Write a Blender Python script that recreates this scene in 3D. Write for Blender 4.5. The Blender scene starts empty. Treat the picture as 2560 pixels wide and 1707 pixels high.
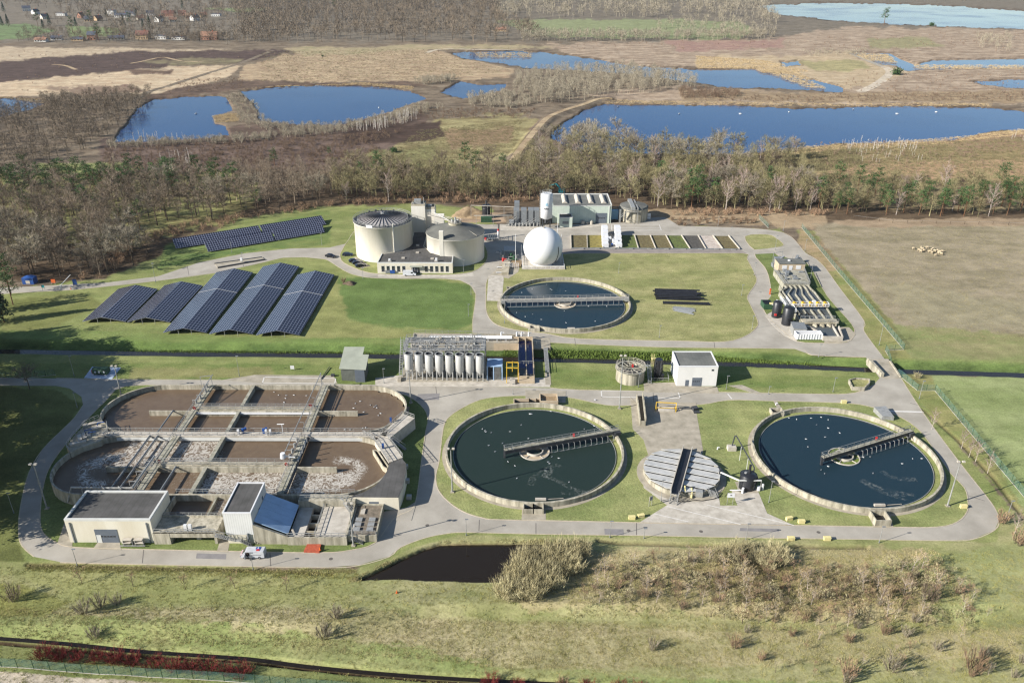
import bpy, math, random
import numpy as np
from mathutils import Vector
from mathutils.geometry import tessellate_polygon
R=math.radians; PI=math.pi
random.seed(7)
SC=bpy.context.scene; COL=SC.collection
# ---------------------------------------------------------------- camera
F,PT,RO,HC=1853.9,.458402390,.00223970832,120.
cam=bpy.data.cameras.new('camera'); cam.sensor_width=36; cam.lens=2017.87/2560*36
cam.clip_start=1; cam.clip_end=40000
co=bpy.data.objects.new('camera',cam); COL.objects.link(co); SC.camera=co
from mathutils import Matrix
co.matrix_world=Matrix.Translation((0,0,HC))@Matrix.Rotation(PI/2-PT,4,'X')@Matrix.Rotation(RO,4,'Z')
# ---------------------------------------------------------------- light
SUN_EL=R(27); SUN_AZ=R(23)      # shadows fall 23 deg north of +x
w=bpy.data.worlds.new('World'); SC.world=w; w.use_nodes=True
nt=w.node_tree; sky=nt.nodes.new('ShaderNodeTexSky'); sky.sky_type='NISHITA'; sky.sun_disc=False
sky.sun_elevation=SUN_EL; sky.sun_rotation=math.atan2(-math.cos(SUN_AZ),-math.sin(SUN_AZ))
sky.air_density=1.0; sky.dust_density=.4; sky.ozone_density=2.2; sky.altitude=100
nt.links.new(sky.outputs[0],nt.nodes['Background'].inputs[0]); nt.nodes['Background'].inputs[1].default_value=.07
sl=bpy.data.lights.new('sun','SUN'); sl.energy=5.; sl.angle=R(.5); sl.color=(1,.952,.88)
so=bpy.data.objects.new('sun',sl); COL.objects.link(so)
sd=Vector((-math.cos(SUN_AZ)*math.cos(SUN_EL),-math.sin(SUN_AZ)*math.cos(SUN_EL),math.sin(SUN_EL)))
so.rotation_euler=sd.to_track_quat('Z','Y').to_euler(); so.location=sd*400
SC.view_settings.view_transform='Standard'; SC.view_settings.look='None'
SC.view_settings.exposure=1.12; SC.view_settings.gamma=1
SC.cycles.use_denoising=True; SC.cycles.denoising_prefilter='NONE'; SC.cycles.denoising_input_passes='RGB_ALBEDO_NORMAL'; SC.cycles.filter_width=1.3; SC.cycles.max_bounces=6; SC.cycles.diffuse_bounces=2; SC.cycles.transparent_max_bounces=12
# ---------------------------------------------------------------- photo grid -> ground
CX,CY=1176.,784.1
cp,sp_=math.cos(PT),math.sin(PT); cr,sr=math.cos(RO),math.sin(RO)
def P(u,v,z=0.):
    a,b=u-CX,v-CY
    X=(cr*a+sr*b)/F; Y=(-sr*a+cr*b)/F
    dx,dy,dz=X,cp-Y*sp_,-sp_-Y*cp
    t=(z-HC)/dz
    return Vector((dx*t,dy*t,z))
def XY(u,v,z=0.):
    p=P(u,v,z); return (p.x,p.y)
def uv(x,y,z=0.):
    zz=z-HC; Z=y*cp-zz*sp_; Y=-(y*sp_+zz*cp); a=F*x/Z; b=F*Y/Z
    return CX+cr*a-sr*b, CY+sr*a+cr*b
KB=1.55
def lin(c,K=None):
    o=[]
    for x in c:
        x/=255.; o.append((x/12.92 if x<=.04045 else ((x+.055)/1.055)**2.4)/(K or KB))
    return tuple(min(.88,v) for v in o)
# ---------------------------------------------------------------- materials
def mat(name,c,rough=.85,var=.12,scale=.6,c2=None,bump=0.,bs=4.,metal=0.,spec=.3,zs=1.,rnd=0.,lines=None,emit=None):
    """procedural material in world space; zs<1 stretches the mottling vertically (runs); lines=(axis,period,depth)"""
    m=bpy.data.materials.new(name); m.use_nodes=True; n=m.node_tree.nodes; l=m.node_tree.links
    b=n['Principled BSDF']; b.inputs['Roughness'].default_value=rough; b.inputs['Metallic'].default_value=metal
    b.inputs['Specular IOR Level'].default_value=spec
    g=n.new('ShaderNodeTexCoord') if metal==-1 else n.new('ShaderNodeNewGeometry')
    mp=n.new('ShaderNodeMapping'); mp.inputs['Scale'].default_value=(1,1,zs); l.new(g.outputs['Position'],mp.inputs[0])
    t=n.new('ShaderNodeTexNoise'); t.inputs['Scale'].default_value=scale; t.inputs['Detail'].default_value=7; t.inputs['Roughness'].default_value=.62
    l.new(mp.outputs[0],t.inputs['Vector'])
    cr_=n.new('ShaderNodeValToRGB'); e=cr_.color_ramp.elements
    a=lin(c); d=lin(c2) if c2 else tuple(v*(1-var*2) for v in a)
    e[0].position=.33; e[1].position=.67; e[0].color=(*d,1); e[1].color=(*[min(.9,v*(1+var*.5)) for v in a],1)
    l.new(t.outputs['Fac'],cr_.inputs[0]); out=cr_.outputs[0]
    if rnd:
        oi=n.new('ShaderNodeObjectInfo'); mr=n.new('ShaderNodeMapRange'); mr.inputs[3].default_value=1-rnd; mr.inputs[4].default_value=1+rnd
        l.new(oi.outputs['Random'],mr.inputs[0]); vm=n.new('ShaderNodeVectorMath'); vm.operation='SCALE'
        l.new(out,vm.inputs[0]); l.new(mr.outputs[0],vm.inputs['Scale']); out=vm.outputs[0]
    if lines:
        ax,per,dep=lines
        sx=n.new('ShaderNodeSeparateXYZ'); l.new(g.outputs['Position'],sx.inputs[0])
        mm=n.new('ShaderNodeMath'); mm.operation='WRAP'; mm.inputs[1].default_value=0; mm.inputs[2].default_value=per
        l.new(sx.outputs[ax],mm.inputs[0]); gt=n.new('ShaderNodeMath'); gt.operation='LESS_THAN'; gt.inputs[1].default_value=per*.22
        l.new(mm.outputs[0],gt.inputs[0]); ml=n.new('ShaderNodeMath'); ml.operation='MULTIPLY_ADD'; ml.inputs[1].default_value=-dep; ml.inputs[2].default_value=1
        l.new(gt.outputs[0],ml.inputs[0]); vm=n.new('ShaderNodeVectorMath'); vm.operation='SCALE'
        l.new(out,vm.inputs[0]); l.new(ml.outputs[0],vm.inputs['Scale']); out=vm.outputs[0]
    l.new(out,b.inputs['Base Color'])
    if bump:
        t2=n.new('ShaderNodeTexNoise'); t2.inputs['Scale'].default_value=bs; t2.inputs['Detail'].default_value=4
        l.new(g.outputs['Position'],t2.inputs['Vector'])
        bp=n.new('ShaderNodeBump'); bp.inputs['Strength'].default_value=bump; bp.inputs['Distance'].default_value=.2
        l.new(t2.outputs['Fac'],bp.inputs['Height']); l.new(bp.outputs[0],b.inputs['Normal'])
    return m
M={}
def mk(k,*a,**kw): M[k]=mat(k,*a,**kw)
mk('asphalt',(188,181,168),.9,.1,.12,c2=(166,159,146),bump=.15,bs=8)
mk('asphalt_dark',(160,150,142),.9,.12,.3)
mk('slab',(188,178,160),.9,.12,.35,c2=(158,150,132))
mk('slab_light',(212,204,190),.9,.1,.5,c2=(180,172,158))
mk('kerb',(206,192,168),.9,.12,1.)
mk('concrete',(200,190,168),.9,.16,.5,c2=(150,142,120),zs=.3)
mk('concrete_wall',(202,194,174),.9,.15,.9,c2=(136,130,112),zs=.15)
mk('concrete_moss',(184,180,164),.9,.2,.6,c2=(136,132,112))
mk('cream_wall',(238,232,214),.85,.06,.25,c2=(222,212,188),zs=.2)
mk('white_wall',(244,242,236),.7,.05,.3,zs=.3)
mk('rib_white',(238,238,234),.6,.04,.3,lines=(0,.5,.18))
mk('green_white',(214,224,210),.7,.05,.3,c2=(196,208,194),lines=(0,1.1,.06))
mk('beige_wall',(205,186,158),.85,.1,.8)
mk('roof_dark',(100,98,96),.95,.2,.25,c2=(80,79,76),lines=(0,1.4,.1))
mk('roof_grey',(128,128,122),.9,.14,.2,c2=(100,102,98),lines=(0,1.0,.08))
mk('roof_light',(172,176,160),.8,.08,.3)
mk('trim',(226,226,220),.7,.06,.5)
mk('metal',(186,188,188),.45,.12,1.,metal=.35)
mk('galv',(186,186,182),.5,.15,1.5,metal=.3)
mk('dark_metal',(86,88,92),.5,.2,1.,metal=.3)
mk('steel_silo',(214,213,208),.45,.08,.6,metal=.15,zs=.3)
mk('black_tank',(44,45,50),.4,.2,.8,zs=.3,spec=.5)
mk('black',(20,20,22),.6,.2,1.)
mk('deep_blue_cover',(38,84,142),.5,.08,.3)
mk('shed_wall',(108,112,104),.8,.12,.5,lines=(0,.45,.3))
mk('glass_dark',(52,58,66),.15,.2,.8,spec=.8)
mk('door_grey',(110,118,128),.6,.08,1.)
mk('yellow',(240,196,62),.6,.1,2.)
mk('pale_yellow',(240,226,160),.8,.06,2.)
mk('red',(214,60,58),.6,.1,2.)
mk('white',(240,240,240),.5,.04,1.)
mk('gas_white',(250,250,250),.45,.015,.2,spec=.4)
mk('green_paint',(60,96,70),.6,.15,2.)
mk('teal',(48,150,160),.5,.1,2.)
mk('blue',(44,88,160),.5,.1,2.)
mk('shade_tint_slab',(204,218,236),.85,.12,1.)  # regular slab, the bluish tint of its shade put into the colour
mk('brick_red',(196,98,68),.9,.2,2.,c2=(160,76,54))
mk('orange',(226,110,50),.6,.1,2.)
mk('soil',(172,150,118),1,.2,.4,c2=(128,108,84),bump=.5,bs=1.5)
mk('gravel',(140,128,112),1,.2,1.2,c2=(104,96,84))
mk('paint_line',(236,232,224),.8,.08,2.)
mk('tube_grey',(140,144,146),.6,.1,2.)
mk('cover',(224,222,216),.6,.1,.5,c2=(196,196,192),lines=(1,.9,.1))
mk('bark',(118,102,84),1,.2,1.5,c2=(80,68,56),rnd=.2)
mk('bark_birch',(214,200,188),1,.2,2.,c2=(150,136,126),rnd=.1)
mk('bark_pine',(130,96,70),1,.2,2.,rnd=.1)
mk('tyre',(32,32,34),.9,.1,2.)
mk('chrome',(180,182,186),.3,.1,2.,metal=.6)
# ---------------------------------------------------------------- mesh builder
class MB:
    def __init__(s): s.v=[]; s.f=[]
    def add(s,vs,fs):
        o=len(s.v); s.v.extend([tuple(q) for q in vs]); s.f.extend([tuple(i+o for i in f) for f in fs]); return s
    def box(s,x,y,z,sx,sy,sz,a=0.):
        """x,y centre, z bottom"""
        c,q=math.cos(a),math.sin(a); vs=[]
        for k in (0,1):
            for dx,dy in ((-1,-1),(1,-1),(1,1),(-1,1)):
                px,py=dx*sx/2,dy*sy/2; vs.append((x+px*c-py*q,y+px*q+py*c,z+k*sz))
        return s.add(vs,[(3,2,1,0),(4,5,6,7),(0,1,5,4),(1,2,6,5),(2,3,7,6),(3,0,4,7)])
    def bx(s,x0,x1,y0,y1,z0,z1): return s.box((x0+x1)/2,(y0+y1)/2,z0,x1-x0,y1-y0,z1-z0)
    def bar(s,a,b,w,h=None):
        a=Vector(a);b=Vector(b); h=h or w; d=b-a
        if d.length<1e-6: return s
        d.normalize(); up=Vector((0,0,1)) if abs(d.z)<.95 else Vector((0,1,0))
        x=d.cross(up).normalized()*w/2; y=x.cross(d).normalized()*h/2
        vs=[p+i*x+j*y for p in (a,b) for i,j in ((-1,-1),(1,-1),(1,1),(-1,1))]
        return s.add(vs,[(3,2,1,0),(4,5,6,7),(0,1,5,4),(1,2,6,5),(2,3,7,6),(3,0,4,7)])
    def tube(s,pts,r,n=6,r2=None,cap=True):
        pts=[Vector(p) for p in pts]; m=len(pts); vs=[]
        px=None
        for i,p in enumerate(pts):
            d=(pts[min(i+1,m-1)]-pts[max(i-1,0)]).normalized()
            if px is None:
                up=Vector((0,0,1)) if abs(d.z)<.9 else Vector((1,0,0)); x=d.cross(up).normalized()
            else:
                x=(px-d*px.dot(d)).normalized()
            px=x; y=d.cross(x); rr=r if r2 is None else r+(r2-r)*i/(m-1)
            for k in range(n):
                t=2*PI*k/n; vs.append(p+x*rr*math.cos(t)+y*rr*math.sin(t))
        fs=[(i*n+k,i*n+(k+1)%n,(i+1)*n+(k+1)%n,(i+1)*n+k) for i in range(m-1) for k in range(n)]
        if cap: fs+= [tuple(range(n-1,-1,-1)),tuple((m-1)*n+k for k in range(n))]
        return s.add(vs,fs)
    def lathe(s,x,y,prof,n=48,a0=0.,a1=2*PI,cap=False):
        full=abs(a1-a0-2*PI)<1e-6; m=n if full else n+1; vs=[];fs=[]
        for r,z in prof:
            for k in range(m):
                t=a0+(a1-a0)*k/n; vs.append((x+r*math.cos(t),y+r*math.sin(t),z))
        for i in range(len(prof)-1):
            for k in range(n):
                k2=(k+1)%m; fs.append((i*m+k,i*m+k2,(i+1)*m+k2,(i+1)*m+k))
        return s.add(vs,fs)
    def disc(s,x,y,z,r,n=48):
        vs=[(x+r*math.cos(2*PI*k/n),y+r*math.sin(2*PI*k/n),z) for k in range(n)]
        return s.add(vs,[tuple(range(n))])
    def cyl(s,x,y,z0,z1,r,n=24,r2=None):
        r2=r if r2 is None else r2; s.lathe(x,y,[(r,z0),(r2,z1)],n); s.disc(x,y,z1,r2,n); return s
    def ring(s,x,y,ri,ro,z0,z1,n=96,a0=0.,a1=2*PI):
        return s.lathe(x,y,[(ri,z0),(ri,z1),(ro,z1),(ro,z0)][::-1],n,a0,a1)
    def prism(s,pts,z0,z1):
        """pts list of (x,y) any winding; z1 may be list"""
        n=len(pts); ar=sum(pts[i][0]*pts[(i+1)%n][1]-pts[(i+1)%n][0]*pts[i][1] for i in range(n))
        zt=z1 if isinstance(z1,(list,tuple)) else [z1]*n
        if ar<0: pts=pts[::-1]; zt=zt[::-1]
        vs=[(p[0],p[1],z0) for p in pts]+[(p[0],p[1],zt[i]) for i,p in enumerate(pts)]
        fs=[(i,(i+1)%n,n+(i+1)%n,n+i) for i in range(n)]
        tri=tessellate_polygon([[Vector((p[0],p[1],0)) for p in pts]])
        for t in tri:
            a,b,c=t
            A,B,Cc=[pts[q] for q in (a,b,c)]
            if (B[0]-A[0])*(Cc[1]-A[1])-(Cc[0]-A[0])*(B[1]-A[1])<0: a,b,c=a,c,b
            fs.append((n+a,n+b,n+c))
            fs.append((c,b,a))
        return s.add(vs,fs)
    def sheet(s,pts,z):
        n=len(pts); tri=tessellate_polygon([[Vector((p[0],p[1],0)) for p in pts]]); fs=[]
        for a,b,c in tri:
            A,B,Cc=[pts[q] for q in (a,b,c)]
            if (B[0]-A[0])*(Cc[1]-A[1])-(Cc[0]-A[0])*(B[1]-A[1])<0: b,c=c,b
            fs.append((a,b,c))
        return s.add([(p[0],p[1],z) for p in pts],fs)
    def quad(s,a,b,c,d): return s.add([a,b,c,d],[(0,1,2,3)])
    def wall(s,line,t,z0,z1,closed=False):
        """solid wall of thickness t along a polyline"""
        pts=[Vector((p[0],p[1])) for p in line]; n=len(pts); L=[];Rr=[]
        for i in range(n):
            if closed: a,b=pts[i-1],pts[(i+1)%n]
            else: a,b=pts[max(i-1,0)],pts[min(i+1,n-1)]
            if closed or 0<i<n-1:
                d1=(pts[i]-a).normalized(); d2=(b-pts[i]).normalized(); d=(d1+d2)
                d=d.normalized() if d.length>1e-4 else d1
                k=1/max(.5,d.dot(d1))
            else: d=(b-a).normalized(); k=1
            nn=Vector((-d.y,d.x))*t/2*k; L.append(pts[i]+nn); Rr.append(pts[i]-nn)
        vs=[]
        for i in range(n): vs+=[(L[i].x,L[i].y,z0),(Rr[i].x,Rr[i].y,z0),(Rr[i].x,Rr[i].y,z1),(L[i].x,L[i].y,z1)]
        fs=[]
        for i in range(n if closed else n-1):
            j=(i+1)%n
            for a,b in ((0,1),(1,2),(2,3),(3,0)): fs.append((i*4+a,i*4+b,j*4+b,j*4+a))
        if not closed: fs+=[(0,3,2,1),((n-1)*4,(n-1)*4+1,(n-1)*4+2,(n-1)*4+3)]
        return s.add(vs,fs)
    def rail(s,line,h=1.1,step=1.6,r=.035,mid=True,closed=False):
        """handrail along a 3D polyline: posts, top and mid rails"""; r*=1.45
        pts=[Vector(p) for p in line]
        if closed: pts.append(pts[0])
        for a,b in zip(pts,pts[1:]):
            L=(b-a).length; n=max(1,round(L/step)); up=Vector((0,0,h))
            s.bar(a+up,b+up,r*1.4)
            if mid: s.bar(a+up*.5,b+up*.5,r)
            for i in range(n): q=a+(b-a)*i/n; s.bar(q,q+up,r*1.2)
        s.bar(pts[-1],pts[-1]+Vector((0,0,h)),r*1.2)
        return s
    def build(s,name,m,parent=None,off=None,smooth=False,label=None):
        me=bpy.data.meshes.new(name); v=s.v
        if off: v=[(a-off[0],b-off[1],c-off[2]) for a,b,c in v]
        me.from_pydata(v,[],s.f); me.update()
        if isinstance(m,str): m=M[m]
        me.materials.append(m)
        if smooth: me.polygons.foreach_set('use_smooth',[True]*len(me.polygons))
        o=bpy.data.objects.new(name,me); COL.objects.link(o)
        if parent: o.parent=parent
        if label: o['label']=label
        return o
def tag(o,label=None,cat=None,group=None,kind=None):
    if label: o['label']=label
    if cat: o['category']=cat
    if group: o['group']=group
    if kind: o['kind']=kind
    return o
def thing(name,label,cat,loc=(0,0,0),rz=0.,group=None):
    o=bpy.data.objects.new(name,None); COL.objects.link(o); o.empty_display_size=.5
    o.location=loc; o.rotation_euler=(0,0,rz); return tag(o,label,cat,group)
def dup(root,loc,rz=0.,label=None,group=None,sc=None):
    r=root.copy(); COL.objects.link(r); r.location=loc; r.rotation_euler=(0,0,rz)
    if sc: r.scale=sc if isinstance(sc,tuple) else (sc,sc,sc)
    if label: r['label']=label
    if group: r['group']=group
    for ch in root.children:
        c=ch.copy(); COL.objects.link(c); c.parent=r
        for g in ch.children: d=g.copy(); COL.objects.link(d); d.parent=c
    return r
def struct(name,mb,m,label=None): o=mb.build(name,m); o['kind']='structure'; o['category']=name.replace('_',' '); o['label']=label or ''; return o
def smooth_poly(pts,k=4,closed=True):
    """Catmull-Rom through points"""
    n=len(pts); out=[]
    rng=range(n) if closed else range(n-1)
    for i in rng:
        g=lambda j:(pts[j%n] if closed else pts[min(max(j,0),n-1)])
        p0,p1,p2,p3=g(i-1),g(i),g(i+1),g(i+2)
        for q in range(k):
            t=q/k
            out.append(tuple(.5*(2*p1[d]+(-p0[d]+p2[d])*t+(2*p0[d]-5*p1[d]+4*p2[d]-p3[d])*t*t+(-p0[d]+3*p1[d]-3*p2[d]+p3[d])*t**3) for d in range(2)))
    if not closed: out.append(tuple(pts[-1]))
    return out
def gp(pts,z=0.): return [XY(u,v,z) for u,v in pts]
# ================================================================ TERRAIN
def vnoise(x,y,seed=0,oct=3):
    out=np.zeros_like(x,dtype=float); amp=1.;tot=0.
    for o in range(oct):
        rs=np.random.RandomState(seed*17+o); G=rs.rand(256,256)
        xi=np.floor(x).astype(np.int64); yi=np.floor(y).astype(np.int64); fx=x-xi; fy=y-yi
        fx=fx*fx*(3-2*fx); fy=fy*fy*(3-2*fy)
        a=G[xi%256,yi%256];b=G[(xi+1)%256,yi%256];c=G[xi%256,(yi+1)%256];d=G[(xi+1)%256,(yi+1)%256]
        out+=amp*((a*(1-fx)+b*fx)*(1-fy)+(c*(1-fx)+d*fx)*fy); tot+=amp; amp*=.5; x=x*2.03+11; y=y*2.03+7
    return out/tot-.5
def sdist(u,v,poly,closed=True,cut=80):
    """distance (photo-grid units); positive inside"""
    P_=np.array(poly,float); n=len(P_); d=np.full(u.shape,1e9); ins=np.zeros(u.shape,bool)
    for i in range(n if closed else n-1):
        a=P_[i]; b=P_[(i+1)%n]; ab=b-a; L=(ab**2).sum()+1e-9
        t=np.clip(((u-a[0])*ab[0]+(v-a[1])*ab[1])/L,0,1)
        d=np.minimum(d,np.hypot(u-a[0]-t*ab[0],v-a[1]-t*ab[1]))
        if closed:
            c=((a[1]>v)!=(b[1]>v)); xx=a[0]+(v-a[1])*ab[0]/(ab[1] if abs(ab[1])>1e-9 else 1e-9); ins^=(c&(u<xx))
    return np.where(ins,d,-d) if closed else d
def ss(x,a,b): t=np.clip((x-a)/(b-a),0,1); return t*t*(3-2*t)
LAKES=[
 [(-150,222),(0,225),(40,223),(90,228),(112,233),(70,250),(25,262),(0,268),(-150,275)],
 [(262,325),(270,305),(292,285),(316,246),(352,229),(400,224),(471,220),(517,222),(530,238),(534,252),(510,262),(489,267),(492,281),(520,290),(527,309),(470,316),(422,318),(334,324)],
 [(552,209),(600,203),(661,197),(740,196),(827,197),(911,202),(950,211),(978,225),(950,236),(900,252),(860,266),(780,284),(700,285),(640,282),(598,274),(585,240)],
 [(1013,211),(1035,198),(1055,186),(1085,191),(1115,193),(1161,192),(1159,202),(1097,221),(1062,225),(1034,218)],
 [(1027,120),(1083,118),(1160,117),(1238,118),(1308,127),(1379,137),(1449,151),(1520,155),(1599,158),(1736,158),(1750,165),(1806,169),(1870,182),(1936,200),(1936,211),(1859,207),(1785,202),(1666,200),(1595,190),(1500,178),(1400,165),(1270,158),(1203,155),(1168,148),(1062,132)],
 [(1266,318),(1268,300),(1300,278),(1343,253),(1390,238),(1450,240),(1525,240),(1736,243),(1866,249),(1982,244),(2158,243),(2281,246),(2352,256),(2460,270),(2500,290),(2352,297),(2281,301),(2175,322),(2052,327),(1929,329),(1841,342),(1701,352),(1560,352),(1440,350),(1330,345)],
 [(1739,14),(1800,10),(1877,7),(2052,10),(2193,14),(2352,26),(2700,40),(2700,80),(2352,67),(2200,61),(2052,55),(1960,50),(1877,42),(1785,32)],
 [(1961,121),(2052,123),(2073,135),(2109,148),(2144,138),(2250,137),(2352,134),(2600,134),(2600,158),(2352,155),(2175,158),(2088,161),(2050,150),(2010,143),(1980,131)],
 [(2226,187),(2352,181),(2600,180),(2600,206),(2352,202),(2299,199)],
 [(1792,142),(1834,141),(1846,150),(1800,152)],
]
POND=[(822,1330),(870,1308),(920,1283),(975,1259),(1010,1248),(1110,1246),(1245,1247),(1250,1262),(1215,1290),(1180,1318),(1145,1334),(1000,1331),(900,1329)]
CAN_V=[(-400,806),(0,812),(400,818),(756,821),(930,824),(1250,831),(1400,834),(1700,841),(1950,852),(2060,858),(2200,862),(2352,867),(2900,890)]
CANW=[XY(u,v,-2.0) for u,v in CAN_V]
DITCH_V=[(-300,1446),(0,1466),(150,1478),(300,1494),(560,1512),(700,1530),(940,1552),(1270,1570),(1500,1580),(2400,1600)]
DITCHW=[XY(u,v,-.8) for u,v in DITCH_V]
TRENCH=[[(1376,1240),(1420,1246),(1640,1252),(1990,1256)],[(1185,1246),(1330,1250)],[(65,1295),(200,1298),(420,1306),(640,1310),(760,1318)],[(2120,940),(2200,1010),(2285,1100),(2352,1190)]]
CURV=[(1708,640),(1695,665),(1690,690),(1700,720),(1718,745),(1705,765),(1680,778)]
CURV2=[(1470,690),(1462,712),(1440,735),(1400,752)]
def wd(x,y,line):
    d=np.full(x.shape,1e9); side=np.zeros(x.shape)
    for a,b in zip(line,line[1:]):
        a=np.array(a[:2]);b=np.array(b[:2]); ab=b-a; t=np.clip(((x-a[0])*ab[0]+(y-a[1])*ab[1])/(ab**2).sum(),0,1)
        dx=x-a[0]-t*ab[0]; dy=y-a[1]-t*ab[1]; dd=np.hypot(dx,dy); sg=np.sign(ab[0]*dy-ab[1]*dx)
        m=dd<d; side=np.where(m,sg,side); d=np.minimum(d,dd)
    return d*side      # + = north of the line
DYKE=[(1178,375),(1192,352),(1215,322),(1240,292),(1262,272),(1300,256),(1340,244),(1372,232),(1400,229)]
DYKEW=[XY(u,v,0) for u,v in DYKE]
def relief(x,y,u=None,v=None):
    x=np.asarray(x,float); y=np.asarray(y,float)
    if u is None: u,v=uv(x,y,0.)
    v0=v; v=np.where(v>1100,v-(np.interp(u,[800,960,1070],[1308,1270,1262])-1262),v)
    w=np.maximum(ss(-v,-470,-400),ss(v,1262,1330)*.7)
    w=w*(1-ss(u,1980,2080)*ss(v,1180,1240)*(1-ss(v,1262,1300)))
    w=np.maximum(w,.4*ss(u-(v-500)*.62,1960,2020)*ss(v,530,560)*(1-ss(v,800,840)))
    h=w*(1.6*vnoise(x/38,y/38,3,3)+.5*vnoise(x/6,y/6,5,2))
    # foreground terraces
    h=h-1.0*ss(v,1392,1405)*(u<3000)*ss(v,1262,1290)+.0
    h=h+.9*ss(v,1330,1390)*ss(-v,-1420,-1392)
    k=np.hypot(0,0)
    dy=wd(x,y,DYKEW); h=h*(ss(np.abs(dy),7,14))+1.3*(1-ss(np.abs(dy),3.2,6.5))
    c=wd(x,y,CANW); nb=1-ss(c,2.4,7.5); sb=1-ss(-c,2.2,3.8)
    h=h*(ss(np.abs(c),8,14)); h=h-2.7*np.where(c>0,nb,sb)
    d=wd(x,y,DITCHW); h=h-1.2*(1-ss(np.abs(d),.3,1.25))
    for L,dp,wdt in [(TRENCH[0],.5,.9),(TRENCH[1],.5,.9),(TRENCH[2],.3,.9),(TRENCH[3],.3,.7),(CURV,.8,1.2),(CURV2,.8,1.2)]:
        q=np.abs(wd(x,y,[XY(a,b) for a,b in L])); h=h-dp*(1-ss(q,.3,wdt))
    return h
def H(x,y): return float(relief(np.array([x]),np.array([y]))[0])
# ---- zones: (polygon, colour A, colour B, feather, edge noise)
Z=[]
def zone(poly,a,b,f=6.,n=8.): Z.append((poly,a,b,f,n))
W=(-2000,4300)
zone([(W[0],-200),(W[1],-200),(W[1],110),(W[0],110)],(142,130,112),(118,108,90),10,10)
zone([(W[0],95),(W[1],95),(W[1],420),(W[0],420)],(150,132,106),(112,96,78),12,12)
# heath on the left
zone([(-900,108),(130,110),(560,114),(430,124),(120,142),(-900,150)],(210,188,152),(180,156,122),4,6)
zone([(-900,146),(0,143),(250,121),(640,114),(730,112),(560,142),(520,148),(430,150),(200,174),(0,192),(-900,205)],(104,84,76),(86,70,62),4,6)
zone([(330,140),(480,134),(560,138),(520,148),(400,150)],(150,140,98),(120,104,80),6,6)
zone([(-900,196),(0,190),(200,172),(430,153),(560,150),(520,178),(400,213),(350,222),(250,214),(150,215),(0,224),(-900,240)],(218,194,154),(192,162,124),3,6)
zone([(295,163),(400,160),(395,172),(310,172)],(130,104,84),(110,88,72),3,5)
zone([(100,203),(300,196),(330,212),(200,220)],(136,108,90),(160,136,108),4,8)
zone([(545,186),(560,152),(700,118),(960,108),(1030,122),(1180,160),(1170,180),(960,190),(830,190),(640,192)],(198,172,130),(166,138,104),4,8)
zone([(640,112),(960,104),(1300,104),(1600,98),(1900,92),(1900,104),(1300,112),(960,116),(700,128)],(160,150,104),(190,166,126),4,6)
zone([(430,196),(560,185),(830,190),(940,188),(1000,200),(820,197),(700,197),(552,207),(330,232),(330,222)],(128,104,84),(98,80,68),3,6)
# east between the lakes
zone([(1240,104),(1760,85),(2000,60),(2700,72),(2700,236),(2000,240),(1600,238),(1380,232),(1340,215),(1560,200),(1900,214),(1880,180),(1600,156),(1449,149),(1300,122)],(196,172,142),(150,126,100),5,10)
zone([(1599,130),(1800,130),(1960,118),(1980,140),(2100,165),(1990,200),(1900,205),(1760,160),(1600,155)],(206,182,142),(184,158,118),5,8)
zone([(1820,140),(1980,140),(2000,160),(1880,165)],(186,172,116),(160,150,100),4,6)
zone([(1990,88),(2120,86),(2180,108),(2000,112)],(170,160,110),(150,142,100),5,6)
zone([(1530,96),(1800,90),(1800,110),(1560,118)],(160,120,106),(180,146,122),5,8)
zone([(1560,205),(1900,214),(2352,205),(2352,236),(1560,232)],(178,152,112),(150,126,94),4,8)
# centre heath
zone([(230,318),(520,300),(940,285),(1240,270),(1200,350),(1000,400),(400,420),(230,400)],(128,106,92),(104,84,72),8,10)
zone([(330,300),(560,290),(900,262),(1000,262),(960,300),(560,330),(300,335)],(120,98,84),(98,80,66),6,8)
zone([(990,275),(1160,262),(1235,272),(1190,350),(1100,385),(950,385),(890,345),(930,318),(990,300)],(176,164,106),(136,120,76),8,12)
zone([(1020,300),(1180,290),(1170,330),(1040,340)],(164,134,96),(146,120,84),8,10)
zone([(850,345),(1000,335),(1000,385),(800,400)],(150,146,88),(128,120,74),6,8)
zone([(840,290),(1010,280),(1020,312),(930,330),(780,330),(790,305)],(92,72,60),(80,64,54),4,6)
zone([(90,375),(270,372),(330,385),(280,404),(80,402)],(156,160,88),(136,140,80),4,5)
zone([(-300,380),(60,385),(140,390),(30,415),(-300,440)],(150,134,110),(120,110,88),6,6)
# southeast of the big lake
zone([(1700,348),(1841,338),(1929,327),(2052,323),(2175,318),(2281,298),(2700,280),(2700,440),(1850,440),(1700,400)],(176,152,98),(134,112,70),5,8)
zone([(1840,395),(2120,372),(2352,365),(2700,360),(2700,420),(2352,424),(1850,420)],(196,156,110),(176,142,96),5,8)
zone([(2150,310),(2352,300),(2352,345),(2200,350)],(150,116,90),(170,142,96),8,8)
zone([(1780,335),(1980,330),(1980,380),(1800,400)],(140,128,78),(108,92,60),8,8)
# distant meadows
zone([(1140,48),(1500,44),(1700,50),(1740,72),(1700,90),(1400,88),(1230,84)],(156,164,112),(140,146,98),3,6)
zone([(470,20),(640,18),(560,30)],(150,168,110),(140,150,96),2,3)
zone([(-300,60),(60,55),(130,70),(60,90),(-300,95)],(126,152,92),(112,124,80),2,3)
zone([(150,60),(290,66),(260,84),(160,84)],(140,162,96),(122,130,84),2,3)
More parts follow.
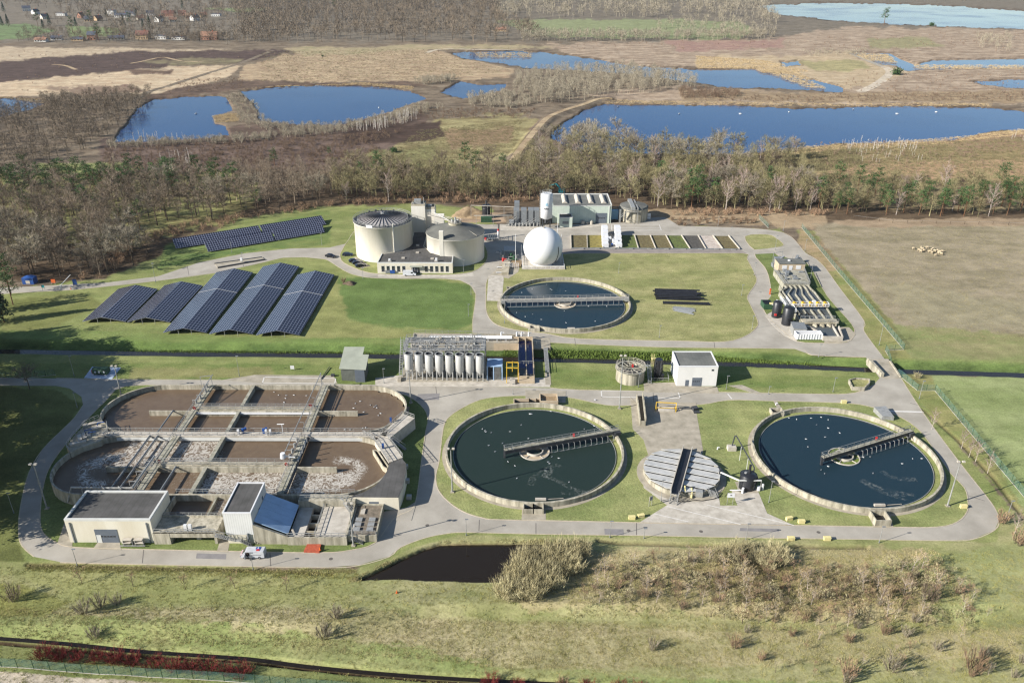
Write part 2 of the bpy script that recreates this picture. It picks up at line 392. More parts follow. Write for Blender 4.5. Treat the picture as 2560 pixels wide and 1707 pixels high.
# wood floor
zone([(-900,405),(400,395),(1000,385),(1800,350),(1850,400),(2700,430),(2700,512),(1900,512),(1500,505),(1000,470),(760,480),(450,560),(250,640),(-900,680)],(116,96,72),(82,66,48),6,10)
zone([(-100,412),(300,400),(560,400),(600,430),(560,500),(300,560),(-100,560)],(158,158,88),(126,112,68),12,20)
zone([(1000,390),(1150,370),(1200,400),(1100,440),(950,430)],(150,144,84),(120,104,70),10,14)
zone([(1850,425),(2700,440),(2700,495),(2000,480)],(160,142,98),(120,100,72),8,12)
zone([(1400,480),(1900,490),(1900,530),(1760,520),(1500,506)],(186,160,120),(160,134,98),4,6)
# plant grounds
zone([(-900,690),(60,660),(240,640),(430,560),(560,500),(760,474),(1000,470),(1130,478),(1140,520),(1560,519),(1790,528),(1850,580),(1990,760),(2080,870),(2350,1200),(2352,1245),(1400,1300),(-900,1300)],(156,160,88),(128,140,68),5,6)
zone([(750,640),(870,636),(1000,640),(1080,655),(1090,690),(1084,745),(1040,756),(880,752),(800,730),(752,690)],(112,136,62),(98,122,52),8,6)
zone([(660,640),(770,620),(800,740),(1000,770),(940,790),(700,785)],(160,160,88),(136,140,72),10,10)
zone([(-300,740),(600,775),(940,775),(940,800),(-300,790)],(116,140,60),(132,146,70),5,5)
zone([(380,560),(760,480),(760,560),(560,580),(360,620)],(106,132,58),(128,140,68),6,6)
zone([(0,690),(190,670),(240,700),(100,760),(0,760)],(122,128,60),(140,142,74),6,6)
zone([(1120,620),(1400,590),(1740,590),(1730,780),(1200,770),(1120,730)],(158,158,92),(132,140,72),10,14)
zone([(1560,585),(1740,585),(1740,612),(1600,610)],(128,148,66),(150,150,80),6,8)
zone([(1480,640),(1640,620),(1690,700),(1600,770),(1440,770)],(168,162,100),(150,148,84),10,14)
zone([(1060,490),(1160,490),(1160,512),(1040,512)],(190,160,126),(160,134,104),3,4)
zone([(-300,830),(760,836),(1990,866),(2010,890),(-300,880)],(136,144,72),(112,132,56),5,5)
zone([(300,845),(620,842),(640,868),(300,868)],(156,152,90),(140,140,76),8,8)
zone([(1830,530),(1870,530),(2100,780),(2200,940),(2360,1160),(2340,1180),(2080,880),(1990,770)],(160,152,88),(136,144,72),4,6)
zone([(1840,530),(1900,560),(1940,620),(1900,620),(1830,560)],(186,156,112),(158,140,90),4,6)
# east fields
zone([(1866,520),(1920,512),(2352,508),(3200,505),(3200,770),(2352,772),(2150,770),(2065,755),(1990,670),(1900,570)],(174,158,126),(148,136,104),6,8)
zone([(2020,640),(2300,690),(2700,700),(2700,760),(2100,755)],(156,146,112),(170,158,122),20,20)
zone([(2050,745),(2352,768),(3200,775),(3200,862),(2352,855),(2110,848)],(140,148,82),(158,150,98),8,8)
zone([(1900,505),(2352,500),(2700,500),(2700,520),(1960,522)],(180,154,118),(160,136,104),4,5)
zone([(2140,862),(2352,866),(3200,880),(3200,1500),(2352,1170),(2250,1010),(2150,890)],(160,170,104),(140,154,84),4,5)
# west verge, with the tree shade darkened into its grass colours
zone([(-600,884),(120,890),(190,930),(150,990),(60,1090),(40,1240),(60,1290),(-600,1300)],(122,128,62),(104,110,52),6,8)
# foreground rough grass
zone([(-900,1262),(60,1290),(560,1308),(820,1305),(960,1255),(1060,1228),(2290,1245),(2300,1180),(2360,1160),(4000,1500),(4000,2500),(-900,2500)],(176,170,112),(144,148,82),4,4)
zone([(60,1290),(800,1310),(800,1390),(200,1380),(60,1330)],(170,166,100),(144,148,80),10,8)
zone([(-900,1410),(500,1400),(1200,1420),(1700,1440),(2352,1440),(2352,1500),(1200,1530),(600,1490),(-900,1440)],(192,178,128),(162,156,100),14,12)
zone([(-300,1400),(300,1420),(900,1470),(1200,1530),(2300,1580),(2300,1640),(900,1560),(100,1480),(-300,1460)],(144,158,80),(164,164,98),12,16)
zone([(1320,1270),(1500,1255),(2120,1262),(2180,1330),(2200,1420),(1900,1420),(1500,1400),(1200,1400),(1160,1370)],(188,174,122),(166,152,100),12,16)
zone([(1700,1262),(1960,1262),(1960,1285),(1720,1280)],(198,180,140),(168,158,104),6,6)
zone([(2000,1300),(2352,1240),(2352,1320),(2300,1420),(2160,1420)],(170,170,108),(148,154,88),10,14)
zone([(1560,1290),(1800,1300),(2150,1330),(2100,1400),(1700,1400)],(164,134,96),(148,138,84),16,20)
zone([(-600,1330),(40,1340),(160,1380),(100,1420),(-600,1420)],(152,150,70),(136,140,70),10,10)
zone([(-600,1460),(120,1476),(600,1520),(1000,1560),(1200,1572),(1200,1700),(-600,1620)],(120,134,64),(136,140,76),6,6)
zone([(-900,1520),(0,1530),(260,1548),(520,1570),(420,1580),(-900,1660)],(206,190,164),(182,166,140),2,3)
zone([(1140,538),(1300,538),(1300,576),(1230,600),(1150,600),(1125,572)],(146,128,106),(120,108,88),2,3)
def make_ground():
    us=np.concatenate([np.arange(-2400,-150,30.),np.arange(-150,2500,3.6),np.arange(2500,4800,30.)])
    vs=np.concatenate([np.array([-122,-118,-114]),np.arange(-111,760,2.3),np.arange(760,1720,2.2),np.arange(1720,2300,20)])
    U,V=np.meshgrid(us,vs); sh=U.shape; U=U.ravel();V=V.ravel()
    a,b=U-CX,V-CY; X=(cr*a+sr*b)/F; Y=(-sr*a+cr*b)/F
    dy=cp-Y*sp_; dz=-sp_-Y*cp; t=-HC/dz; x=X*t; y=dy*t
    A=np.zeros((len(U),3)); B=np.zeros((len(U),3)); A[:]=lin((150,132,106)); B[:]=lin((112,96,78))
    n1=vnoise(U/26,V/9,1,4); n2=vnoise(U/9,V/4,2,3)
    for poly,ca,cb,f,n in Z:
        p=np.array(poly); bb=(U>p[:,0].min()-40)&(U<p[:,0].max()+40)&(V>p[:,1].min()-40)&(V<p[:,1].max()+40)
        ii=np.nonzero(bb)[0]
        if not len(ii): continue
        d=sdist(U[ii],V[ii],poly)+n*2.*n1[ii]+n*.8*n2[ii]
        m=ss(d,-f/2,f/2)[:,None]
        A[ii]=A[ii]*(1-m)+np.array(lin(ca))*m; B[ii]=B[ii]*(1-m)+np.array(lin(cb))*m
    h=relief(x,y,U,V)
    for L in LAKES:
        p=np.array(L); bb=(U>p[:,0].min()-30)&(U<p[:,0].max()+30)&(V>p[:,1].min()-20)&(V<p[:,1].max()+20); ii=np.nonzero(bb)[0]
        d=sdist(U[ii],V[ii],L)+7.*n1[ii]+5.*n2[ii]
        q=ss(d,-1.5,2.5); h[ii]=h[ii]*(1-ss(d,-6,0))-2.2*q
        e=(1-np.clip(np.abs(d+1.0)/2.6,0,1))[:,None]*.75      # muddy, wet rim
        A[ii]=A[ii]*(1-e)+np.array(lin((110,88,68)))*e; B[ii]=B[ii]*(1-e)+np.array(lin((92,74,58)))*e
    ii=np.nonzero((U>780)&(U<1290)&(V>1220)&(V<1360))[0]
    d=sdist(U[ii],V[ii],POND)+2*n2[ii]; h[ii]-=1.5*ss(d,-3,1.5); e=ss(d,-3,0)[:,None]
    A[ii]=A[ii]*(1-e)+np.array(lin((110,84,60)))*e; B[ii]=B[ii]*(1-e)+np.array(lin((84,62,46)))*e
    # canal banks: lush plants on the slope, mud at the foot
    c=wd(x,y,CANW); k=((1-ss(c,5.5,8.))*ss(c,1.2,2.4))[:,None]*.9
    A=A*(1-k)+np.array(lin((112,138,56)))*k; B=B*(1-k)+np.array(lin((60,88,34)))*k
    k=(1-ss(np.abs(c),2.,3.4))[:,None]; A=A*(1-k)+np.array(lin((110,88,66)))*k; B=B*(1-k)+np.array(lin((88,70,52)))*k
    for L in (DITCHW,):
        k=(1-ss(np.abs(wd(x,y,L)),.25,.8))[:,None]; A=A*(1-k)+np.array(lin((84,66,48)))*k; B=B*(1-k)+np.array(lin((70,56,40)))*k
    for L in TRENCH+[CURV,CURV2]:
        k=(1-ss(np.abs(wd(x,y,[XY(*q) for q in L])),.2,.9))[:,None]*.5; A=A*(1-k)+np.array(lin((104,80,56)))*k; B=B*(1-k)+np.array(lin((84,66,46)))*k
    me=bpy.data.meshes.new('ground'); nV=len(U); me.vertices.add(nV)
    me.vertices.foreach_set('co',np.stack([x,y,h],1).astype(np.float32).ravel())
    r,c_=sh; idx=np.arange(r*c_).reshape(r,c_)
    q=np.stack([idx[1:,:-1],idx[1:,1:],idx[:-1,1:],idx[:-1,:-1]],-1).reshape(-1,4)
    me.loops.add(q.size); me.loops.foreach_set('vertex_index',q.ravel().astype(np.int32))
    me.polygons.add(len(q)); me.polygons.foreach_set('loop_start',(np.arange(len(q))*4).astype(np.int32)); me.polygons.foreach_set('loop_total',np.full(len(q),4,np.int32))
    me.polygons.foreach_set('use_smooth',np.ones(len(q),bool)); me.update(calc_edges=True)
    for nm,Cc in (('colA',A),('colB',B)):
        at_=me.attributes.new(nm,'FLOAT_COLOR','POINT'); at_.data.foreach_set('color',np.concatenate([Cc,np.ones((nV,1))],1).astype(np.float32).ravel())
    return me
def ground_nodes(m,attr=None,cols=None,bump=.3):
    n=m.node_tree.nodes; l=m.node_tree.links; b=n['Principled BSDF']; b.inputs['Roughness'].default_value=1; b.inputs['Specular IOR Level'].default_value=.05
    g=n.new('ShaderNodeNewGeometry')
    def noise(s,det,rough=.6,vec=None):
        t=n.new('ShaderNodeTexNoise'); t.inputs['Scale'].default_value=s; t.inputs['Detail'].default_value=det; t.inputs['Roughness'].default_value=rough
        l.new(vec or g.outputs['Position'],t.inputs['Vector']); return t.outputs['Fac']
    def rng(o,a,b_,c=0.,d=1.):
        t=n.new('ShaderNodeMapRange'); t.inputs[1].default_value=a; t.inputs[2].default_value=b_; t.inputs[3].default_value=c; t.inputs[4].default_value=d; l.new(o,t.inputs[0]); return t.outputs[0]
    mx=n.new('ShaderNodeMix'); mx.data_type='RGBA'
    mp=n.new('ShaderNodeMapping'); mp.inputs['Scale'].default_value=(.45,1,1); l.new(g.outputs['Position'],mp.inputs[0])
    l.new(rng(noise(.09,9,.72,mp.outputs[0]),.40,.60),mx.inputs[0])
    for k,i in (('colA',6),('colB',7)):
        if cols: mx.inputs[i].default_value=(*lin(cols[0 if k=='colA' else 1]),1)
        else: a=n.new('ShaderNodeAttribute'); a.attribute_name=k; l.new(a.outputs['Color'],mx.inputs[i])
    v1=n.new('ShaderNodeVectorMath'); v1.operation='SCALE'; l.new(mx.outputs[2],v1.inputs[0]); l.new(rng(noise(2.,9,.78),.3,.7,.66,1.34),v1.inputs['Scale'])
    v2=n.new('ShaderNodeVectorMath'); v2.operation='SCALE'; l.new(v1.outputs[0],v2.inputs[0]); l.new(rng(noise(.16,7,.7),.3,.7,.78,1.22),v2.inputs['Scale'])
    hs=n.new('ShaderNodeHueSaturation'); hs.inputs['Saturation'].default_value=.84; hs.inputs['Value'].default_value=.98; l.new(v2.outputs[0],hs.inputs['Color']); l.new(hs.outputs[0],b.inputs['Base Color'])
    bp=n.new('ShaderNodeBump'); bp.inputs['Strength'].default_value=bump; bp.inputs['Distance'].default_value=.5
    l.new(noise(1.6,6,.7),bp.inputs['Height']); l.new(bp.outputs[0],b.inputs['Normal'])
    return m
gm=bpy.data.materials.new('ground'); gm.use_nodes=True; ground_nodes(gm)
gme=make_ground(); gme.materials.append(gm)
go=bpy.data.objects.new('ground',gme); COL.objects.link(go); tag(go,'grass, heath, fields and wood floor around the works','ground',kind='structure')
for k,cols,bp in (('lawn',((164,166,96),(132,144,74)),.35),('lawn_dark',((132,144,72),(104,122,56)),.35),('lawn_dry',((174,168,104),(142,146,80)),.4),('lush',((104,134,48),(72,104,36)),.8),('reed',((206,180,136),(170,142,104)),.8),('field_gravel',((150,134,112),(124,110,90)),.4),('bed_sand',((222,206,180),(196,178,150)),.3)):
    m=bpy.data.materials.new(k); m.use_nodes=True; ground_nodes(m,cols=cols,bump=bp); M[k]=m
# ---------------------------------------------------------------- water
def water(k,c,rough=.06,bump=.05,spec=.5,ws=.6):
    m=bpy.data.materials.new(k); m.use_nodes=True; n=m.node_tree.nodes; l=m.node_tree.links; b=n['Principled BSDF']
    b.inputs['Base Color'].default_value=(*lin(c),1); b.inputs['Roughness'].default_value=rough; b.inputs['IOR'].default_value=1.33; b.inputs['Specular IOR Level'].default_value=spec
    g=n.new('ShaderNodeNewGeometry'); t=n.new('ShaderNodeTexNoise'); t.inputs['Scale'].default_value=ws; t.inputs['Detail'].default_value=3; l.new(g.outputs['Position'],t.inputs['Vector'])
    bp=n.new('ShaderNodeBump'); bp.inputs['Strength'].default_value=bump; bp.inputs['Distance'].default_value=.1; l.new(t.outputs['Fac'],bp.inputs['Height']); l.new(bp.outputs[0],b.inputs['Normal']); M[k]=m
    if ws==.4:
        q=n.new('ShaderNodeTexNoise'); q.inputs['Scale'].default_value=.012; q.inputs['Detail'].default_value=5; l.new(g.outputs['Position'],q.inputs['Vector']); mr=n.new('ShaderNodeMapRange'); mr.inputs[1].default_value=.4; mr.inputs[2].default_value=.65; mr.inputs[3].default_value=.05; mr.inputs[4].default_value=.17; l.new(q.outputs['Fac'],mr.inputs[0]); l.new(mr.outputs[0],b.inputs['Roughness'])
    return m
water('lake_water',(24,66,116),.1,.06,.24,.4)  # blue of the reflected sky tinted into the lake's base colour
water('pond_water',(40,34,27),.05,.03,.5,.41)
water('canal_water',(48,46,44),.08,.15,.5,1.2)
mb=MB()
for L in LAKES:
    c=np.array(L).mean(0); pts=[]
    for q in L:
        q=np.array(q,float); d=q-c; d=d/np.hypot(*(d*np.array([1,3.]))+1e-9)*np.array([7,7.]); pts.append(XY(*(q+d)))
    mb.sheet(pts,-.75)
struct('water',mb,'lake_water','blue lakes and pools on the heath behind the works')
mb=MB(); mb.sheet(gp([(800,1350),(800,1235),(1280,1235),(1280,1350)]),-.7); struct('pond',mb,'pond_water','dark brown pond in the rough grass below the road')
def ribbon(mb,line,wdt,z,off=0.):
    L=[Vector((p[0],p[1])) for p in line]; n=len(L); vs=[]
    for i,p in enumerate(L):
        d=(L[min(i+1,n-1)]-L[max(i-1,0)]).normalized(); q=Vector((-d.y,d.x)); w_=wdt if not callable(wdt) else wdt(i)
        a=p+q*(off+w_/2); b=p+q*(off-w_/2); zz=z if not callable(z) else z(p.x,p.y); vs+=[(a.x,a.y,zz),(b.x,b.y,zz)]
    mb.add(vs,[(2*i,2*i+1,2*i+3,2*i+2) for i in range(n-1)]); return mb
mb=MB(); ribbon(mb,CANW,6.,-2.); struct('canal',mb,'canal_water','narrow dark canal running right across the works')
mb=MB(); ribbon(mb,smooth_poly(DITCHW,3,False),.9,-.8); struct('ditch',mb,'pond_water','narrow ditch along the row of red shrubs')
# ---------------------------------------------------------------- roads
S1=[(-700,858),(-250,862),(129,869),(300,872),(508,873),(735,881),(1263,891),(1332,896),(1644,901),(1754,903),(1926,906),(1973,900),(2005,885),(2020,869),(2020,868),(2070,869),(2121,949),(2202,1059),(2266,1140),(2286,1169),(2295,1194),(2284,1217),(2234,1238),(2170,1241),(1976,1238),(1707,1234),(1516,1230),(1235,1226),(1072,1222),(1024,1224),(972,1236),(919,1256),(894,1277),(824,1297),(753,1302),(560,1299),(349,1295),(138,1290),(78,1278),(50,1252),(43,1220),(47,1165),(66,1087),(98,1032),(145,985),(172,958),(191,930),(187,911),(160,892),(129,886),(-250,884),(-700,884)]
mb=MB(); mb.sheet(gp(S1),.02); struct('road',mb,'asphalt','grey asphalt road looping round the lower half of the works')
S2=[(1105,515),(1267,520),(1399,512),(1473,511),(1495,500),(1528,499),(1560,519),(1629,521),(1696,523),(1764,528),(1797,534),(1817,544),(1831,558),(1850,581),(1874,595),(1895,615),(1931,665),(1984,736),(1984,760),(2026,817),(2070,869),(2020,868),(1994,831),(1989,820),(1864,815),(1824,801),(1562,798),(1400,793),(1253,786),(1180,776),(1145,768),(1086,765),(1086,735),(1093,677),(1081,656),(1057,644),(1015,640),(931,640),(868,639),(835,636),(804,628),(775,612),(749,596),(700,591),(650,592),(612,601),(499,626),(362,645),(176,665),(70,671),(-150,686),(-400,700),(-400,680),(-150,668),(70,658),(246,649),(362,635),(404,621),(457,603),(563,582),(668,571),(756,569),(819,554),(900,530),(1000,513)]
mb=MB(); mb.sheet(gp(S2),.02); struct('road',mb,'asphalt','grey asphalt road and yard looping round the upper half of the works')
kerbs=MB()
def island(poly,m,label,z=.06,k=3,name='lawn',kerb=True,smooth=True):
    pts=gp(smooth_poly(poly,k) if smooth else poly)
    mb=MB(); mb.prism(pts,-.3,z); o=struct(name,mb,m,label)
    if kerb: kerbs.wall(pts,.22,-.2,z+.035,True)
    return o
island([(1120,640),(1160,612),(1220,598),(1290,584),(1400,582),(1550,582),(1706,582),(1716,595),(1733,628),(1737,649),(1717,680),(1723,699),(1740,736),(1737,753),(1710,773),(1663,785),(1562,783),(1332,778),(1255,766),(1197,760),(1151,750),(1129,737),(1117,715),(1116,680)],'lawn_dry','dry lawn round the upper settling tank',k=3)
island([(1711,543),(1763,539),(1784,548),(1800,564),(1770,570),(1733,574)],'lawn_dry','small lawn wedge at the back bend of the road')
island([(1733,583),(1777,575),(1790,590),(1850,600),(1900,680),(1955,743),(1962,766),(1945,786),(1891,788),(1831,784),(1797,759),(1763,726),(1752,700),(1770,680),(1767,642),(1757,615)],'lawn_dark','lawn strip under the intake works')
island([(786,574),(781,588),(790,604),(828,621),(868,629),(950,631),(1036,631),(1086,624),(1114,604),(1120,583),(1112,562),(1090,535),(960,512),(830,525),(800,552)],'lawn','lawn and forecourt under the two digesters')
island([(289,887),(450,887),(600,893),(800,897),(908,903),(945,914),(975,940),(983,965),(978,990),(968,1060),(958,1137),(945,1170),(905,1190),(862,1246),(806,1263),(736,1269),(547,1266),(273,1260),(168,1256),(133,1247),(102,1227),(92,1196),(98,1126),(113,1075),(148,1024),(195,969),(242,922)],'lawn_dark','lawn under the aeration basins',k=3)
island([(1032,957),(1067,934),(1104,918),(1150,911),(1209,909),(1301,912),(1390,930),(1446,931),(1600,930),(1673,919),(1770,921),(1925,925),(1990,932),(2057,953),(2105,982),(2137,1020),(2182,1085),(2215,1120),(2223,1150),(2221,1175),(2199,1198),(2153,1210),(2047,1210),(1820,1206),(1516,1201),(1300,1196),(1143,1193),(1109,1189),(1067,1176),(1030,1152),(1006,1123),(1001,1092),(1009,1058),(1018,984)],'lawn','wide lawn between and around the two lower settling tanks')
struct('kerb',kerbs,'kerb','pale concrete kerbs edging every lawn')
# kerb lines along the outer road edges
mb=MB()
for L in ([(138,1291),(349,1296),(560,1300),(753,1303),(824,1298),(894,1278),(919,1257),(972,1236),(1024,1225),(1072,1222),(1235,1226),(1516,1230),(1707,1234),(1976,1238),(2170,1241),(2234,1238),(2284,1217),(2295,1194),(2286,1169),(2266,1140),(2202,1059),(2121,949),(2070,869)],
          [(-150,686),(70,671),(176,665),(362,645),(499,626),(612,601),(650,592),(700,591),(749,596),(775,612),(804,628),(835,636),(868,639),(931,640),(1015,640),(1057,644),(1081,656),(1093,677),(1086,735),(1086,765)],
          [(1253,786),(1400,793),(1562,798),(1824,801),(1864,815),(1989,820)],[(1560,519),(1629,521),(1696,523),(1764,528),(1797,534),(1817,544),(1831,558),(1850,581),(1874,595),(1895,615),(1931,665),(1984,736),(1984,760),(2026,817)],
          [(129,868),(300,871),(508,872)],[(1263,890),(1332,895),(1644,900),(1754,902),(1926,905),(1973,899),(2005,884)],[(78,1278),(50,1252),(43,1220),(47,1165),(66,1087),(98,1032),(145,985),(172,958),(191,930)]):
    pts=smooth_poly(gp(L),3,False); mb.wall(pts,.25,-.1,.035)
struct('kerb',mb,'kerb','flush concrete gutter along the outer road edges')
# slabs
def slab(pts,m,label,z=.05,name='pavement'): mb=MB(); mb.prism(gp(pts),-.2,z); return struct(name,mb,m,label)
slab([(1207,896),(1300,898),(1299,925),(1207,925)],'slab','paving behind the middle settling tank',.085)
slab([(1448,912),(1470,934),(1482,925),(1600,925),(1598,938),(1615,1036),(1600,1080),(1500,1080),(1478,1010),(1453,985)],'slab','concrete yard north of the covered round tank',.09)
slab([(1470,1199),(1532,1160),(1478,1120),(1478,1060),(1640,1060),(1654,1161),(1694,1161),(1679,1124),(1741,1128),(1762,1179),(1822,1206)],'slab_light','pale concrete apron below the covered round tank',.095)
slab([(1200,1150),(1252,1150),(1254,1195),(1198,1193)],'slab','paving in front of the middle settling tank',.085)
slab([(1990,1165),(2040,1165),(2052,1211),(2006,1211)],'slab','paving in front of the right settling tank',.085)
slab([(1553,886),(1647,888),(1652,904),(1548,901)],'slab','paving in front of the white building',.045)
slab([(1478,880),(1553,878),(1553,902),(1480,900)],'slab','paving by the small round tank',.048)
slab([(1672,885),(1705,884),(1752,904),(1738,905)],'slab','footpath from the white building to the road',.04)
slab([(1776,921),(1784,921),(1806,955),(1796,958)],'slab','footpath to the right settling tank',.075)
slab([(862,868),(935,860),(1262,868),(1264,889),(862,887)],'slab_light','concrete apron in front of the silos',.045)
slab([(508,873),(585,861),(765,862),(775,880),(640,882)],'slab','grey pad by the metal shed',.045)
slab([(1122,632),(1155,634),(1157,640),(1153,692),(1118,691)],'slab_light','pale paved strip left of the upper settling tank',.09)
slab([(1200,596),(1150,606),(1128,632),(1168,640),(1190,625)],'slab','paving in front of the gas holder',.085)
slab([(1290,572),(1698,573),(1716,582),(1290,582)],'asphalt_dark','service path below the drying beds',.075,'path')
slab([(1148,515),(1260,517),(1395,513),(1395,519),(1290,528),(1150,530)],'slab_light','concrete strip in front of the sludge hall',.045)
slab([(1730,574),(1777,570),(1830,590),(1850,608),(1778,582),(1733,584)],'asphalt','road spur behind the intake building',.07)
slab([(1757,725),(1775,715),(1830,740),(1830,785),(1800,770),(1775,748)],'slab_light','pale concrete pad round the black tanks',.075)
slab([(1893,788),(1900,750),(1950,752),(1966,768),(1955,782),(1930,788)],'slab','concrete corner pad by the outlet channel',.078)
slab([(868,630),(1040,631),(1086,626),(1090,634),(1050,637),(868,636)],'slab_light','paving in front of the office',.045)
slab([(818,590),(800,596),(830,616),(850,612)],'slab','parking bays beside the left digester',.08)
slab([(228,1241),(275,1243),(278,1263),(213,1261)],'slab','ramp in front of the roller door',.085)
slab([(507,1236),(530,1238),(523,1268),(498,1267)],'slab','short path to the stairs',.085)
slab([(150,1195),(168,1240),(165,1258),(132,1248)],'slab','paving at the corner of the pump house',.085)
slab([(880,1175),(935,1165),(958,1150),(945,1195),(905,1195),(880,1240),(862,1246)],'asphalt','asphalt yard beside the roofed building',.085)
slab([(193,868),(212,842),(278,844),(257,871)],'shade_tint_slab','concrete pad under the green fuel tank, tinted with bluish shade',.06)
# painted lines
def linepaint(L,wd_,z,label,closed=False):
    mb=MB(); pts=gp(L)
    if closed: pts.append(pts[0])
    for a,b in zip(pts,pts[1:]):
        d=Vector((b[0]-a[0],b[1]-a[1],0)).normalized()*wd_/2; q=Vector((-d.y,d.x,0))
        a3=Vector((*a,z))-d; b3=Vector((*b,z))+d; mb.quad(a3-q,b3-q,b3+q,a3+q)
    o=struct('road_marking',mb,'paint_line',label)
linepaint([(607,866),(771,869),(769,881),(603,879)],.3,.052,'white outline of the loading bay by the metal shed',True)
linepaint([(1381,897),(1557,898),(1562,914),(1382,911)],.3,.028,'white outline of the loading bay before the white building',True)
linepaint([(1405,516),(1514,516),(1519,529),(1405,529)],.3,.028,'white outline of the bay before the sludge hall',True)
linepaint([(1405,523),(1516,523)],.25,.032,'white centre line of the bay before the sludge hall')
linepaint([(1532,1163),(1700,1204)],.22,.1,'long white line across the pale apron'); linepaint([(1625,1160),(1822,1206)],.22,.104,'second white line across the pale apron')
linepaint([(1503,1180),(1580,1198)],.2,.1,'short white line across the pale apron')
linepaint([(2044,944),(2118,946)],.7,.03,'white stop line at the junction by the right settling tank')
linepaint([(1672,905),(1680,915)],.35,.03,'speed hump marks on the cross road')
# far paths
def path(L,wd_,label,m='reed',lift=.12):
    pts=smooth_poly([XY(*q) for q in L],6,False); mb=MB(); ribbon(mb,pts,wd_,lambda x,y:H(x,y)+lift); struct('path',mb,m,label)
path([(625,118),(560,143),(500,162),(430,183),(380,200),(330,218),(280,248),(211,283)],6,'long straight pale track running through the heath between the lakes and the village','field_gravel')
path([(300,146),(369,133),(400,137),(422,141),(467,144)],4,'thin pale footpath crossing the dark heath'); path([(120,150),(150,152),(176,161)],4,'short pale footpath on the dark heath at the left')
path([(2031,155),(2045,166),(2030,182),(2003,200),(1975,212)],9,'white sandy track between the far pools','bed_sand'); path([(1954,123),(1990,139),(2031,157)],6,'narrow concrete dam between the far pools','slab')
path([(980,122),(1015,113),(1120,115),(1238,116)],6,'pale sandy beach strip behind the far pool','bed_sand')
path(DYKE,4.6,'pale sandy track curving along the dyke between the lakes','reed',.15)

mk('joint',(112,106,100),.95,.1,2.); mk('patch',(150,146,144),.95,.1,.6)
for L in ([(1101,1193),(1100,1219)],[(1231,1201),(1231,1225)],[(1462,1200),(1462,1228)],[(330,1262),(327,1293)],[(620,1270),(622,1300)],[(1000,880),(1003,905)],[(1500,902),(1502,924)],[(2090,925),(2125,935)],[(2200,1130),(2262,1150)],[(1320,777),(1322,793)],[(1640,786),(1642,800)],[(1118,655),(1086,662)],[(1840,745),(1790,765)],[(430,610),(434,632)]):
    mb=MB(); a,b=[Vector((*XY(*q),.028)) for q in L]; d=(b-a).normalized()*.08; q=Vector((-d.y,d.x,0)); mb.quad(a-q,b-q,b+q,a+q); struct('road_marking',mb,'joint','thin dark joint across the asphalt')
for L,z in (([(1388,1214),(1432,1215),(1433,1228),(1389,1227)],.029),([(452,1270),(520,1272),(519,1284),(450,1282)],.03),([(960,905),(1010,903),(1008,918),(955,920)],.031),([(1700,1212),(1790,1214),(1789,1221),(1699,1219)],.03)): mb=MB(); mb.sheet(gp(L),z); struct('pavement',mb,'patch','darker repair patch in the road')
for u,v in ((1443.6,1218),(981.5,1206),(1610,1220),(760,1283),(1880,1222),(700,893)): q=P(u,v); mb=MB(); mb.disc(q.x,q.y,.034,.45,14); struct('road_marking',mb,'joint','round manhole cover in the road')
# ================================================================ LOWER WORKS
def B(mb,name,m,t,smooth=False,label=None):
    off=t.location+(t.parent.location if t.parent else Vector((0,0,0)))
    return mb.build(name,m,t,tuple(off),smooth,label)
water('clar_water',(44,58,54),.07,.02,.2,.3); water('clar_water_blue',(38,58,68),.07,.02,.25,.3)
water('screen_water',(30,50,120),.1,.03,.5,.6); water('tank_water',(88,94,96),.12,.03,.25,.6)
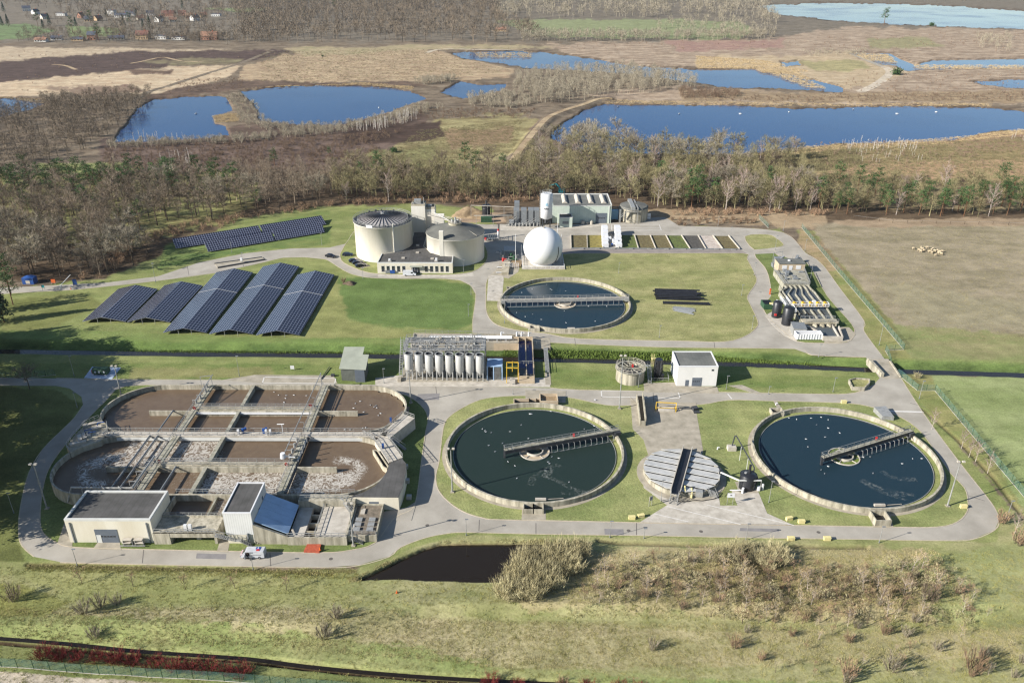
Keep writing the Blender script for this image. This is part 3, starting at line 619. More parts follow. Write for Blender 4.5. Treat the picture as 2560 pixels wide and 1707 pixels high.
# sludge water: brown, and brown with white foam lace
def foam_mat(k,foam):
    m=bpy.data.materials.new(k); m.use_nodes=True; n=m.node_tree.nodes; l=m.node_tree.links; b=n['Principled BSDF']
    g=n.new('ShaderNodeNewGeometry'); t=n.new('ShaderNodeTexNoise'); t.inputs['Scale'].default_value=.35; t.inputs['Detail'].default_value=5; t.inputs['Distortion'].default_value=1.2; l.new(g.outputs['Position'],t.inputs['Vector'])
    c=n.new('ShaderNodeValToRGB'); e=c.color_ramp.elements; e[0].position=.3;e[1].position=.75; e[0].color=(*lin((110,92,74)),1); e[1].color=(*lin((124,106,86)),1); l.new(t.outputs['Fac'],c.inputs[0])
    b.inputs['Roughness'].default_value=.32; b.inputs['Specular IOR Level'].default_value=.25; out=c.outputs[0]
    if foam:
        def ridge(sc_,w_,dist):
            q=n.new('ShaderNodeTexNoise'); q.inputs['Scale'].default_value=sc_; q.inputs['Detail'].default_value=5; q.inputs['Distortion'].default_value=dist; l.new(g.outputs['Position'],q.inputs['Vector'])
            a1=n.new('ShaderNodeMath'); a1.operation='SUBTRACT'; a1.inputs[1].default_value=.5; l.new(q.outputs['Fac'],a1.inputs[0]); a2_=n.new('ShaderNodeMath'); a2_.operation='ABSOLUTE'; l.new(a1.outputs[0],a2_.inputs[0])
            r_=n.new('ShaderNodeMapRange'); r_.inputs[1].default_value=0; r_.inputs[2].default_value=w_; r_.inputs[3].default_value=1; r_.inputs[4].default_value=0; l.new(a2_.outputs[0],r_.inputs[0]); return r_.outputs[0]
        r1=ridge(.45,.11,2.2); r2=ridge(1.1,.12,1.2)
        mx0=n.new('ShaderNodeMath'); mx0.operation='MULTIPLY_ADD'; mx0.inputs[1].default_value=.45; l.new(r2,mx0.inputs[0]); l.new(r1,mx0.inputs[2])
        a=n.new('ShaderNodeAttribute'); a.attribute_name='foam'
        a2=n.new('ShaderNodeMath'); a2.operation='ADD'; l.new(mx0.outputs[0],a2.inputs[0]); l.new(a.outputs['Fac'],a2.inputs[1])
        mr2=n.new('ShaderNodeMapRange'); mr2.inputs[1].default_value=.75; mr2.inputs[2].default_value=1.75; l.new(a2.outputs[0],mr2.inputs[0])
        mx=n.new('ShaderNodeMix'); mx.data_type='RGBA'; l.new(mr2.outputs[0],mx.inputs[0]); l.new(out,mx.inputs[6]); mx.inputs[7].default_value=(*lin((216,210,198)),1); out=mx.outputs[2]
        b.inputs['Roughness'].default_value=.5
    l.new(out,b.inputs['Base Color']); M[k]=m
foam_mat('sludge',False); foam_mat('foam',True)
def grid_water(name,m,t,x0,x1,y0,y1,z,inside,foamf,st=.7):
    """water sheet as a fine grid with a per-vertex amount of foam"""
    nx=int((x1-x0)/st)+1; ny=int((y1-y0)/st)+1; xs=np.linspace(x0,x1,nx); ys=np.linspace(y0,y1,ny); vs=[];fs=[];val=[]
    for j in range(ny):
        for i in range(nx): vs.append((xs[i],ys[j],z)); val.append(foamf(xs[i],ys[j]))
    for j in range(ny-1):
        for i in range(nx-1):
            if inside((xs[i]+xs[i+1])/2,(ys[j]+ys[j+1])/2): a=j*nx+i; fs.append((a,a+1,a+nx+1,a+nx))
    mb=MB(); mb.v=vs; mb.f=fs; o=B(mb,name,m,t); at_=o.data.attributes.new('foam','FLOAT','POINT'); at_.data.foreach_set('value',np.array(val,np.float32)); return o
def stadium(xa,xb,yc,r,n=20):
    pts=[(xb+r*math.cos(-PI/2+PI*k/n),yc+r*math.sin(-PI/2+PI*k/n)) for k in range(n+1)]
    return pts+[(xa+r*math.cos(PI/2+PI*k/n),yc+r*math.sin(PI/2+PI*k/n)) for k in range(n+1)]
def instad(x,y,xa,xb,yc,r): return math.hypot(x-min(max(x,xa),xb),y-yc)<r
def walkway(mb,rl,a,b,wd_,z,th=.25,rails=(1,1)):
    """concrete or grating deck from a to b (xy) with rails into rl"""
    a=Vector((*a,z));b=Vector((*b,z)); mb.bar(a-Vector((0,0,th/2)),b-Vector((0,0,th/2)),wd_,th)
    d=(b-a).normalized(); q=Vector((-d.y,d.x,0))*(wd_/2-.06)
    if rails[0]: rl.rail([a+q,b+q],step=2.2,r=.05)
    if rails[1]: rl.rail([a-q,b-q],step=2.2,r=.05)
TZ=3.4
# --- upper basin
t=thing('aeration_basin','upper of the two long oval concrete basins, filled with calm brown water','basin',(-71.5,194.2,0),0,'oval aeration basins')
mb=MB(); mb.wall(stadium(-101,-42.5,194.2,12.8),.42,-.5,TZ,True); B(mb,'outer_wall','concrete_wall',t)
grid_water('water_surface','sludge',t,-114.5,-29,181,207.5,1.9,lambda x,y:instad(x,y,-101,-42.5,194.2,12.75),lambda x,y:-9,2.)
mb=MB(); mb.bx(-100.7,-42.8,192.1,192.6,-.3,TZ); B(mb,'divider_wall','concrete_wall',t)
mb=MB(); mb.bx(-76.3,-75.4,181.6,206.9,-.3,TZ-.03); B(mb,'cross_wall','concrete_moss',t)
mb=MB(); mb.tube([(-94,192.4,TZ+.1),(-94,181,TZ+.1)],.2,8); mb.bar((-94,192.4,TZ),(-94,181,TZ),.1); B(mb,'air_pipe','tube_grey',t)
mb=MB(); rl=MB()
walkway(mb,rl,(-88.3,193.6),(-54.8,193.6),1.5,TZ+.1); B(mb,'walkway','concrete',t); B(rl,'railing','galv',t)
mb=MB(); mb.bar((-87.8,192.0,2.9),(-55,192.0,2.9),.5); B(mb,'white_pipe','white',t)
for x,nm in ((-88.3,'left'),(-54.6,'right')):
    mb=MB(); rl=MB(); walkway(mb,rl,(x,206.9),(x,181.4),1.7,TZ+.06,.5,(0,1)); B(mb,'bridge_deck','concrete_moss',t); B(rl,'railing','galv',t)
mb=MB()
for p in ((-87.3,196.2),(-87.1,199),(-86.9,202.8),(-87.5,205.5)): mb.cyl(p[0]-1.6,p[1],TZ,TZ+1.3,.35,8,.2); mb.bar((p[0]-2.6,p[1],TZ+1.2),(p[0]-.8,p[1],TZ+1.2),.14); mb.bar((p[0]-2.5,p[1],TZ),(p[0]-2.5,p[1],TZ+1.3),.12)
mb.tube([(-88.9,196,TZ+1.2),(-87.6,207.5,TZ+3.2)],.12,6); mb.bar((-88,207,TZ),(-88,207,TZ+3.2),.14); mb.bar((-91,206.5,TZ+3),(-88,207,TZ+3.1),.14); mb.bar((-91,206.5,0),(-91,206.5,TZ+3),.12)
B(mb,'aerator_drive','galv',t)
# --- lower basin
t=thing('aeration_basin','lower of the two long oval concrete basins, its brown water streaked with white foam','basin',(-71.5,167.2,0),0,'oval aeration basins')
arc=[p for p in stadium(-101,-42.5,167.2,12.6) ]
mb=MB(); mb.wall(arc,.42,-.5,TZ-.02,True); B(mb,'outer_wall','concrete_wall',t)
def ff(x,y):
    if x<-88.3:
        if y>166: # broad band sweeping round the left end
            r=math.hypot(x+100.7,y-166)
            if x>-100.7: return .52 if y>168.5 else .3
            return .62 if 4<r<8 else (-.05 if r<=4 else -.5)
        r=math.hypot(x+100.7,y-166)
        return .62 if 4<r<6.8 and x<-98 else (-.6)
    if x<-76: return (.5 if y>166 else -.35)
    if x<-54.6:
        if y>166: return .25 if (x+y*.6<-76+106 and y<177) else -.5
        return .55
    if y>166:
        r=math.hypot(x+43.5,y-165); return .55 if 4.5<r<7.5 and x>-45 else -.6
    r=math.hypot(x+44.5,y-165)
    if x<-44.5: return .55 if y>156.8 else .3
    return .6 if r<7.6 else -.6
gs=[(x,y) for x,y in ()]
def ffs(x,y): return sum(ff(x+a,y+b) for a in (-.9,0,.9) for b in (-.7,0,.7))/9
grid_water('water_surface','foam',t,-114.5,-29,154,180.5,1.9,lambda x,y:instad(x,y,-101,-42.5,167.2,12.55),ffs,.55)
mb=MB(); mb.bx(-100.7,-43.4,165.4,165.9,-.3,TZ); B(mb,'divider_wall','concrete_wall',t)
mb=MB(); mb.bx(-76.4,-75.4,154.8,179.6,-.3,TZ-.04); B(mb,'cross_wall','concrete_moss',t)
for x,y0,y1 in ((-95.3,179.4,166),(-93.2,179.4,166),(-95.3,165.6,155.2),(-93.2,165.6,155.2),(-83.2,165.6,155)):
    mb=MB(); mb.tube([(x,y0,TZ+.15),(x,y1,TZ+.15)],.22,8); mb.bar((x+.25,y0,TZ-.1),(x+.25,y1,TZ-.1),.1); B(mb,'air_pipe','tube_grey',t)
mb=MB(); rl=MB(); walkway(mb,rl,(-88.3,166.9),(-54.8,166.9),1.5,TZ+.1); B(mb,'walkway','concrete',t); B(rl,'railing','galv',t)
mb=MB(); rl=MB(); walkway(mb,rl,(-108.5,180.5),(-33.,180.5),2.1,TZ+.2,.5); B(mb,'main_walkway','slab_light',t); B(rl,'railing','galv',t)
mb=MB(); mb.bx(-104,-36,179.15,179.4,2.2,TZ-.35); B(mb,'white_channel','trim',t)
for x in (-88.3,-54.6):
    mb=MB(); rl=MB(); walkway(mb,rl,(x,179.4),(x,155.),1.7,TZ+.06,.5,(0,1)); B(mb,'bridge_deck','concrete_moss',t); B(rl,'railing','galv',t)
mb=MB(); mb.tube([(-53.4,179,TZ-.2),(-53.4,155,TZ-.2)],.28,8); B(mb,'suction_pipe','black_tank',t)
mb=MB()
mb.tube([(-89.2,168,TZ+1.6),(-89.2,154.8,TZ+1.6),(-97,154.9,TZ+1.5),(-104,155.6,TZ+1.2),(-105.2,154.6,1)],.24,8)
for x in (-92,-96,-101): mb.bar((x,154.6,TZ-.2),(x,154.6,TZ+1.9),.16); mb.bar((x-.6,155.2,TZ+1.8),(x+.6,154.2,TZ+1.8),.16)
for y in (158,162,166.5): mb.bar((-91.4,y,TZ+1.2),(-88.5,y,TZ+1.2),.16); mb.bar((-91.4,y,TZ),(-91.4,y,TZ+1.3),.14)
for y in np.arange(155.5,166,1.3): mb.bar((-91,y,TZ+.2),(-89.5,y+.8,TZ+1.1),.1)
B(mb,'air_main','galv',t)
mb=MB()
for y in (169.5,172,174.5,177): mb.cyl(-55.9,y,TZ,TZ+1.2,.4,8,.3); mb.bar((-57.8,y,TZ+.8),(-54,y,TZ+.8),.14); mb.bar((-53.2,y-.5,TZ),(-53.2,y-.5,TZ+1.9),.2)
mb.bar((-53.6,168,TZ+.2),(-53.6,178,TZ+.2),.4)
B(mb,'aerator_drive','galv',t)
mb=MB()
for x in (-71,-65.5): mb=MB(); mb.box(x,180.6,TZ+.2,.6,.6,1.5); mb.cyl(x+.6,180.9,TZ+1.2,TZ+1.8,.35,8); B(mb,'gate_motor','blue',t)
mb=MB()
for x in (-72,-64.7,-63.6): mb=MB(); mb.box(x,180.,TZ+.2,.5,.5,1.6); B(mb,'control_post','white',t)
mb=MB(); mb.bar((-60.6,180.9,TZ),(-60.6,180.9,TZ+2.8),.12); mb.bar((-62,181.4,TZ+2.6),(-60,181,TZ+2.9),.16); B(mb,'wind_vane','white',t)
for x,y in ((-88.2,192.8),(-56.3,194.3),(-87.9,167.2),(-55.9,166)):
    o=thing('life_buoy','red and white life buoy hung on the walkway railing of the oval basins','life buoy',(x,y,TZ),0,'life buoys at the oval basins')
    mb=MB(); mb.ring(x,0,.18,.42,-.08,.08,14); mb.v=[(a,c_+y-.1,b+TZ+.7) for a,b,c_ in mb.v]; B(mb,'ring','red',o)
    mb=MB(); mb.bar((x,y,TZ),(x,y,TZ+1.),.08); B(mb,'post','white',o)
# long boom over the right bridge
t=thing('gas_boom','long thin metal boom running above the right bridge of the oval basins','boom',(-56.5,188,0))
mb=MB(); mb.tube([(-56.5,210,5.9),(-56.9,168.4,5.5)],.13,6); B(mb,'beam','galv',t)
mb=MB()
for y in (203,196,189.5,183,176): mb.bar((-56.6,y,5.6),(-55.4,y,5.6),.12); mb.bar((-55.4,y,TZ),(-55.4,y,5.6),.1)
mb.bar((-56.6,209.8,0),(-56.6,209.8,5.9),.2); B(mb,'strut','galv',t)
mb=MB(); mb.cyl(-57,167.6,4.9,6.2,.75,12,.6); mb.bar((-57,167.6,5.3),(-54,167.6,5.),.2); B(mb,'mixer_head','white',t)
# west valve platform between the ovals
pts=gp([(228,961),(246,975),(249,992),(240,1004),(232,1013),(187,1027),(162,1040),(153,1027),(168,1004),(197,974)],TZ)
t=thing('valve_platform','concrete valve platform with railings wedged between the left ends of the oval basins','platform',(pts[0][0],pts[0][1],0))
mb=MB(); mb.prism(pts,-.2,TZ+.06); B(mb,'deck','concrete',t)
rl=MB(); rl.rail([(*p,TZ+.06) for p in pts[6:]+pts[:1]],step=1.4,r=.05); rl.rail([(*p,TZ+.06) for p in pts[1:4]],step=1.4,r=.05); B(rl,'railing','galv',t)
mb=MB()
for u,v,sx,sy in ((206,977,3.2,1.),(222,985,2.5,1.2),(195,1003,1,3),(184,1008,1,3.2),(203,1000,1.2,2.2),(180,1020,3.8,1.)):
    q=P(u,v,TZ); mb.box(q.x,q.y,TZ+.06,sx,sy,.55,.5)
B(mb,'gate_frame','slab_light',t)
mb=MB()
for u,v in ((232,978),(203,995),(212,1000)): q=P(u,v,TZ); mb=MB(); mb.tube([(q.x-1,q.y,TZ),(q.x-.7,q.y,TZ+1),(q.x+1,q.y+.3,TZ+1.1)],.13,6); B(mb,'gate_spindle','blue',t)
# east platforms, flume and roofed corner
t=thing('outlet_platform','raised concrete outlet platform with railings at the right end of the oval basins','platform',(-27,187,0))
a=gp([(927,951),(953,961),(895,1007),(874,999)],TZ); mb=MB(); mb.prism(a,-.2,TZ+.2)
b=gp([(874,1000),(893,1008),(925,1051),(893,1063),(861,1014)],TZ); mb.prism(b,-.2,TZ+.1); B(mb,'deck','slab_light',t)
rl=MB()
for L in ([(928,951),(952,960)],[(925,952),(874,998)],[(892,1008),(925,1050)],[(861,1014),(893,1061)],[(835,996),(861,1012)]): rl.rail([(*XY(u,v,TZ+.2),TZ+.2) for u,v in L],step=1.3,r=.05)
B(rl,'railing','galv',t)
mb=MB(); q=gp([(857,1033),(867,1033),(892,1070),(888,1075),(880,1070)],TZ); mb.wall(q,.25,1.8,TZ,True); B(mb,'flume','concrete',t)
mb=MB(); mb.sheet(q,2.7); B(mb,'flume_water','black',t)
mb=MB()
for u,v in ((898,970),(880,1030)): w_=P(u,v,TZ); mb=MB(); mb.box(w_.x,w_.y,TZ+.2,.5,.5,1.3); B(mb,'gate_motor','blue',t)
st=[P(896,1005,3.4),P(932,1032,.1)]
mb=MB(); n=12
for i in range(n):
    q=st[0].lerp(st[1],i/n); mb.box(q.x,q.y,q.z-.1,1.,.5,.08)
for s in (-.5,.5): mb.bar(st[0]+Vector((0,s,1)),st[1]+Vector((0,s,1)),.07); mb.bar(st[0]+Vector((0,s,0)),st[1]+Vector((0,s,0)),.1)
B(mb,'stairs','galv',t)
t=thing('blower_building','low building with a dark curved roof over the right corner of the lower oval basin','building',(-32,160,0))
R1=gp([(893,1064),(923,1052),(933,1063),(933,1082),(925,1118),(915,1142),(803,1141),(835,1130),(860,1116),(876,1100),(886,1086),(891,1076)],TZ+.3)
mb=MB(); mb.prism(R1,-.2,TZ+.15); B(mb,'wall','cream_wall',t)
c=(sum(p[0] for p in R1)/len(R1),sum(p[1] for p in R1)/len(R1)); mb=MB(); mb.prism([(c[0]+(x-c[0])*.99,c[1]+(y-c[1])*.985) for x,y in R1],TZ+.155,TZ+.3); B(mb,'roof','roof_dark',t)
mb=MB(); mb.bx(-33.5,-31.2,153.2,153.6,0,2.4); B(mb,'door','door_grey',t)
for u,v,z in ((933,1108,1.6),(938,1145,.2),(930,1075,1.)): q=P(u,v,z); mb=MB(); mb.box(q.x+.2,q.y,z,1.2,1.,1.); B(mb,'air_unit','galv',t)
# --- pump house
t=thing('pump_house','cream pump house with dark flat roof and grey roller door in the bottom left corner','building',(-88.9,146.6,0))
x0,x1,y0,y1=-98.3,-79.4,141.5,151.9
mb=MB(); mb.bx(x0,x1,y0,y1,-.2,6.); B(mb,'wall','cream_wall',t)
mb=MB(); mb.wall([(x0+.2,y0+.2),(x1-.2,y0+.2),(x1-.2,y1-.2),(x0+.2,y1-.2)],.44,5.98,6.5,True); B(mb,'parapet','trim',t)
mb=MB(); mb.bx(x0+.4,x1-.4,y0+.4,y1-.4,6.,6.1); B(mb,'roof','roof_dark',t)
q=P(227,1240),P(277,1241); dx0,dx1=-92.3,-87.3
mb=MB(); mb.bx(dx0,dx1,y0-.08,y0+.02,0,3.7); o=B(mb,'roller_door','door_grey',t)
mb=MB(); [mb.bx(dx0+.4+i*.7,dx0+.9+i*.7,y0-.12,y0-.08,1.6,2.) for i in range(6)]; m2=B(mb,'door_window','glass_dark',o)
mb=MB(); mb.bx(dx0+.2,dx0+1.2,y0-.13,y0-.085,.0,2.2); B(mb,'wicket_door','trim',t)
for x in (-97.3,-80.4): mb=MB(); mb.bx(x-.12,x+.12,y0-.2,y0,0,5.6); B(mb,'drain_pipe','tube_grey',t)
t=thing('picnic_table','two stacked grey picnic tables standing against the pump house wall','table',(-83.5,140.7,.1))
mb=MB()
for x,z in ((-85,1.6),(-82.6,1.6),(-85.3,.75),(-82.4,.75)): mb.bx(x-.95,x+.95,140.2,141.2,z,z+.08)
B(mb,'table_top','slab_light',t); mb=MB(); [mb.bx(x-.06,x+.06,140.4,141,0,1.6) for x in (-86,-84,-83.4,-81.6)]; mb.bx(-86.6,-81,139.8,140.1,.4,.46); B(mb,'frame','galv',t)
# --- deck between pump house and tower
t=thing('intake_deck','concrete deck and open brown tank between the pump house and the white tower','deck',(-72.5,147,0))
mb=MB(); mb.bx(-79.3,-66,146.6,154.6,-.2,.3); mb.bx(-79.3,-65.4,141.,146.8,2.5,3.0); mb.bx(-79.3,-75.6,140.9,141.25,-.1,3.); mb.bx(-75.6,-63.5,140.95,141.25,1.9,3.0)
mb.bx(-75.8,-75.4,141.2,146.8,-.1,2.6); mb.bx(-65.9,-65.3,141.1,146.8,-.1,2.6); mb.wall([(-79.2,146.9),(-66.1,146.9),(-66.1,154.4),(-79.2,154.4)],.35,.2,TZ,True)
B(mb,'deck','concrete_wall',t)
mb=MB(); mb.bx(-79,-69.6,147,154.2,.3,1.7); B(mb,'water_surface','sludge',t)
mb=MB(); mb.bx(-69.6,-69.2,147,154.2,.3,3.); B(mb,'weir_wall','concrete_moss',t)
mb=MB(); mb.bx(-69.2,-66.2,147,154.2,.3,2.2); B(mb,'scum_bed','foam',t)
rl=MB()
for L in ([(-79,141.1),(-65.5,141.1)],[(-79,146.8),(-66,146.8)],[(-79.2,155.2),(-56,155.2)]): rl.rail([(*p,3.05 if p[1]<150 else TZ) for p in L],step=1.5,r=.05)
B(rl,'railing','galv',t)
mb=MB(); mb.box(-72.3,142.2,3,.7,.5,1.5); mb.box(-71.3,142.2,3,.7,.5,1.5); B(mb,'control_cabinet','white',t)
mb=MB(); mb.bx(-75,-71.5,142.6,143,.5,.7); mb.bx(-70.5,-69.5,142.5,143,.1,.5); B(mb,'bench','slab_light',t)
# --- screw pump tower, covers and yard
t=thing('screw_pump_house','tall white ribbed tower with dark flat roof and sloping blue covers falling to the right','building',(-57,146,0))
x0,x1,y0,y1=-63.1,-56.9,141.2,152.3
mb=MB(); mb.bx(x0,x1,y0,y1,2.6,8.3); B(mb,'cladding','rib_white',t)
mb=MB(); mb.bx(x0+.1,x1-.1,y0+.1,y1-.1,-.2,2.6); B(mb,'base_wall','cream_wall',t)
mb=MB(); mb.wall([(x0+.1,y0+.1),(x1-.1,y0+.1),(x1-.1,y1-.1),(x0+.1,y1-.1)],.3,8.28,8.6,True); B(mb,'parapet','white',t)
mb=MB(); mb.bx(x0+.25,x1-.25,y0+.25,y1-.25,8.3,8.36); B(mb,'roof','roof_dark',t)
mb=MB(); mb.bx(x1,x1+.06,149,149.7,6,6.8); B(mb,'window','glass_dark',t); mb=MB(); mb.bx(x1,x1+.06,146,146.7,5,5.8); B(mb,'window','glass_dark',t)
mb=MB(); mb.bx(x1-.1,x1+.3,y0-.15,y0+.25,0,5); mb.bx(x1-1.6,x1-1.3,y0-.3,y0,.2,3); B(mb,'drain_pipe','tube_grey',t)
M['cover_blue']=mat('cover_blue',(176,204,234),.5,.08,.4)
for i in range(4):
    ya=142.0+i*2.55; yb=ya+2.5; mb=MB()
    mb.add([(-56.8,ya,5.7),(-49.6,ya-.3,2.5),(-49.6,yb-.3,2.5),(-56.8,yb,5.7)]+[(-56.8,ya,5.5),(-49.6,ya-.3,2.3),(-49.6,yb-.3,2.3),(-56.8,yb,5.5)],[(0,1,2,3),(4,7,6,5),(0,4,5,1),(2,6,7,3),(1,5,6,2)]); B(mb,'sloping_cover','cover_blue',t)
for ya in (141.0,151.8): mb=MB(); mb.add([(-56.9,ya,0),(-49.7,ya,0),(-49.7,ya,2.2),(-56.9,ya,5.4),(-56.9,ya+.5,0),(-49.7,ya+.5,0),(-49.7,ya+.5,2.2),(-56.9,ya+.5,5.4)],[(0,1,2,3),(7,6,5,4),(3,2,6,7),(1,5,6,2)]); B(mb,'side_wall','concrete_wall',t)
mb=MB(); n=11
for a,b,z0,z1 in ((-65.3,-61,3,1.7),(-60,-57.6,1.7,.1)):
    for i in range(n): q=i/n; mb.bx(a+(b-a)*q,a+(b-a)*q+.3,140.,140.8,z0+(z1-z0)*q-.05,z0+(z1-z0)*q+.03)
    for y in (140.,140.8): mb.bar((a,y,z0),(b,y,z1),.12); mb.bar((a,y,z0+1),(b,y,z1+1),.07); [mb.bar((a+(b-a)*k/5,y,z0+(z1-z0)*k/5),(a+(b-a)*k/5,y,z0+(z1-z0)*k/5+1),.06) for k in range(6)]
mb.bx(-61,-60,140.,140.8,1.6,1.7)
B(mb,'stairs','galv',t)
t=thing('inlet_yard','raised concrete inlet basin with dark openings, railings and paved deck beside the blue covers','basin',(-43,146,0))
mb=MB(); mb.bx(-49.7,-36.5,140.7,141.1,-.2,2.15); mb.bx(-36.9,-36.5,141.1,153,-.2,2.15); mb.bx(-49.8,-36.5,152.2,154.4,-.2,3.35); B(mb,'wall','concrete_wall',t)
mb=MB(); mb.bx(-49.6,-46.3,141.1,152.2,-.2,1.5); mb.bx(-43.7,-37,141.1,152.2,-.2,1.75); B(mb,'deck','slab_light',t)
mb=MB(); mb.bx(-46.3,-43.7,141.1,152.2,-.2,.1); B(mb,'dark_channel','black',t)
mb=MB(); [mb.bx(-46.3,-43.7,y,y+.35,.1,1.4) for y in (143.6,146.4,149.4)]; B(mb,'cross_wall','concrete',t)
rl=MB(); rl.rail([(-43.7,141.2,1.8),(-43.7,152,1.8)],r=.05); rl.rail([(-49.6,140.9,2.15),(-36.6,140.9,2.15)],r=.05); rl.rail([(-49.6,153,3.4),(-38,153,3.4)],r=.05); rl.rail([(-54,155.1,TZ),(-37,155.1,TZ)],r=.05); B(rl,'railing','galv',t)
mb=MB(); n=12
for i in range(n): q=i/n; mb.box(-39.8+2.6*q,153+-2.6*q,3.3-1.5*q,1.2,.35,.08,-.7)
for s in (-.55,.55): mb.bar((-39.8+s,153.3,3.4),(-37.2+s,150.4,1.8),.12); mb.bar((-39.8+s,153.3,4.4),(-37.2+s,150.4,2.8),.08)
B(mb,'stairs','galv',t)
t=thing('hatch_platform','gravelled concrete platform with two rows of grey hatches right of the inlet basin','platform',(-33.3,146.5,0))
mb=MB(); mb.wall([(-36.3,142),(-30.2,142),(-30.2,153),(-36.3,153)],.3,-.2,1.9,True); B(mb,'wall','concrete_wall',t)
mb=MB(); mb.bx(-36.2,-30.3,142.1,152.9,-.2,1.5); B(mb,'gravel_bed','gravel',t)
for x in (-34.9,-31.9):
    for y in (144.2,145.9,147.6): mb=MB(); mb.box(x,y,1.5,1.5,1.2,.35); B(mb,'hatch','galv',t)
for x,y in ((-36,145),(-34.5,150.6)): mb=MB(); mb.box(x,y,1.5,1.,1.8,.3); B(mb,'hatch','slab_light',t)
rl=MB(); rl.rail([(-36.2,142.1,1.9),(-30.3,142.1,1.9)],r=.05); B(rl,'railing','galv',t)
mb=MB()
for i in range(8): mb.bx(-35.6+i*.32,-35.3+i*.32,140.9,141.8,1.5-i*.19,1.58-i*.19)
for y in (140.9,141.8): mb.bar((-35.6,y,1.5),(-33,y,.1),.1); mb.bar((-35.6,y,2.5),(-33,y,1.1),.07)
B(mb,'stairs','galv',t)
t=thing('concrete_cover','rust red slab lying on the grass beside the road below the inlet basin','slab',(*XY(718,1262),.06)); mb=MB(); q=gp([(706,1253),(738,1253),(734,1270),(698,1269)]); mb.prism(q,0,.5); B(mb,'slab','brick_red',t)
# --- settling tanks
def clarifier(cx,cy,Rr,label,m,p0,p1,full=False,beige=True,z=1.45):
    t=thing('settling_tank',label,'tank',(cx,cy,0),0,'round open settling tanks')
    mb=MB(); mb.ring(cx,cy,Rr-.5,Rr,-.3,z,128); B(mb,'rim_wall','concrete_wall',t)
    mb=MB(); mb.ring(cx,cy,Rr-.05,Rr+.9,-.3,.075,128); B(mb,'apron','slab',t)
    wz=.15
    mb=MB(); mb.disc(cx,cy,wz,Rr-1.95,128); B(mb,'water_surface',m,t)
    mb=MB(); mb.disc(cx,cy,wz-.35,Rr-.45,128); B(mb,'outer_channel','black_tank',t)
    mb=MB(); mb.ring(cx,cy,Rr-2.05,Rr-1.93,-.4,wz+.12,128); B(mb,'weir','galv',t)
    mb=MB(); mb.ring(cx,cy,3.75,4.0,-.5,wz+.25,40); mb.ring(cx,cy,2.1,2.35,-.5,wz+.7,32)
    for k in range(5): a=k*2*PI/5+.3; mb.bar((cx+2.3*math.cos(a),cy+2.3*math.sin(a),wz+.2),(cx+3.8*math.cos(a),cy+3.8*math.sin(a),wz+.2),.16)
    B(mb,'centre_well','slab_light',t)
    mb=MB(); mb.ring(cx,cy,2.35,3.75,-.5,wz+.06,40); B(mb,'scum_ring','beige_wall' if beige else 'green_moss',t)
    if full: mb=MB(); mb.cyl(cx,cy,-.4,wz+.5,2.1,32); B(mb,'centre_cap','slab',t)
    a=Vector((*p0,2.55)); b=Vector((*p1,2.55)); d=(b-a).normalized(); q=Vector((-d.y,d.x,0))
    mb=MB(); mb.bar(a,b,1.1,.12); B(mb,'bridge_deck','concrete_moss' if not full else 'slab_light',t)
    mb=MB()
    for s in (-.6,.6): mb.bar(a+q*s-Vector((0,0,.5)),b+q*s-Vector((0,0,.5)),.12,1.)
    e=(b-a).length; k=0.
    while k<e: c=a+d*k; mb.bar(c+q*.6-Vector((0,0,.9)),c-q*.6-Vector((0,0,.9)),.1); k+=2
    mb.box(b.x-d.x*.8,b.y-d.y*.8,1.3,1.6,2.4,1.1,math.atan2(d.y,d.x))
    if full: mb.box(a.x+d.x*.8,a.y+d.y*.8,1.3,1.2,2.,1.,math.atan2(d.y,d.x))
    mb.bar(a-Vector((0,0,2.3)),a,.5) if not full else None
    B(mb,'bridge_girder','galv' if full else 'dark_metal',t)
    rl=MB(); [rl.rail([a+q*s,b+q*s],step=2.3,r=.045) for s in (-.58,.58)]; rl.rail([a+q*.58,a-q*.58],r=.045); B(rl,'railing','galv',t)
    mb=MB(); k=4.5 if not full else 1.5; s=-1
    lim=(b-Vector((cx,cy,2.55))).length
    while k<(e-2):
        c=a+d*k
        if full or (c-Vector((cx,cy,2.55))).length>4.2:
            c2=c-q*.9; mb.bar(c2+Vector((0,0,-.8)),c2-q*.5+Vector((0,0,-.7)),.09); mb.bar(c2-q*.5+Vector((0,0,-.7)),c2-q*.8+Vector((0,0,-2.2)),.1)
        k+=1.6 if not full else 2.
    c2=-q*1.6+Vector((0,0,-2.3)); mb.bar(a+d*(6 if not full else 2)+c2,b-d*2.4+c2,.14)
    B(mb,'scraper','galv',t)
    c=a+d*e*.6; mb=MB(); mb.box(c.x+q.x*.4,c.y+q.y*.4,2.65,.5,.3,.8); B(mb,'buoy_box','red',t)
    # scum box by the lower rim
    mb=MB(); mb.box(cx+1,cy-Rr+2.9,wz,2.6,.6,.5); mb.bar((cx+2,cy-Rr+2.9,wz+.2),(cx+6.5,cy-Rr+3.4,wz+.2),.12); B(mb,'scum_box','slab_light',t)
    return t
M['green_moss']=mat('green_moss',(120,136,60),.9,.2,1.)
C1=(5.95,177.35); C2=(86.5,175.4); C3=(19.5,273.9)
_c1=clarifier(*C1,23.3,'middle settling tank with dark green water and a half bridge pointing right','clar_water',(-1.9,174.7),(28.9,184.6))
clarifier(*C2,23.3,'right-hand settling tank with dark blue water and a half bridge rising to the right','clar_water_blue',(79.3,171.7),(107.8,184.6),beige=False)
clarifier(*C3,24.1,'upper settling tank with blue water crossed by one full-width bridge','clar_water_blue',(-4.1,272.6),(43.2,275.3),True)
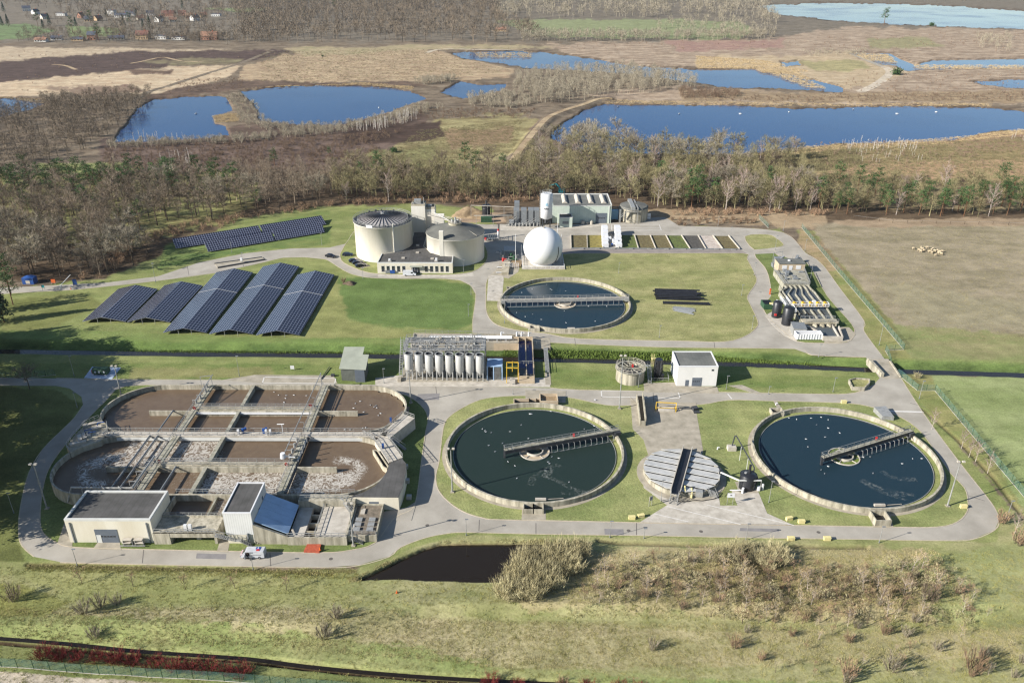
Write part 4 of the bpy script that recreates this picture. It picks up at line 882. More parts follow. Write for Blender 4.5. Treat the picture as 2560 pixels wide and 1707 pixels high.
sm=bpy.data.materials.new('scum'); sm.use_nodes=True; n=sm.node_tree.nodes; l=sm.node_tree.links; n['Principled BSDF'].inputs['Base Color'].default_value=(*lin((190,194,186)),1); n['Principled BSDF'].inputs['Roughness'].default_value=.6
tr=n.new('ShaderNodeBsdfTransparent'); mx=n.new('ShaderNodeMixShader'); g=n.new('ShaderNodeNewGeometry'); t_=n.new('ShaderNodeTexNoise'); t_.inputs['Scale'].default_value=.9; t_.inputs['Detail'].default_value=6; t_.inputs['Distortion'].default_value=1.5; l.new(g.outputs['Position'],t_.inputs['Vector']); mr=n.new('ShaderNodeMapRange'); mr.inputs[1].default_value=.45; mr.inputs[2].default_value=.75; mr.inputs[4].default_value=.28; l.new(t_.outputs['Fac'],mr.inputs[0]); l.new(mr.outputs[0],mx.inputs[0]); l.new(tr.outputs[0],mx.inputs[1]); l.new(n['Principled BSDF'].outputs[0],mx.inputs[2]); l.new(mx.outputs[0],n['Material Output'].inputs[0]); M['scum']=sm
def scum(idx,lines,k,u0,v0):
    t=[o for o in COL.objects if o.name.startswith('settling_tank')][idx]
    for j,(L,w_) in enumerate(lines): mb=MB(); ribbon(mb,smooth_poly([XY(u0+x/k,v0+y/k,.17) for x,y in L],5,False),w_,.17+.006*j); B(mb,'scum_streak','scum',t)
scum(0,[([(1395,735),(1290,770),(1215,820),(1160,850),(1140,915)],1.8),([(1230,825),(1380,880),(1500,945),(1640,985)],1.3),([(1400,985),(1560,985),(1700,950)],.9),([(1300,760),(1290,800),(1250,840)],2.2)],3.793,919,873)
scum(1,[([(1000,850),(1100,905),(1200,950),(1330,985)],2.),([(1150,790),(1250,840),(1400,850)],1.6),([(1060,880),(1220,930),(1380,960)],1.2)],3.103,1654,827)
t=thing('valve_pit','open concrete valve pit with three cells behind the middle settling tank','pit',(3,204,0))
mb=MB()
for x0,x1,y0,y1,h in ((0.6,5.1,200.6,203.2,1.2),(5.1,7.2,200.6,203.2,1.2),(7.2,9,200.6,203.2,1.2),(8.2,13.2,200.9,205.2,1.8)): mb.wall([(x0,y0),(x1,y0),(x1,y1),(x0,y1)],.26,-.1,h,True)
B(mb,'wall','beige_wall',t); mb=MB(); mb.bx(.7,9,200.7,203,0,.3); B(mb,'floor','black_tank',t); mb=MB(); mb.bx(8.5,13,201,205,0,.9); B(mb,'fill','soil',t)
def pit(x,y,sx,sy,h,label,cells=1,rz=0,m='concrete_wall'):
    t=thing('valve_pit',label,'pit',(x,y,0),rz); mb=MB(); 
    for i in range(cells): a=-sx/2+sx*i/cells; b=a+sx/cells; mb.wall([(a,-sy/2),(b,-sy/2),(b,sy/2),(a,sy/2)],.25,-.1,h,True)
    mb.build('wall',m,t); mb=MB(); mb.bx(-sx/2+.1,sx/2-.1,-sy/2+.1,sy/2-.1,0,.25); mb.build('floor','black_tank',t)
pit(*XY(1225,1168,.6),4.6,2.2,1.3,'small open pit against the front rim of the middle settling tank',2)
pit(*XY(2021,1190,.8),3.4,3.6,1.7,'grey concrete pit at the front rim of the right-hand settling tank')
pit(*XY(1784,945,.8),3.2,2.6,1.3,'small concrete pit at the back rim of the right-hand settling tank')
pit(*XY(1228,754,.8),3.2,2.4,1.4,'small concrete pit at the front rim of the upper settling tank')
pit(*XY(1172,662,.6),2.6,2.,.9,'small dark pit at the back left rim of the upper settling tank')
t=thing('ramp_box','pale sloping concrete box behind the rim of the right-hand settling tank','box',(*XY(2030,955),0)); q=gp([(2005,945),(2032,943),(2052,966),(2025,964)]); mb=MB(); mb.prism(q,0,[1.6,1.6,1.3,1.3]); B(mb,'box','galv',t)
t=thing('open_bin','six-sided concrete bin holding dry yellow grass beside the canal bridge','bin',(*XY(1973,884),0)); q=gp([(1950,874),(1965,870),(1996,872),(1997,880),(1985,892),(1958,891)],.8); mb=MB(); mb.wall(q,.3,-.1,1.2,True); B(mb,'wall','concrete_wall',t); mb=MB(); mb.sheet(q,.7); B(mb,'fill','lawn_dry',t)
# --- covered round tank
cx,cy,rr=42.7,167.6,9.5
t=thing('covered_tank','round tank under ridged translucent panels with a dark channel across it','tank',(cx,cy,0))
mb=MB(); mb.ring(cx,cy,rr-.4,rr,-.2,1.3,72); B(mb,'rim_wall','concrete_wall',t)
mb=MB(); mb.ring(cx,cy,rr-.05,rr+1.6,-.2,.1,72); B(mb,'apron','slab',t)
mb=MB(); mb.disc(cx,cy,.9,rr-.3,64); B(mb,'water_surface','black_tank',t)
ang=math.atan2(177.4-158,46.2-39.4)-PI/2; 
def rot2(x,y): return cx+x*math.cos(ang)-y*math.sin(ang)+.0, cy+x*math.sin(ang)+y*math.cos(ang)
for k in range(7):
    ya=-rr+.3+k*2.7; yb=min(ya+2.6,rr-.2); ym=max(abs(ya),abs(yb)); 
    for sgn in (-1,1):
        xa=1.3; 
        xo0=math.sqrt(max(1,rr**2-ya**2)); xo1=math.sqrt(max(1,rr**2-yb**2)); xo0=max(xo0,xa+.5); xo1=max(xo1,xa+.5)
        pr=[(xa,ya),(xo0,ya),(xo1,yb),(xa,yb)]; zz=[1.8,1.8,1.45,1.45]; vs=[]
        for zoff in (0,-.12):
            for (x,y),z in zip(pr,zz): X_,Y_=rot2(sgn*x,y); vs.append((X_,Y_,z+zoff))
        mb=MB(); f=[(0,1,2,3),(7,6,5,4),(0,4,5,1),(2,6,7,3),(1,5,6,2),(3,7,4,0)]
        if sgn<0: f=[tuple(reversed(g)) for g in f]
        mb.add(vs,f); B(mb,'roof_panel','cover',t)
mb=MB()
for s in (-1.15,1.15): a=rot2(s,-rr-1.2); b=rot2(s,rr+.6); mb.bar((*a,2.0),(*b,2.0),.22,.7)
B(mb,'channel_beam','slab_light',t)
mb=MB(); a=rot2(0,-rr-1.); b=rot2(0,rr+.3); mb.bar((*a,1.5),(*b,1.5),2.1,.1); B(mb,'channel','black_tank',t)
mb=MB()
for i in range(8): a=rot2(0,-rr-1.2-i*.3); mb.box(a[0],a[1],1.5-i*.2,1.6,.2,.06,ang)
for s in (-.9,.9): a=rot2(s,-rr-1); b=rot2(s,-rr-3.4); mb.bar((*a,2.7),(*b,1.1),.09); mb.bar((*a,1.7),(*b,.1),.12); [mb.bar((a[0]+(b[0]-a[0])*k/5,a[1]+(b[1]-a[1])*k/5,1.7-1.6*k/5),(a[0]+(b[0]-a[0])*k/5,a[1]+(b[1]-a[1])*k/5,2.7-1.6*k/5),.07) for k in range(6)]
a=P(1633,1126,1.4);b=P(1640,1143,.1)
for i in range(6): q=a.lerp(b,i/6); mb.box(q.x,q.y,q.z,1.4,.25,.06,-.4)
for s in (-.8,.8): mb.bar(a+Vector((s,s*-.4,1)),b+Vector((s,s*-.4,1)),.09); mb.bar(a+Vector((s,s*-.4,0)),b+Vector((s,s*-.4,0)),.12)
B(mb,'stairs','galv',t)
t=thing('pump_unit','cluster of pumps, box and looping black hoses at the foot of the covered round tank','pump',(*XY(1590,1140),0))
mb=MB(); q=P(1580,1140); mb.tube([(q.x-.8,q.y-.2,.4),(q.x-.8,q.y-.2,1.6),(q.x-.6,q.y+1.5,2)],.22,8); mb.tube([(q.x+.6,q.y-1,.3),(q.x+.9,q.y,1.4),(q.x+1.,q.y+1.2,1.6)],.22,8); B(mb,'riser_pipe','pale_yellow',t)
mb=MB(); mb.box(q.x+2.6,q.y+.1,.2,1.7,1.3,1.5,-.15); B(mb,'pump_box','galv',t); mb=MB(); mb.box(q.x+.2,q.y,.2,1.6,1,.9); B(mb,'pump','dark_metal',t)
mb=MB(); hose=[(q.x-1.6+2.4*math.cos(a)*1.,q.y-1.3+1.*math.sin(a),.25) for a in np.linspace(.8,5.6,14)]; mb.tube(hose,.09,6); mb.tube([(q.x+.5,q.y-1.4,.2),(q.x+3,q.y-1.9,.2),(q.x+6,q.y-1.1,.2),(q.x+8,q.y-.1,.3)],.09,6); B(mb,'hose','black',t)
# --- black scrubber
t=thing('scrubber_tank','black round scrubber tank with a chimney beside the covered round tank','tank',(57.8,162.3,0)); x,y=57.8,162.3
mb=MB(); mb.lathe(x,y,[(1.95,0),(1.95,3.9),(1.75,4.1),(.5,4.35)],28); mb.disc(x,y,4.35,.5,12); mb.ring(x,y,1.9,2.05,3.85,3.97,28); mb.ring(x,y,1.9,2.02,1.7,1.78,28); B(mb,'tank_body','black_tank',t,True)
mb=MB(); mb.cyl(x+.2,y+.2,4.2,6.6,.3,12); B(mb,'chimney','black_tank',t)
mb=MB(); mb.cyl(x-.7,y+.1,4.15,4.5,.35,10); B(mb,'vent_cap','galv',t)
mb=MB(); mb.box(x,y,.0,4.6,4.6,.12); B(mb,'base_slab','slab',t)
mb=MB(); mb.cyl(x+2.6,y-1.1,0.1,1.1,.45,10); mb.cyl(x-1.6,y-2.3,.1,1.6,.3,8); mb.box(x+3.6,y-.9,0,.4,.4,1.7); mb.tube([(x-4.4,y-1.2,.1),(x-1.9,y-2.2,.9)],.12,6); B(mb,'dosing_pump','white',t)
mb=MB(); mb.tube([(x+2.1,y+.4,.4),(x+2.5,y+.4,2.2),(x+2.1,y+1,3.4)],.3,8); B(mb,'duct','black_tank',t)
t=thing('duct_pipe','long grey duct on posts from the black scrubber up to a small white pump box','pipe',(54,172,0))
a=P(1688,1001,4.2); pts=[(x+1.7,y+1.6,3.6),(x+1.8,y+1.8,4.6),(a.x+.3,a.y-.2,4.4),(a.x,a.y,4.2),(a.x-.4,a.y,1.)]
mb=MB(); mb.tube(pts,.17,8); B(mb,'duct','dark_metal',t)
mb=MB(); [mb.bar((a.x+(x+1.8-a.x)*k,a.y+(y+1.8-a.y)*k,0),(a.x+(x+1.8-a.x)*k,a.y+(y+1.8-a.y)*k,4.3),.1) for k in (.35,.7)]; B(mb,'post','white',t)
mb=MB(); mb.box(a.x-.5,a.y-.2,0,2.2,1.6,1.2); B(mb,'pump_box','slab_light',t)
a=P(1655,1084,2.); mb=MB(); 
t=thing('duct_bridge','white pipe bridge on legs linking the covered round tank to the black scrubber','pipe',(54,161,0))
b=Vector((x-2.6,y-1.6,3.3)); c=Vector((x+2.8,y-1.6,3.3)); mb.bar(a,b,.35,.25); mb.bar(b,c,.3,.25); B(mb,'beam','trim',t)
mb=MB(); [mb.bar((p.x,p.y,0),(p.x,p.y,3.3),.12) for p in (b,c)]; B(mb,'leg','galv',t)
mb=MB(); mb.bar(a-Vector((.2,0,1)),a+Vector((-.2,0,1.2)),.3); B(mb,'riser','dark_metal',t)
# retaining wall and yellow frame on the yard
t=thing('ramp_wall','pair of low concrete walls with a sunken strip on the left of the concrete yard','wall',(*XY(1470,950),0))
mb=MB(); a=XY(1462,915); b=XY(1470,978); mb.wall([a,b],.3,-.1,1.8); a2=XY(1475,915); b2=XY(1482,978); mb.wall([a2,b2],.3,-.1,2.6); mb.wall([b,b2],.3,-.1,1.6); B(mb,'wall','concrete_wall',t)
mb=MB(); mb.prism([a,b,b2,a2],0,.9); B(mb,'fill','gravel',t)
a=P(1506,940); b=P(1552,942)
t=thing('lifting_frame','low yellow lifting frame over a pale hatch at the top of the concrete yard','frame',(a.x,a.y,0))
mb=MB()
for p in (a,b):
    for dy in (-1.1,1.1): mb.bar((p.x+dy*.2,p.y+dy,0),(p.x,p.y,2.4),.16)
    mb.bar((p.x,p.y-1.,.6),(p.x,p.y+1,.6),.12)
mb.bar((a.x,a.y,2.4),(b.x,b.y,2.4),.2); mb.bar((a.x,a.y-.8,1.1),(b.x,b.y-.8,1.1),.12); B(mb,'frame','yellow',t)
mb=MB(); mb.bx(a.x+.6,b.x-.5,a.y-1.5,b.y+.9,.05,.7); B(mb,'hatch','slab_light',t)
t=thing('pipe_stub','horizontal steel pipe ending in a square pit beside the yellow lifting frame','pipe',(*XY(1575,938),0))
mb=MB(); a=P(1560,937,.6);b=P(1590,936,.8); mb.tube([a,b],.16,8); mb.box(b.x+.8,b.y,0,1.6,1.4,1.,.3); mb.box(b.x+1.,b.y-1.6,0,1.7,.8,.5,.1); B(mb,'pipe','dark_metal',t)
# --- white building, small round tank
t=thing('dosing_building','plain white cube-like building with grey roof, door and roller door beside the canal','building',(55.7,217,0))
x0,x1,y0,y1=49.7,61.7,213,222.8
mb=MB(); mb.bx(x0,x1,y0,y1,-.2,6.5); B(mb,'wall','white_wall',t); mb=MB(); mb.wall([(x0+.1,y0+.1),(x1-.1,y0+.1),(x1-.1,y1-.1),(x0+.1,y1-.1)],.3,6.48,6.85,True); B(mb,'parapet','white',t)
mb=MB(); mb.bx(x0+.25,x1-.25,y0+.25,y1-.25,6.5,6.56); B(mb,'roof','roof_grey',t)
mb=MB(); mb.bx(54.3,57.2,y0-.07,y0,0,2.9); o=B(mb,'roller_door','door_grey',t); mb=MB(); [mb.bx(54.6+i*.55,54.95+i*.55,y0-.1,y0-.07,1.5,1.8) for i in range(4)]; B(mb,'door_window','glass_dark',o)

mb=MB(); mb.bx(52.3,53.3,y0-.07,y0,0,2.1); B(mb,'door','door_grey',t)
mb=MB(); mb.bx(59.8,60.5,y0-.05,y0,5.2,5.75); B(mb,'vent','glass_dark',t)
x,y,r=36.2,217.3,4.3
t=thing('thickener_tank','small round concrete tank with a rusty stained rim and an open top beside the canal','tank',(x,y,0))
mb=MB(); mb.ring(x,y,r-.35,r,-.2,3.9,40); B(mb,'wall','concrete_wall',t); mb=MB(); mb.disc(x,y,2.9,r-.3,40); B(mb,'water_surface','black_tank',t)
mb=MB(); mb.ring(x,y,r-.4,r+.35,3.85,4.05,40); mb.bar((x-r,y-.6,4.1),(x+r,y-.6,4.1),.2); mb.bar((x-r,y+.6,4.1),(x+r,y+.6,4.1),.2)
for k in range(12): a=k*PI/6; mb.bar((x+1*math.cos(a),y+1*math.sin(a),4.),(x+r*math.cos(a),y+r*math.sin(a),4.),.16)
B(mb,'top_frame','concrete_moss',t)
rl=MB(); rl.rail([(x+(r+.2)*math.cos(k*PI/10),y+(r+.2)*math.sin(k*PI/10),4.05) for k in range(20)],closed=True,r=.045); B(rl,'railing','slab_light',t)
mb=MB(); mb.box(x+.6,y+.1,4.1,.5,.5,.9); B(mb,'drive_motor','red',t)
mb=MB()
for i in range(12): mb.box(x+5.7,y-2.8+i*.3,.3+i*.3,.9,.3,.06)
for s in (-.5,.5): mb.bar((x+5.7+s,y-3,.1),(x+5.7+s,y+.9,4),.12); mb.bar((x+5.7+s,y-3,1.1),(x+5.7+s,y+.9,5),.08)
mb.bx(x+4.3,x+6.2,y+.9,y+2,3.8,3.9)
B(mb,'stairs','galv',t)
t=thing('filter_column','black filter column with a cage ladder between the small round tank and the white building','tank',(44.8,218.5,0)); x,y=44.9,218.6
mb=MB(); mb.cyl(x,y,0,6.2,1.15,20); mb.cyl(x+1.2,y-1.5,0,1.8,.5,12); mb.cyl(x-1.,y-1.7,0,1.,.4,10)
for z in (1.5,3,4.5): mb.ring(x,y,1.1,1.25,z,z+.12,20)
B(mb,'column','black_tank',t)
mb=MB()
for k in range(5): a=k*2*PI/5; mb.tube([(x+1.35*math.cos(a),y+1.35*math.sin(a),.3),(x+1.35*math.cos(a),y+1.35*math.sin(a),5.6)],.14,6)
B(mb,'pipe','dark_metal',t)
mb=MB(); 
for z in np.arange(0,7,.4): mb.bar((x-1.9,y+.4,z),(x-1.3,y+.9,z),.06)
for dx,dy in ((-1.9,.4),(-1.3,.9),(-2.1,1.1)): mb.bar((x+dx,y+dy,0),(x+dx,y+dy,7.6),.1)
mb.bx(x-2.2,x-.4,y+.5,y+1.6,5.8,5.9); B(mb,'cage_ladder','pale_yellow',t)
rl=MB(); rl.rail([(x-2.2,y-2.6,0),(x+3,y-2.6,0),(x+3.2,y+.5,0)],r=.05); B(rl,'railing','galv',t)
# --- metal shed
t=thing('metal_shed','tall grey corrugated shed with pale green mono-pitch roof by the canal','shed',(-49,219,0))
mb=MB(); pts=gp([(770,873),(809,876),(833,874)]); x0=-51.6
mb.prism([(-52.,216.),(-44.8,215.2),(-44.8,222),(-46.5,222),(-46.5,224.5),(-52.,224.5)],-.1,[4.3,4.3,5.9,5.9,6.4,6.4]); B(mb,'wall','shed_wall',t)
mb=MB(); P6=[(-52.4,215.6,4.35),(-44.2,214.9,4.35),(-44.2,221.8,5.95),(-46.1,221.8,5.95),(-46.1,225.5,6.75),(-52.4,225.5,6.75)]
mb.add(P6+[(a,b,c-.18) for a,b,c in P6],[(0,1,2,3),(0,3,4,5),(9,8,7,6),(11,10,9,6),(0,6,7,1),(1,7,8,2),(3,9,10,4),(5,11,6,0)]); B(mb,'roof','roof_light',t)
mb=MB(); mb.bx(-47.6,-44.7,214.9,215.2,0,4.1); B(mb,'door','door_grey',t)
t=thing('drainage_pump','small pump and grey pipe beside the metal shed','pump',(*XY(755,866),0)); q=P(755,866); mb=MB(); mb.tube([(q.x-2,q.y-1.6,.2),(q.x-1,q.y+6,.3)],.14,6); mb.box(q.x+1.2,q.y+.6,0,1.1,.7,.7); B(mb,'pump','dark_metal',t)
# --- silos
proto=thing('filter_silo','silver filter silo on legs, one of eight in the front row','silo',(-31.3,217.4,0),0,'front row of filter silos')
mb=MB(); mb.lathe(0,0,[(.12,1.2),(1.32,3.3),(1.32,8.6),(1.2,8.75)],28); mb.build('body','steel_silo',proto,smooth=False)
proto.children[0].data.polygons.foreach_set('use_smooth',[True]*len(proto.children[0].data.polygons))
mb=MB(); mb.ring(0,0,1.0,1.36,8.62,8.8,28); mb.cyl(0,0,.9,1.3,.18,8); mb.build('rim','galv',proto); mb=MB(); mb.disc(0,0,8.4,1.3,24); mb.build('hatch','dark_metal',proto)
for a in range(4): q=PI/4+a*PI/2; mb=MB(); mb.bar((1.25*math.cos(q),1.25*math.sin(q),0),(1.25*math.cos(q),1.25*math.sin(q),4.2),.26); mb.build('leg','steel_silo',proto)
ordn=['leftmost','second from the left','third from the left','fourth from the left','fifth from the left','third from the right','second from the right','rightmost']
for i in range(8):
    lb='silver filter silo on legs, '+ordn[i]+' of the front row of eight'
    if i==0: proto['label']=lb
    else: dup(proto,(-31.3+21.6*i/7,217.4-.9*i/7,0),0,lb)
for i,x in enumerate((-28.2,-24.2,-19.4,-14.8,-11.2)): dup(proto,(x,222.4,0),0,'silver filter silo standing in the second row under the pipe gallery','second row of filter silos')
t=thing('pipe_gallery','steel gallery crowded with pipes, valves and railings on top of the filter silos','gallery',(-20,223,0))
mb=MB(); mb.bx(-33,-8.4,219.3,220.7,8.85,8.95); mb.bx(-33,-8.4,224.2,227.6,8.85,8.95); mb.bx(-33.3,-32,219,227,8.8,8.9); mb.bx(-9.5,-8.2,219,227,8.8,8.9); B(mb,'grating','galv',t)
mb=MB()
for x in np.arange(-33,-7.5,3.1):
    for y in (219.2,224.,227.6): mb.bar((x,y,0),(x,y,8.9),.16)
    mb.bar((x,219.2,8.8),(x,227.6,8.8),.18)
for y in (219.2,224.,227.6): mb.bar((-33,y,8.75),(-8.3,y,8.75),.2); mb.bar((-33,y,4.4),(-8.3,y,4.4),.14)
for x in (-33,-8.3):
    for z in (0,4.4): mb.bar((x,219.2,z),(x,227.6,z+4.4),.1)
B(mb,'steel_frame','galv',t)
rl=MB(); rl.rail([(-33,219.2,8.95),(-8.4,219.2,8.95),(-8.4,227.6,8.95),(-33,227.6,8.95)],closed=True,step=1.2,r=.045); rl.rail([(-33,224.2,8.95),(-8.4,224.2,8.95)],step=1.4,r=.045); B(rl,'railing','galv',t)
rs=random.Random(3); mb=MB()
for y,z in ((221,9.6),(221.6,9.2),(223.6,9.5),(226.2,9.7),(226.8,9.3)): mb.tube([(-32.6,y,z),(-9,y,z)],.12,6)
for k in range(46):
    x=rs.uniform(-32.5,-9); y=rs.uniform(219.5,227.3); h=rs.uniform(.5,1.7)
    if k%3: mb.tube([(x,y,8.9),(x,y,8.9+h),(x+rs.uniform(-1.2,1.2),y+rs.uniform(-.8,.8),8.9+h)],rs.uniform(.08,.16),6)
    else: mb.cyl(x,y,8.9,8.9+h,rs.uniform(.2,.4),8,.15)
B(mb,'valve_piping','galv',t)
mb=MB()
for k in range(16): x=rs.uniform(-32,-9.5); y=rs.uniform(219.8,227); mb.box(x,y,8.95,rs.uniform(.4,.9),rs.uniform(.3,.8),rs.uniform(.4,1.1))
B(mb,'valve_cabinet','slab_light',t)
mb=MB()
for i in range(22):
    q=i/22; mb.box(-34.2-.7*q*0,226-8*q,8.8-8.6*q,.9,.35,.06)
for s in (-.5,.5): mb.bar((-34.2+s,226.3,8.9),(-34.2+s,218,.2),.14); mb.bar((-34.2+s,226.3,9.9),(-34.2+s,218,1.2),.08)
B(mb,'stairs','galv',t)
t=thing('filter_station_base','concrete base and pump deck spanning the canal under and behind the silos','platform',(-20,236,0))
mb=MB(); mb.bx(-34,-7.3,215.2,228.5,-3,.12); mb.bx(-33.5,2,238.6,247.6,-3,.5); mb.bx(-33.5,-31.5,228,240,-.4,.4); mb.wall([(-33.3,238.6),(-33.3,247.4),(1.9,246.6)],.3,0,1.); mb.bx(-33,1.8,238.4,238.8,-3,2.); mb.bx(-34.8,-33.8,215,217.3,0,.9); B(mb,'deck','slab',t)
mb=MB()
for y,z in ((242.6,1.5),(243.4,1.5),(244.2,1.4),(240.2,1.)): mb.tube([(-27.5,y,z),(0,y,z)],.3,8)
for x in (-28.2,-27.4,-26.6): mb.tube([(x,239.6,.6),(x+.8,243.5,1.7)],.2,6)
for x in np.arange(-26,1,3.): mb.bar((x,242,.5),(x,242,1.5),.2); mb.bar((x,244.6,.5),(x,244.6,1.6),.2)
B(mb,'pipe_bundle','white',t)
mb=MB(); 
for x,y,sx,sy,h in ((-25.4,240.3,2,1,1.2),(-14.5,241,2.4,1.5,1.4),(-18.5,241.5,1,1,1.8),(-11,245,1.4,1,1.1),(-22,240.8,1,.8,1)): mb.box(x,y,.5,sx,sy,h)
B(mb,'pump_cabinet','tube_grey',t)
rl=MB(); rl.rail([(-33.3,238.8,2),(1.8,238.6,2)],r=.05,step=1.4); rl.rail([(-27.8,241.8,1.6),(-18,241.8,1.6)],r=.05); rl.rail([(-33.3,247.4,1),(1.9,246.6,1)],r=.04,step=2); B(rl,'railing','galv',t)
t=thing('filter_container','blue-grey open-sided pump container at the right end of the silo row','container',(-4.8,219,0))
mb=MB(); mb.bx(-7.6,-2.9,216.4,221.6,4.6,4.8)
for x,y in ((-7.5,216.5),(-3,216.5),(-7.5,221.5),(-3,221.5),(-5.6,216.5)): mb.bx(x-.15,x+.15,y-.15,y+.15,0,4.6)
mb.bx(-3.2,-2.9,216.4,221.6,2.8,4.6); B(mb,'frame','cover_blue',t)
mb=MB(); mb.cyl(-6.6,219,0,3.6,.7,12); mb.cyl(-4.6,219.2,0,3.,.7,12); mb.box(-5.4,217.2,0,1.6,.6,2.8); B(mb,'pump','dark_metal',t)
mb=MB(); [mb.bx(-5.3,-3.4,216.3,216.4,z,z+.08) for z in np.arange(.4,4.4,.35)]; B(mb,'louvre','galv',t)
t=thing('gantry_frame','tall yellow gantry frame standing beside the blue screen channel','frame',(0,214.8,0))
mb=MB()
for x in (-1.6,1.9):
    mb.bar((x,214.6,0),(x,214.6,5.2),.22); mb.bar((x,218.2,0),(x,218.2,5.2),.22); mb.bar((x,214.6,5.2),(x,218.2,5.2),.22)
for y in (214.6,218.2): mb.bar((-1.6,y,5.2),(1.9,y,5.2),.24)
mb.bar((.1,214.2,5.3),(.1,218.6,5.3),.2); mb.bar((.1,214.6,5.),(.1,214.6,4.),.2); B(mb,'frame','yellow',t)
mb=MB(); mb.bx(-.6,1.,213.6,216.2,.05,.9); B(mb,'hatch','slab_light',t)
t=thing('screen_channel','long concrete channel of deep blue water bridging the canal right of the yellow gantry','channel',(4.5,229,0))
mb=MB()
for x in (2.1,4.5,6.8): mb.bx(x-.15,x+.15,216.2,243.5,-3,1.6 if x!=4.5 else 1.3)
mb.bx(2.0,6.9,215.9,216.3,-.2,1.6); mb.bx(2.0,6.9,214.3,216.0,-.2,.9); mb.bx(-6,2.1,238.3,238.6,-3,1.6); mb.bx(-6,7,243.4,243.7,-3,1.6); B(mb,'wall','beige_wall',t)
mb=MB(); mb.bx(2.25,6.65,216.3,243.4,-.6,.1); B(mb,'water_surface','screen_water' if 'screen_water' in M else 'tank_water',t)
mb=MB(); mb.bx(2.25,4.35,218,222.6,.1,.9); mb.bx(4.6,6.6,217.5,219,.1,.8); B(mb,'screen','dark_metal',t)
rl=MB(); rl.rail([(2.1,224,1.6),(6.8,224,1.6)],r=.05); rl.rail([(6.8,238,1.6),(12.,241,.3)],r=.05); B(rl,'railing','galv',t)
mb=MB()
for x in (-3.6,1.6,3.2,5.6): mb.cyl(x,244.4,1,2.9,.28,8); mb.bar((x,244.4,2.7),(x+1,244.4,2.7),.22)
mb.bar((5.6,244,1),(5.6,244,4.5),.12); B(mb,'pump_riser','white',t)
t=thing('canal_steps','narrow grey steel stair crossing down to the canal right of the blue channel','stairs',(11,229,0))
mb=MB(); 
for i in range(34): y=221+i*.5; mb.bx(10.5,11.6,y,y+.3,.3,.36)
for x in (10.5,11.6): mb.bar((x,220.6,.3),(x,238.2,.3),.18); mb.bar((x,220.6,1.3),(x,238.2,1.3),.08); [mb.bar((x,y,.3),(x,y,1.3),.06) for y in np.arange(221,238,1.6)]
B(mb,'stairs','galv',t)
mb=MB(); mb.bx(7.2,12.8,238,246,-.5,.06); mb.bx(10.2,11.9,213.6,221,-.5,.06); B(mb,'slab','slab',t)
# --- fuel tank
q=P(234,858)
t=thing('fuel_tank','dark green rounded fuel tank trailer on a concrete pad in bluish shade left of the cross road','tank',(q.x,q.y,0)); x,y=q.x,q.y
mb=MB(); prof=[(-1.1,.4),(-1.25,1.2),(-1.,1.9),(-.4,2.2),(.4,2.2),(1.,1.9),(1.25,1.2),(1.1,.4)]; n=len(prof)
mb.add([(x-2.3,y+a,b) for a,b in prof]+[(x+2.3,y+a,b) for a,b in prof],[(i,(i+1)%n,n+(i+1)%n,n+i) for i in range(n)]+[tuple(range(n-1,-1,-1)),tuple(range(n,2*n))]); B(mb,'tank_body','green_paint',t)
mb=MB(); [mb.bx(a,a+.45,y-1.3,y-1.2,.9,1.5) for a in (x-1.5,x-.3,x+1.2)]; B(mb,'white_label','white',t)
mb=MB(); mb.cyl(x-2.9,y+.3,.1,1.1,.35,10); B(mb,'hose_reel','red',t); mb=MB(); mb.bx(x-2,x+2,y-1,y+1,.06,.4); B(mb,'undercarriage','black',t)
# --- bridge over the canal
t=thing('canal_bridge','road bridge with thick concrete parapet crossing the canal on the right','bridge',(*XY(2030,845),0))
a,b,c,d=XY(1994,831),XY(2026,866),XY(2068,867),XY(2044,831)
mb=MB(); mb.prism([XY(1990,825),XY(2029,870),XY(2071,870),XY(2040,824)],-1.,.03); B(mb,'deck','slab',t)
mb=MB(); mb.wall([a,b],.9,-1,1.4); mb.wall([c,d],.4,-.5,.5); B(mb,'parapet','concrete_wall',t)
# ================================================================ UPPER WORKS
mk('digester',(246,241,228),.8,.05,.2,c2=(230,223,206),zs=.12)
mk('dark_cone',(190,184,180),.6,.12,.5)
mk('dome_grey',(122,121,113),.8,.12,.25,c2=(102,102,96))
# --- digester with ribbed cone
cx,cy,r,zt=-54.8,329.0,12.1,15.3
t=thing('digester_tank','left digester, tall cream round tank with a dark cone roof of radiating ribs','tank',(cx,cy,0))
mb=MB(); mb.lathe(cx,cy,[(r,0),(r,zt-.5),(r+.35,zt-.4),(r+.35,zt)],96); B(mb,'wall','digester',t,True)
mb=MB(); mb.ring(cx,cy,r-1.5,r+.3,zt-.3,zt+.02,72); B(mb,'rim_walk','dark_metal',t)
mb=MB(); mb.lathe(cx,cy,[(r-1.4,zt+.1),(1,zt+2.2)],96); mb.disc(cx,cy,zt+2.2,1.05,20); B(mb,'cone_roof','dark_cone',t)
mb=MB()
for k in range(36): a=2*PI*k/36; mb.bar((cx+(r-1.5)*math.cos(a),cy+(r-1.5)*math.sin(a),zt+.22),(cx+1.*math.cos(a),cy+1.*math.sin(a),zt+2.3),.2,.26)
B(mb,'roof_rib','black_tank',t)
mb=MB(); mb.cyl(cx,cy,zt+2.1,zt+2.7,.6,12); [mb.tube([(cx,cy,zt+2.6),(cx+1.6*math.cos(a),cy+1.6*math.sin(a),zt+2.)],.13,6) for a in np.arange(0,6.2,.9)]; B(mb,'hub','galv',t)
rl=MB(); rl.rail([(cx+(r+.25)*math.cos(k*PI/24),cy+(r+.25)*math.sin(k*PI/24),zt) for k in range(48)],closed=True,step=2,r=.05)
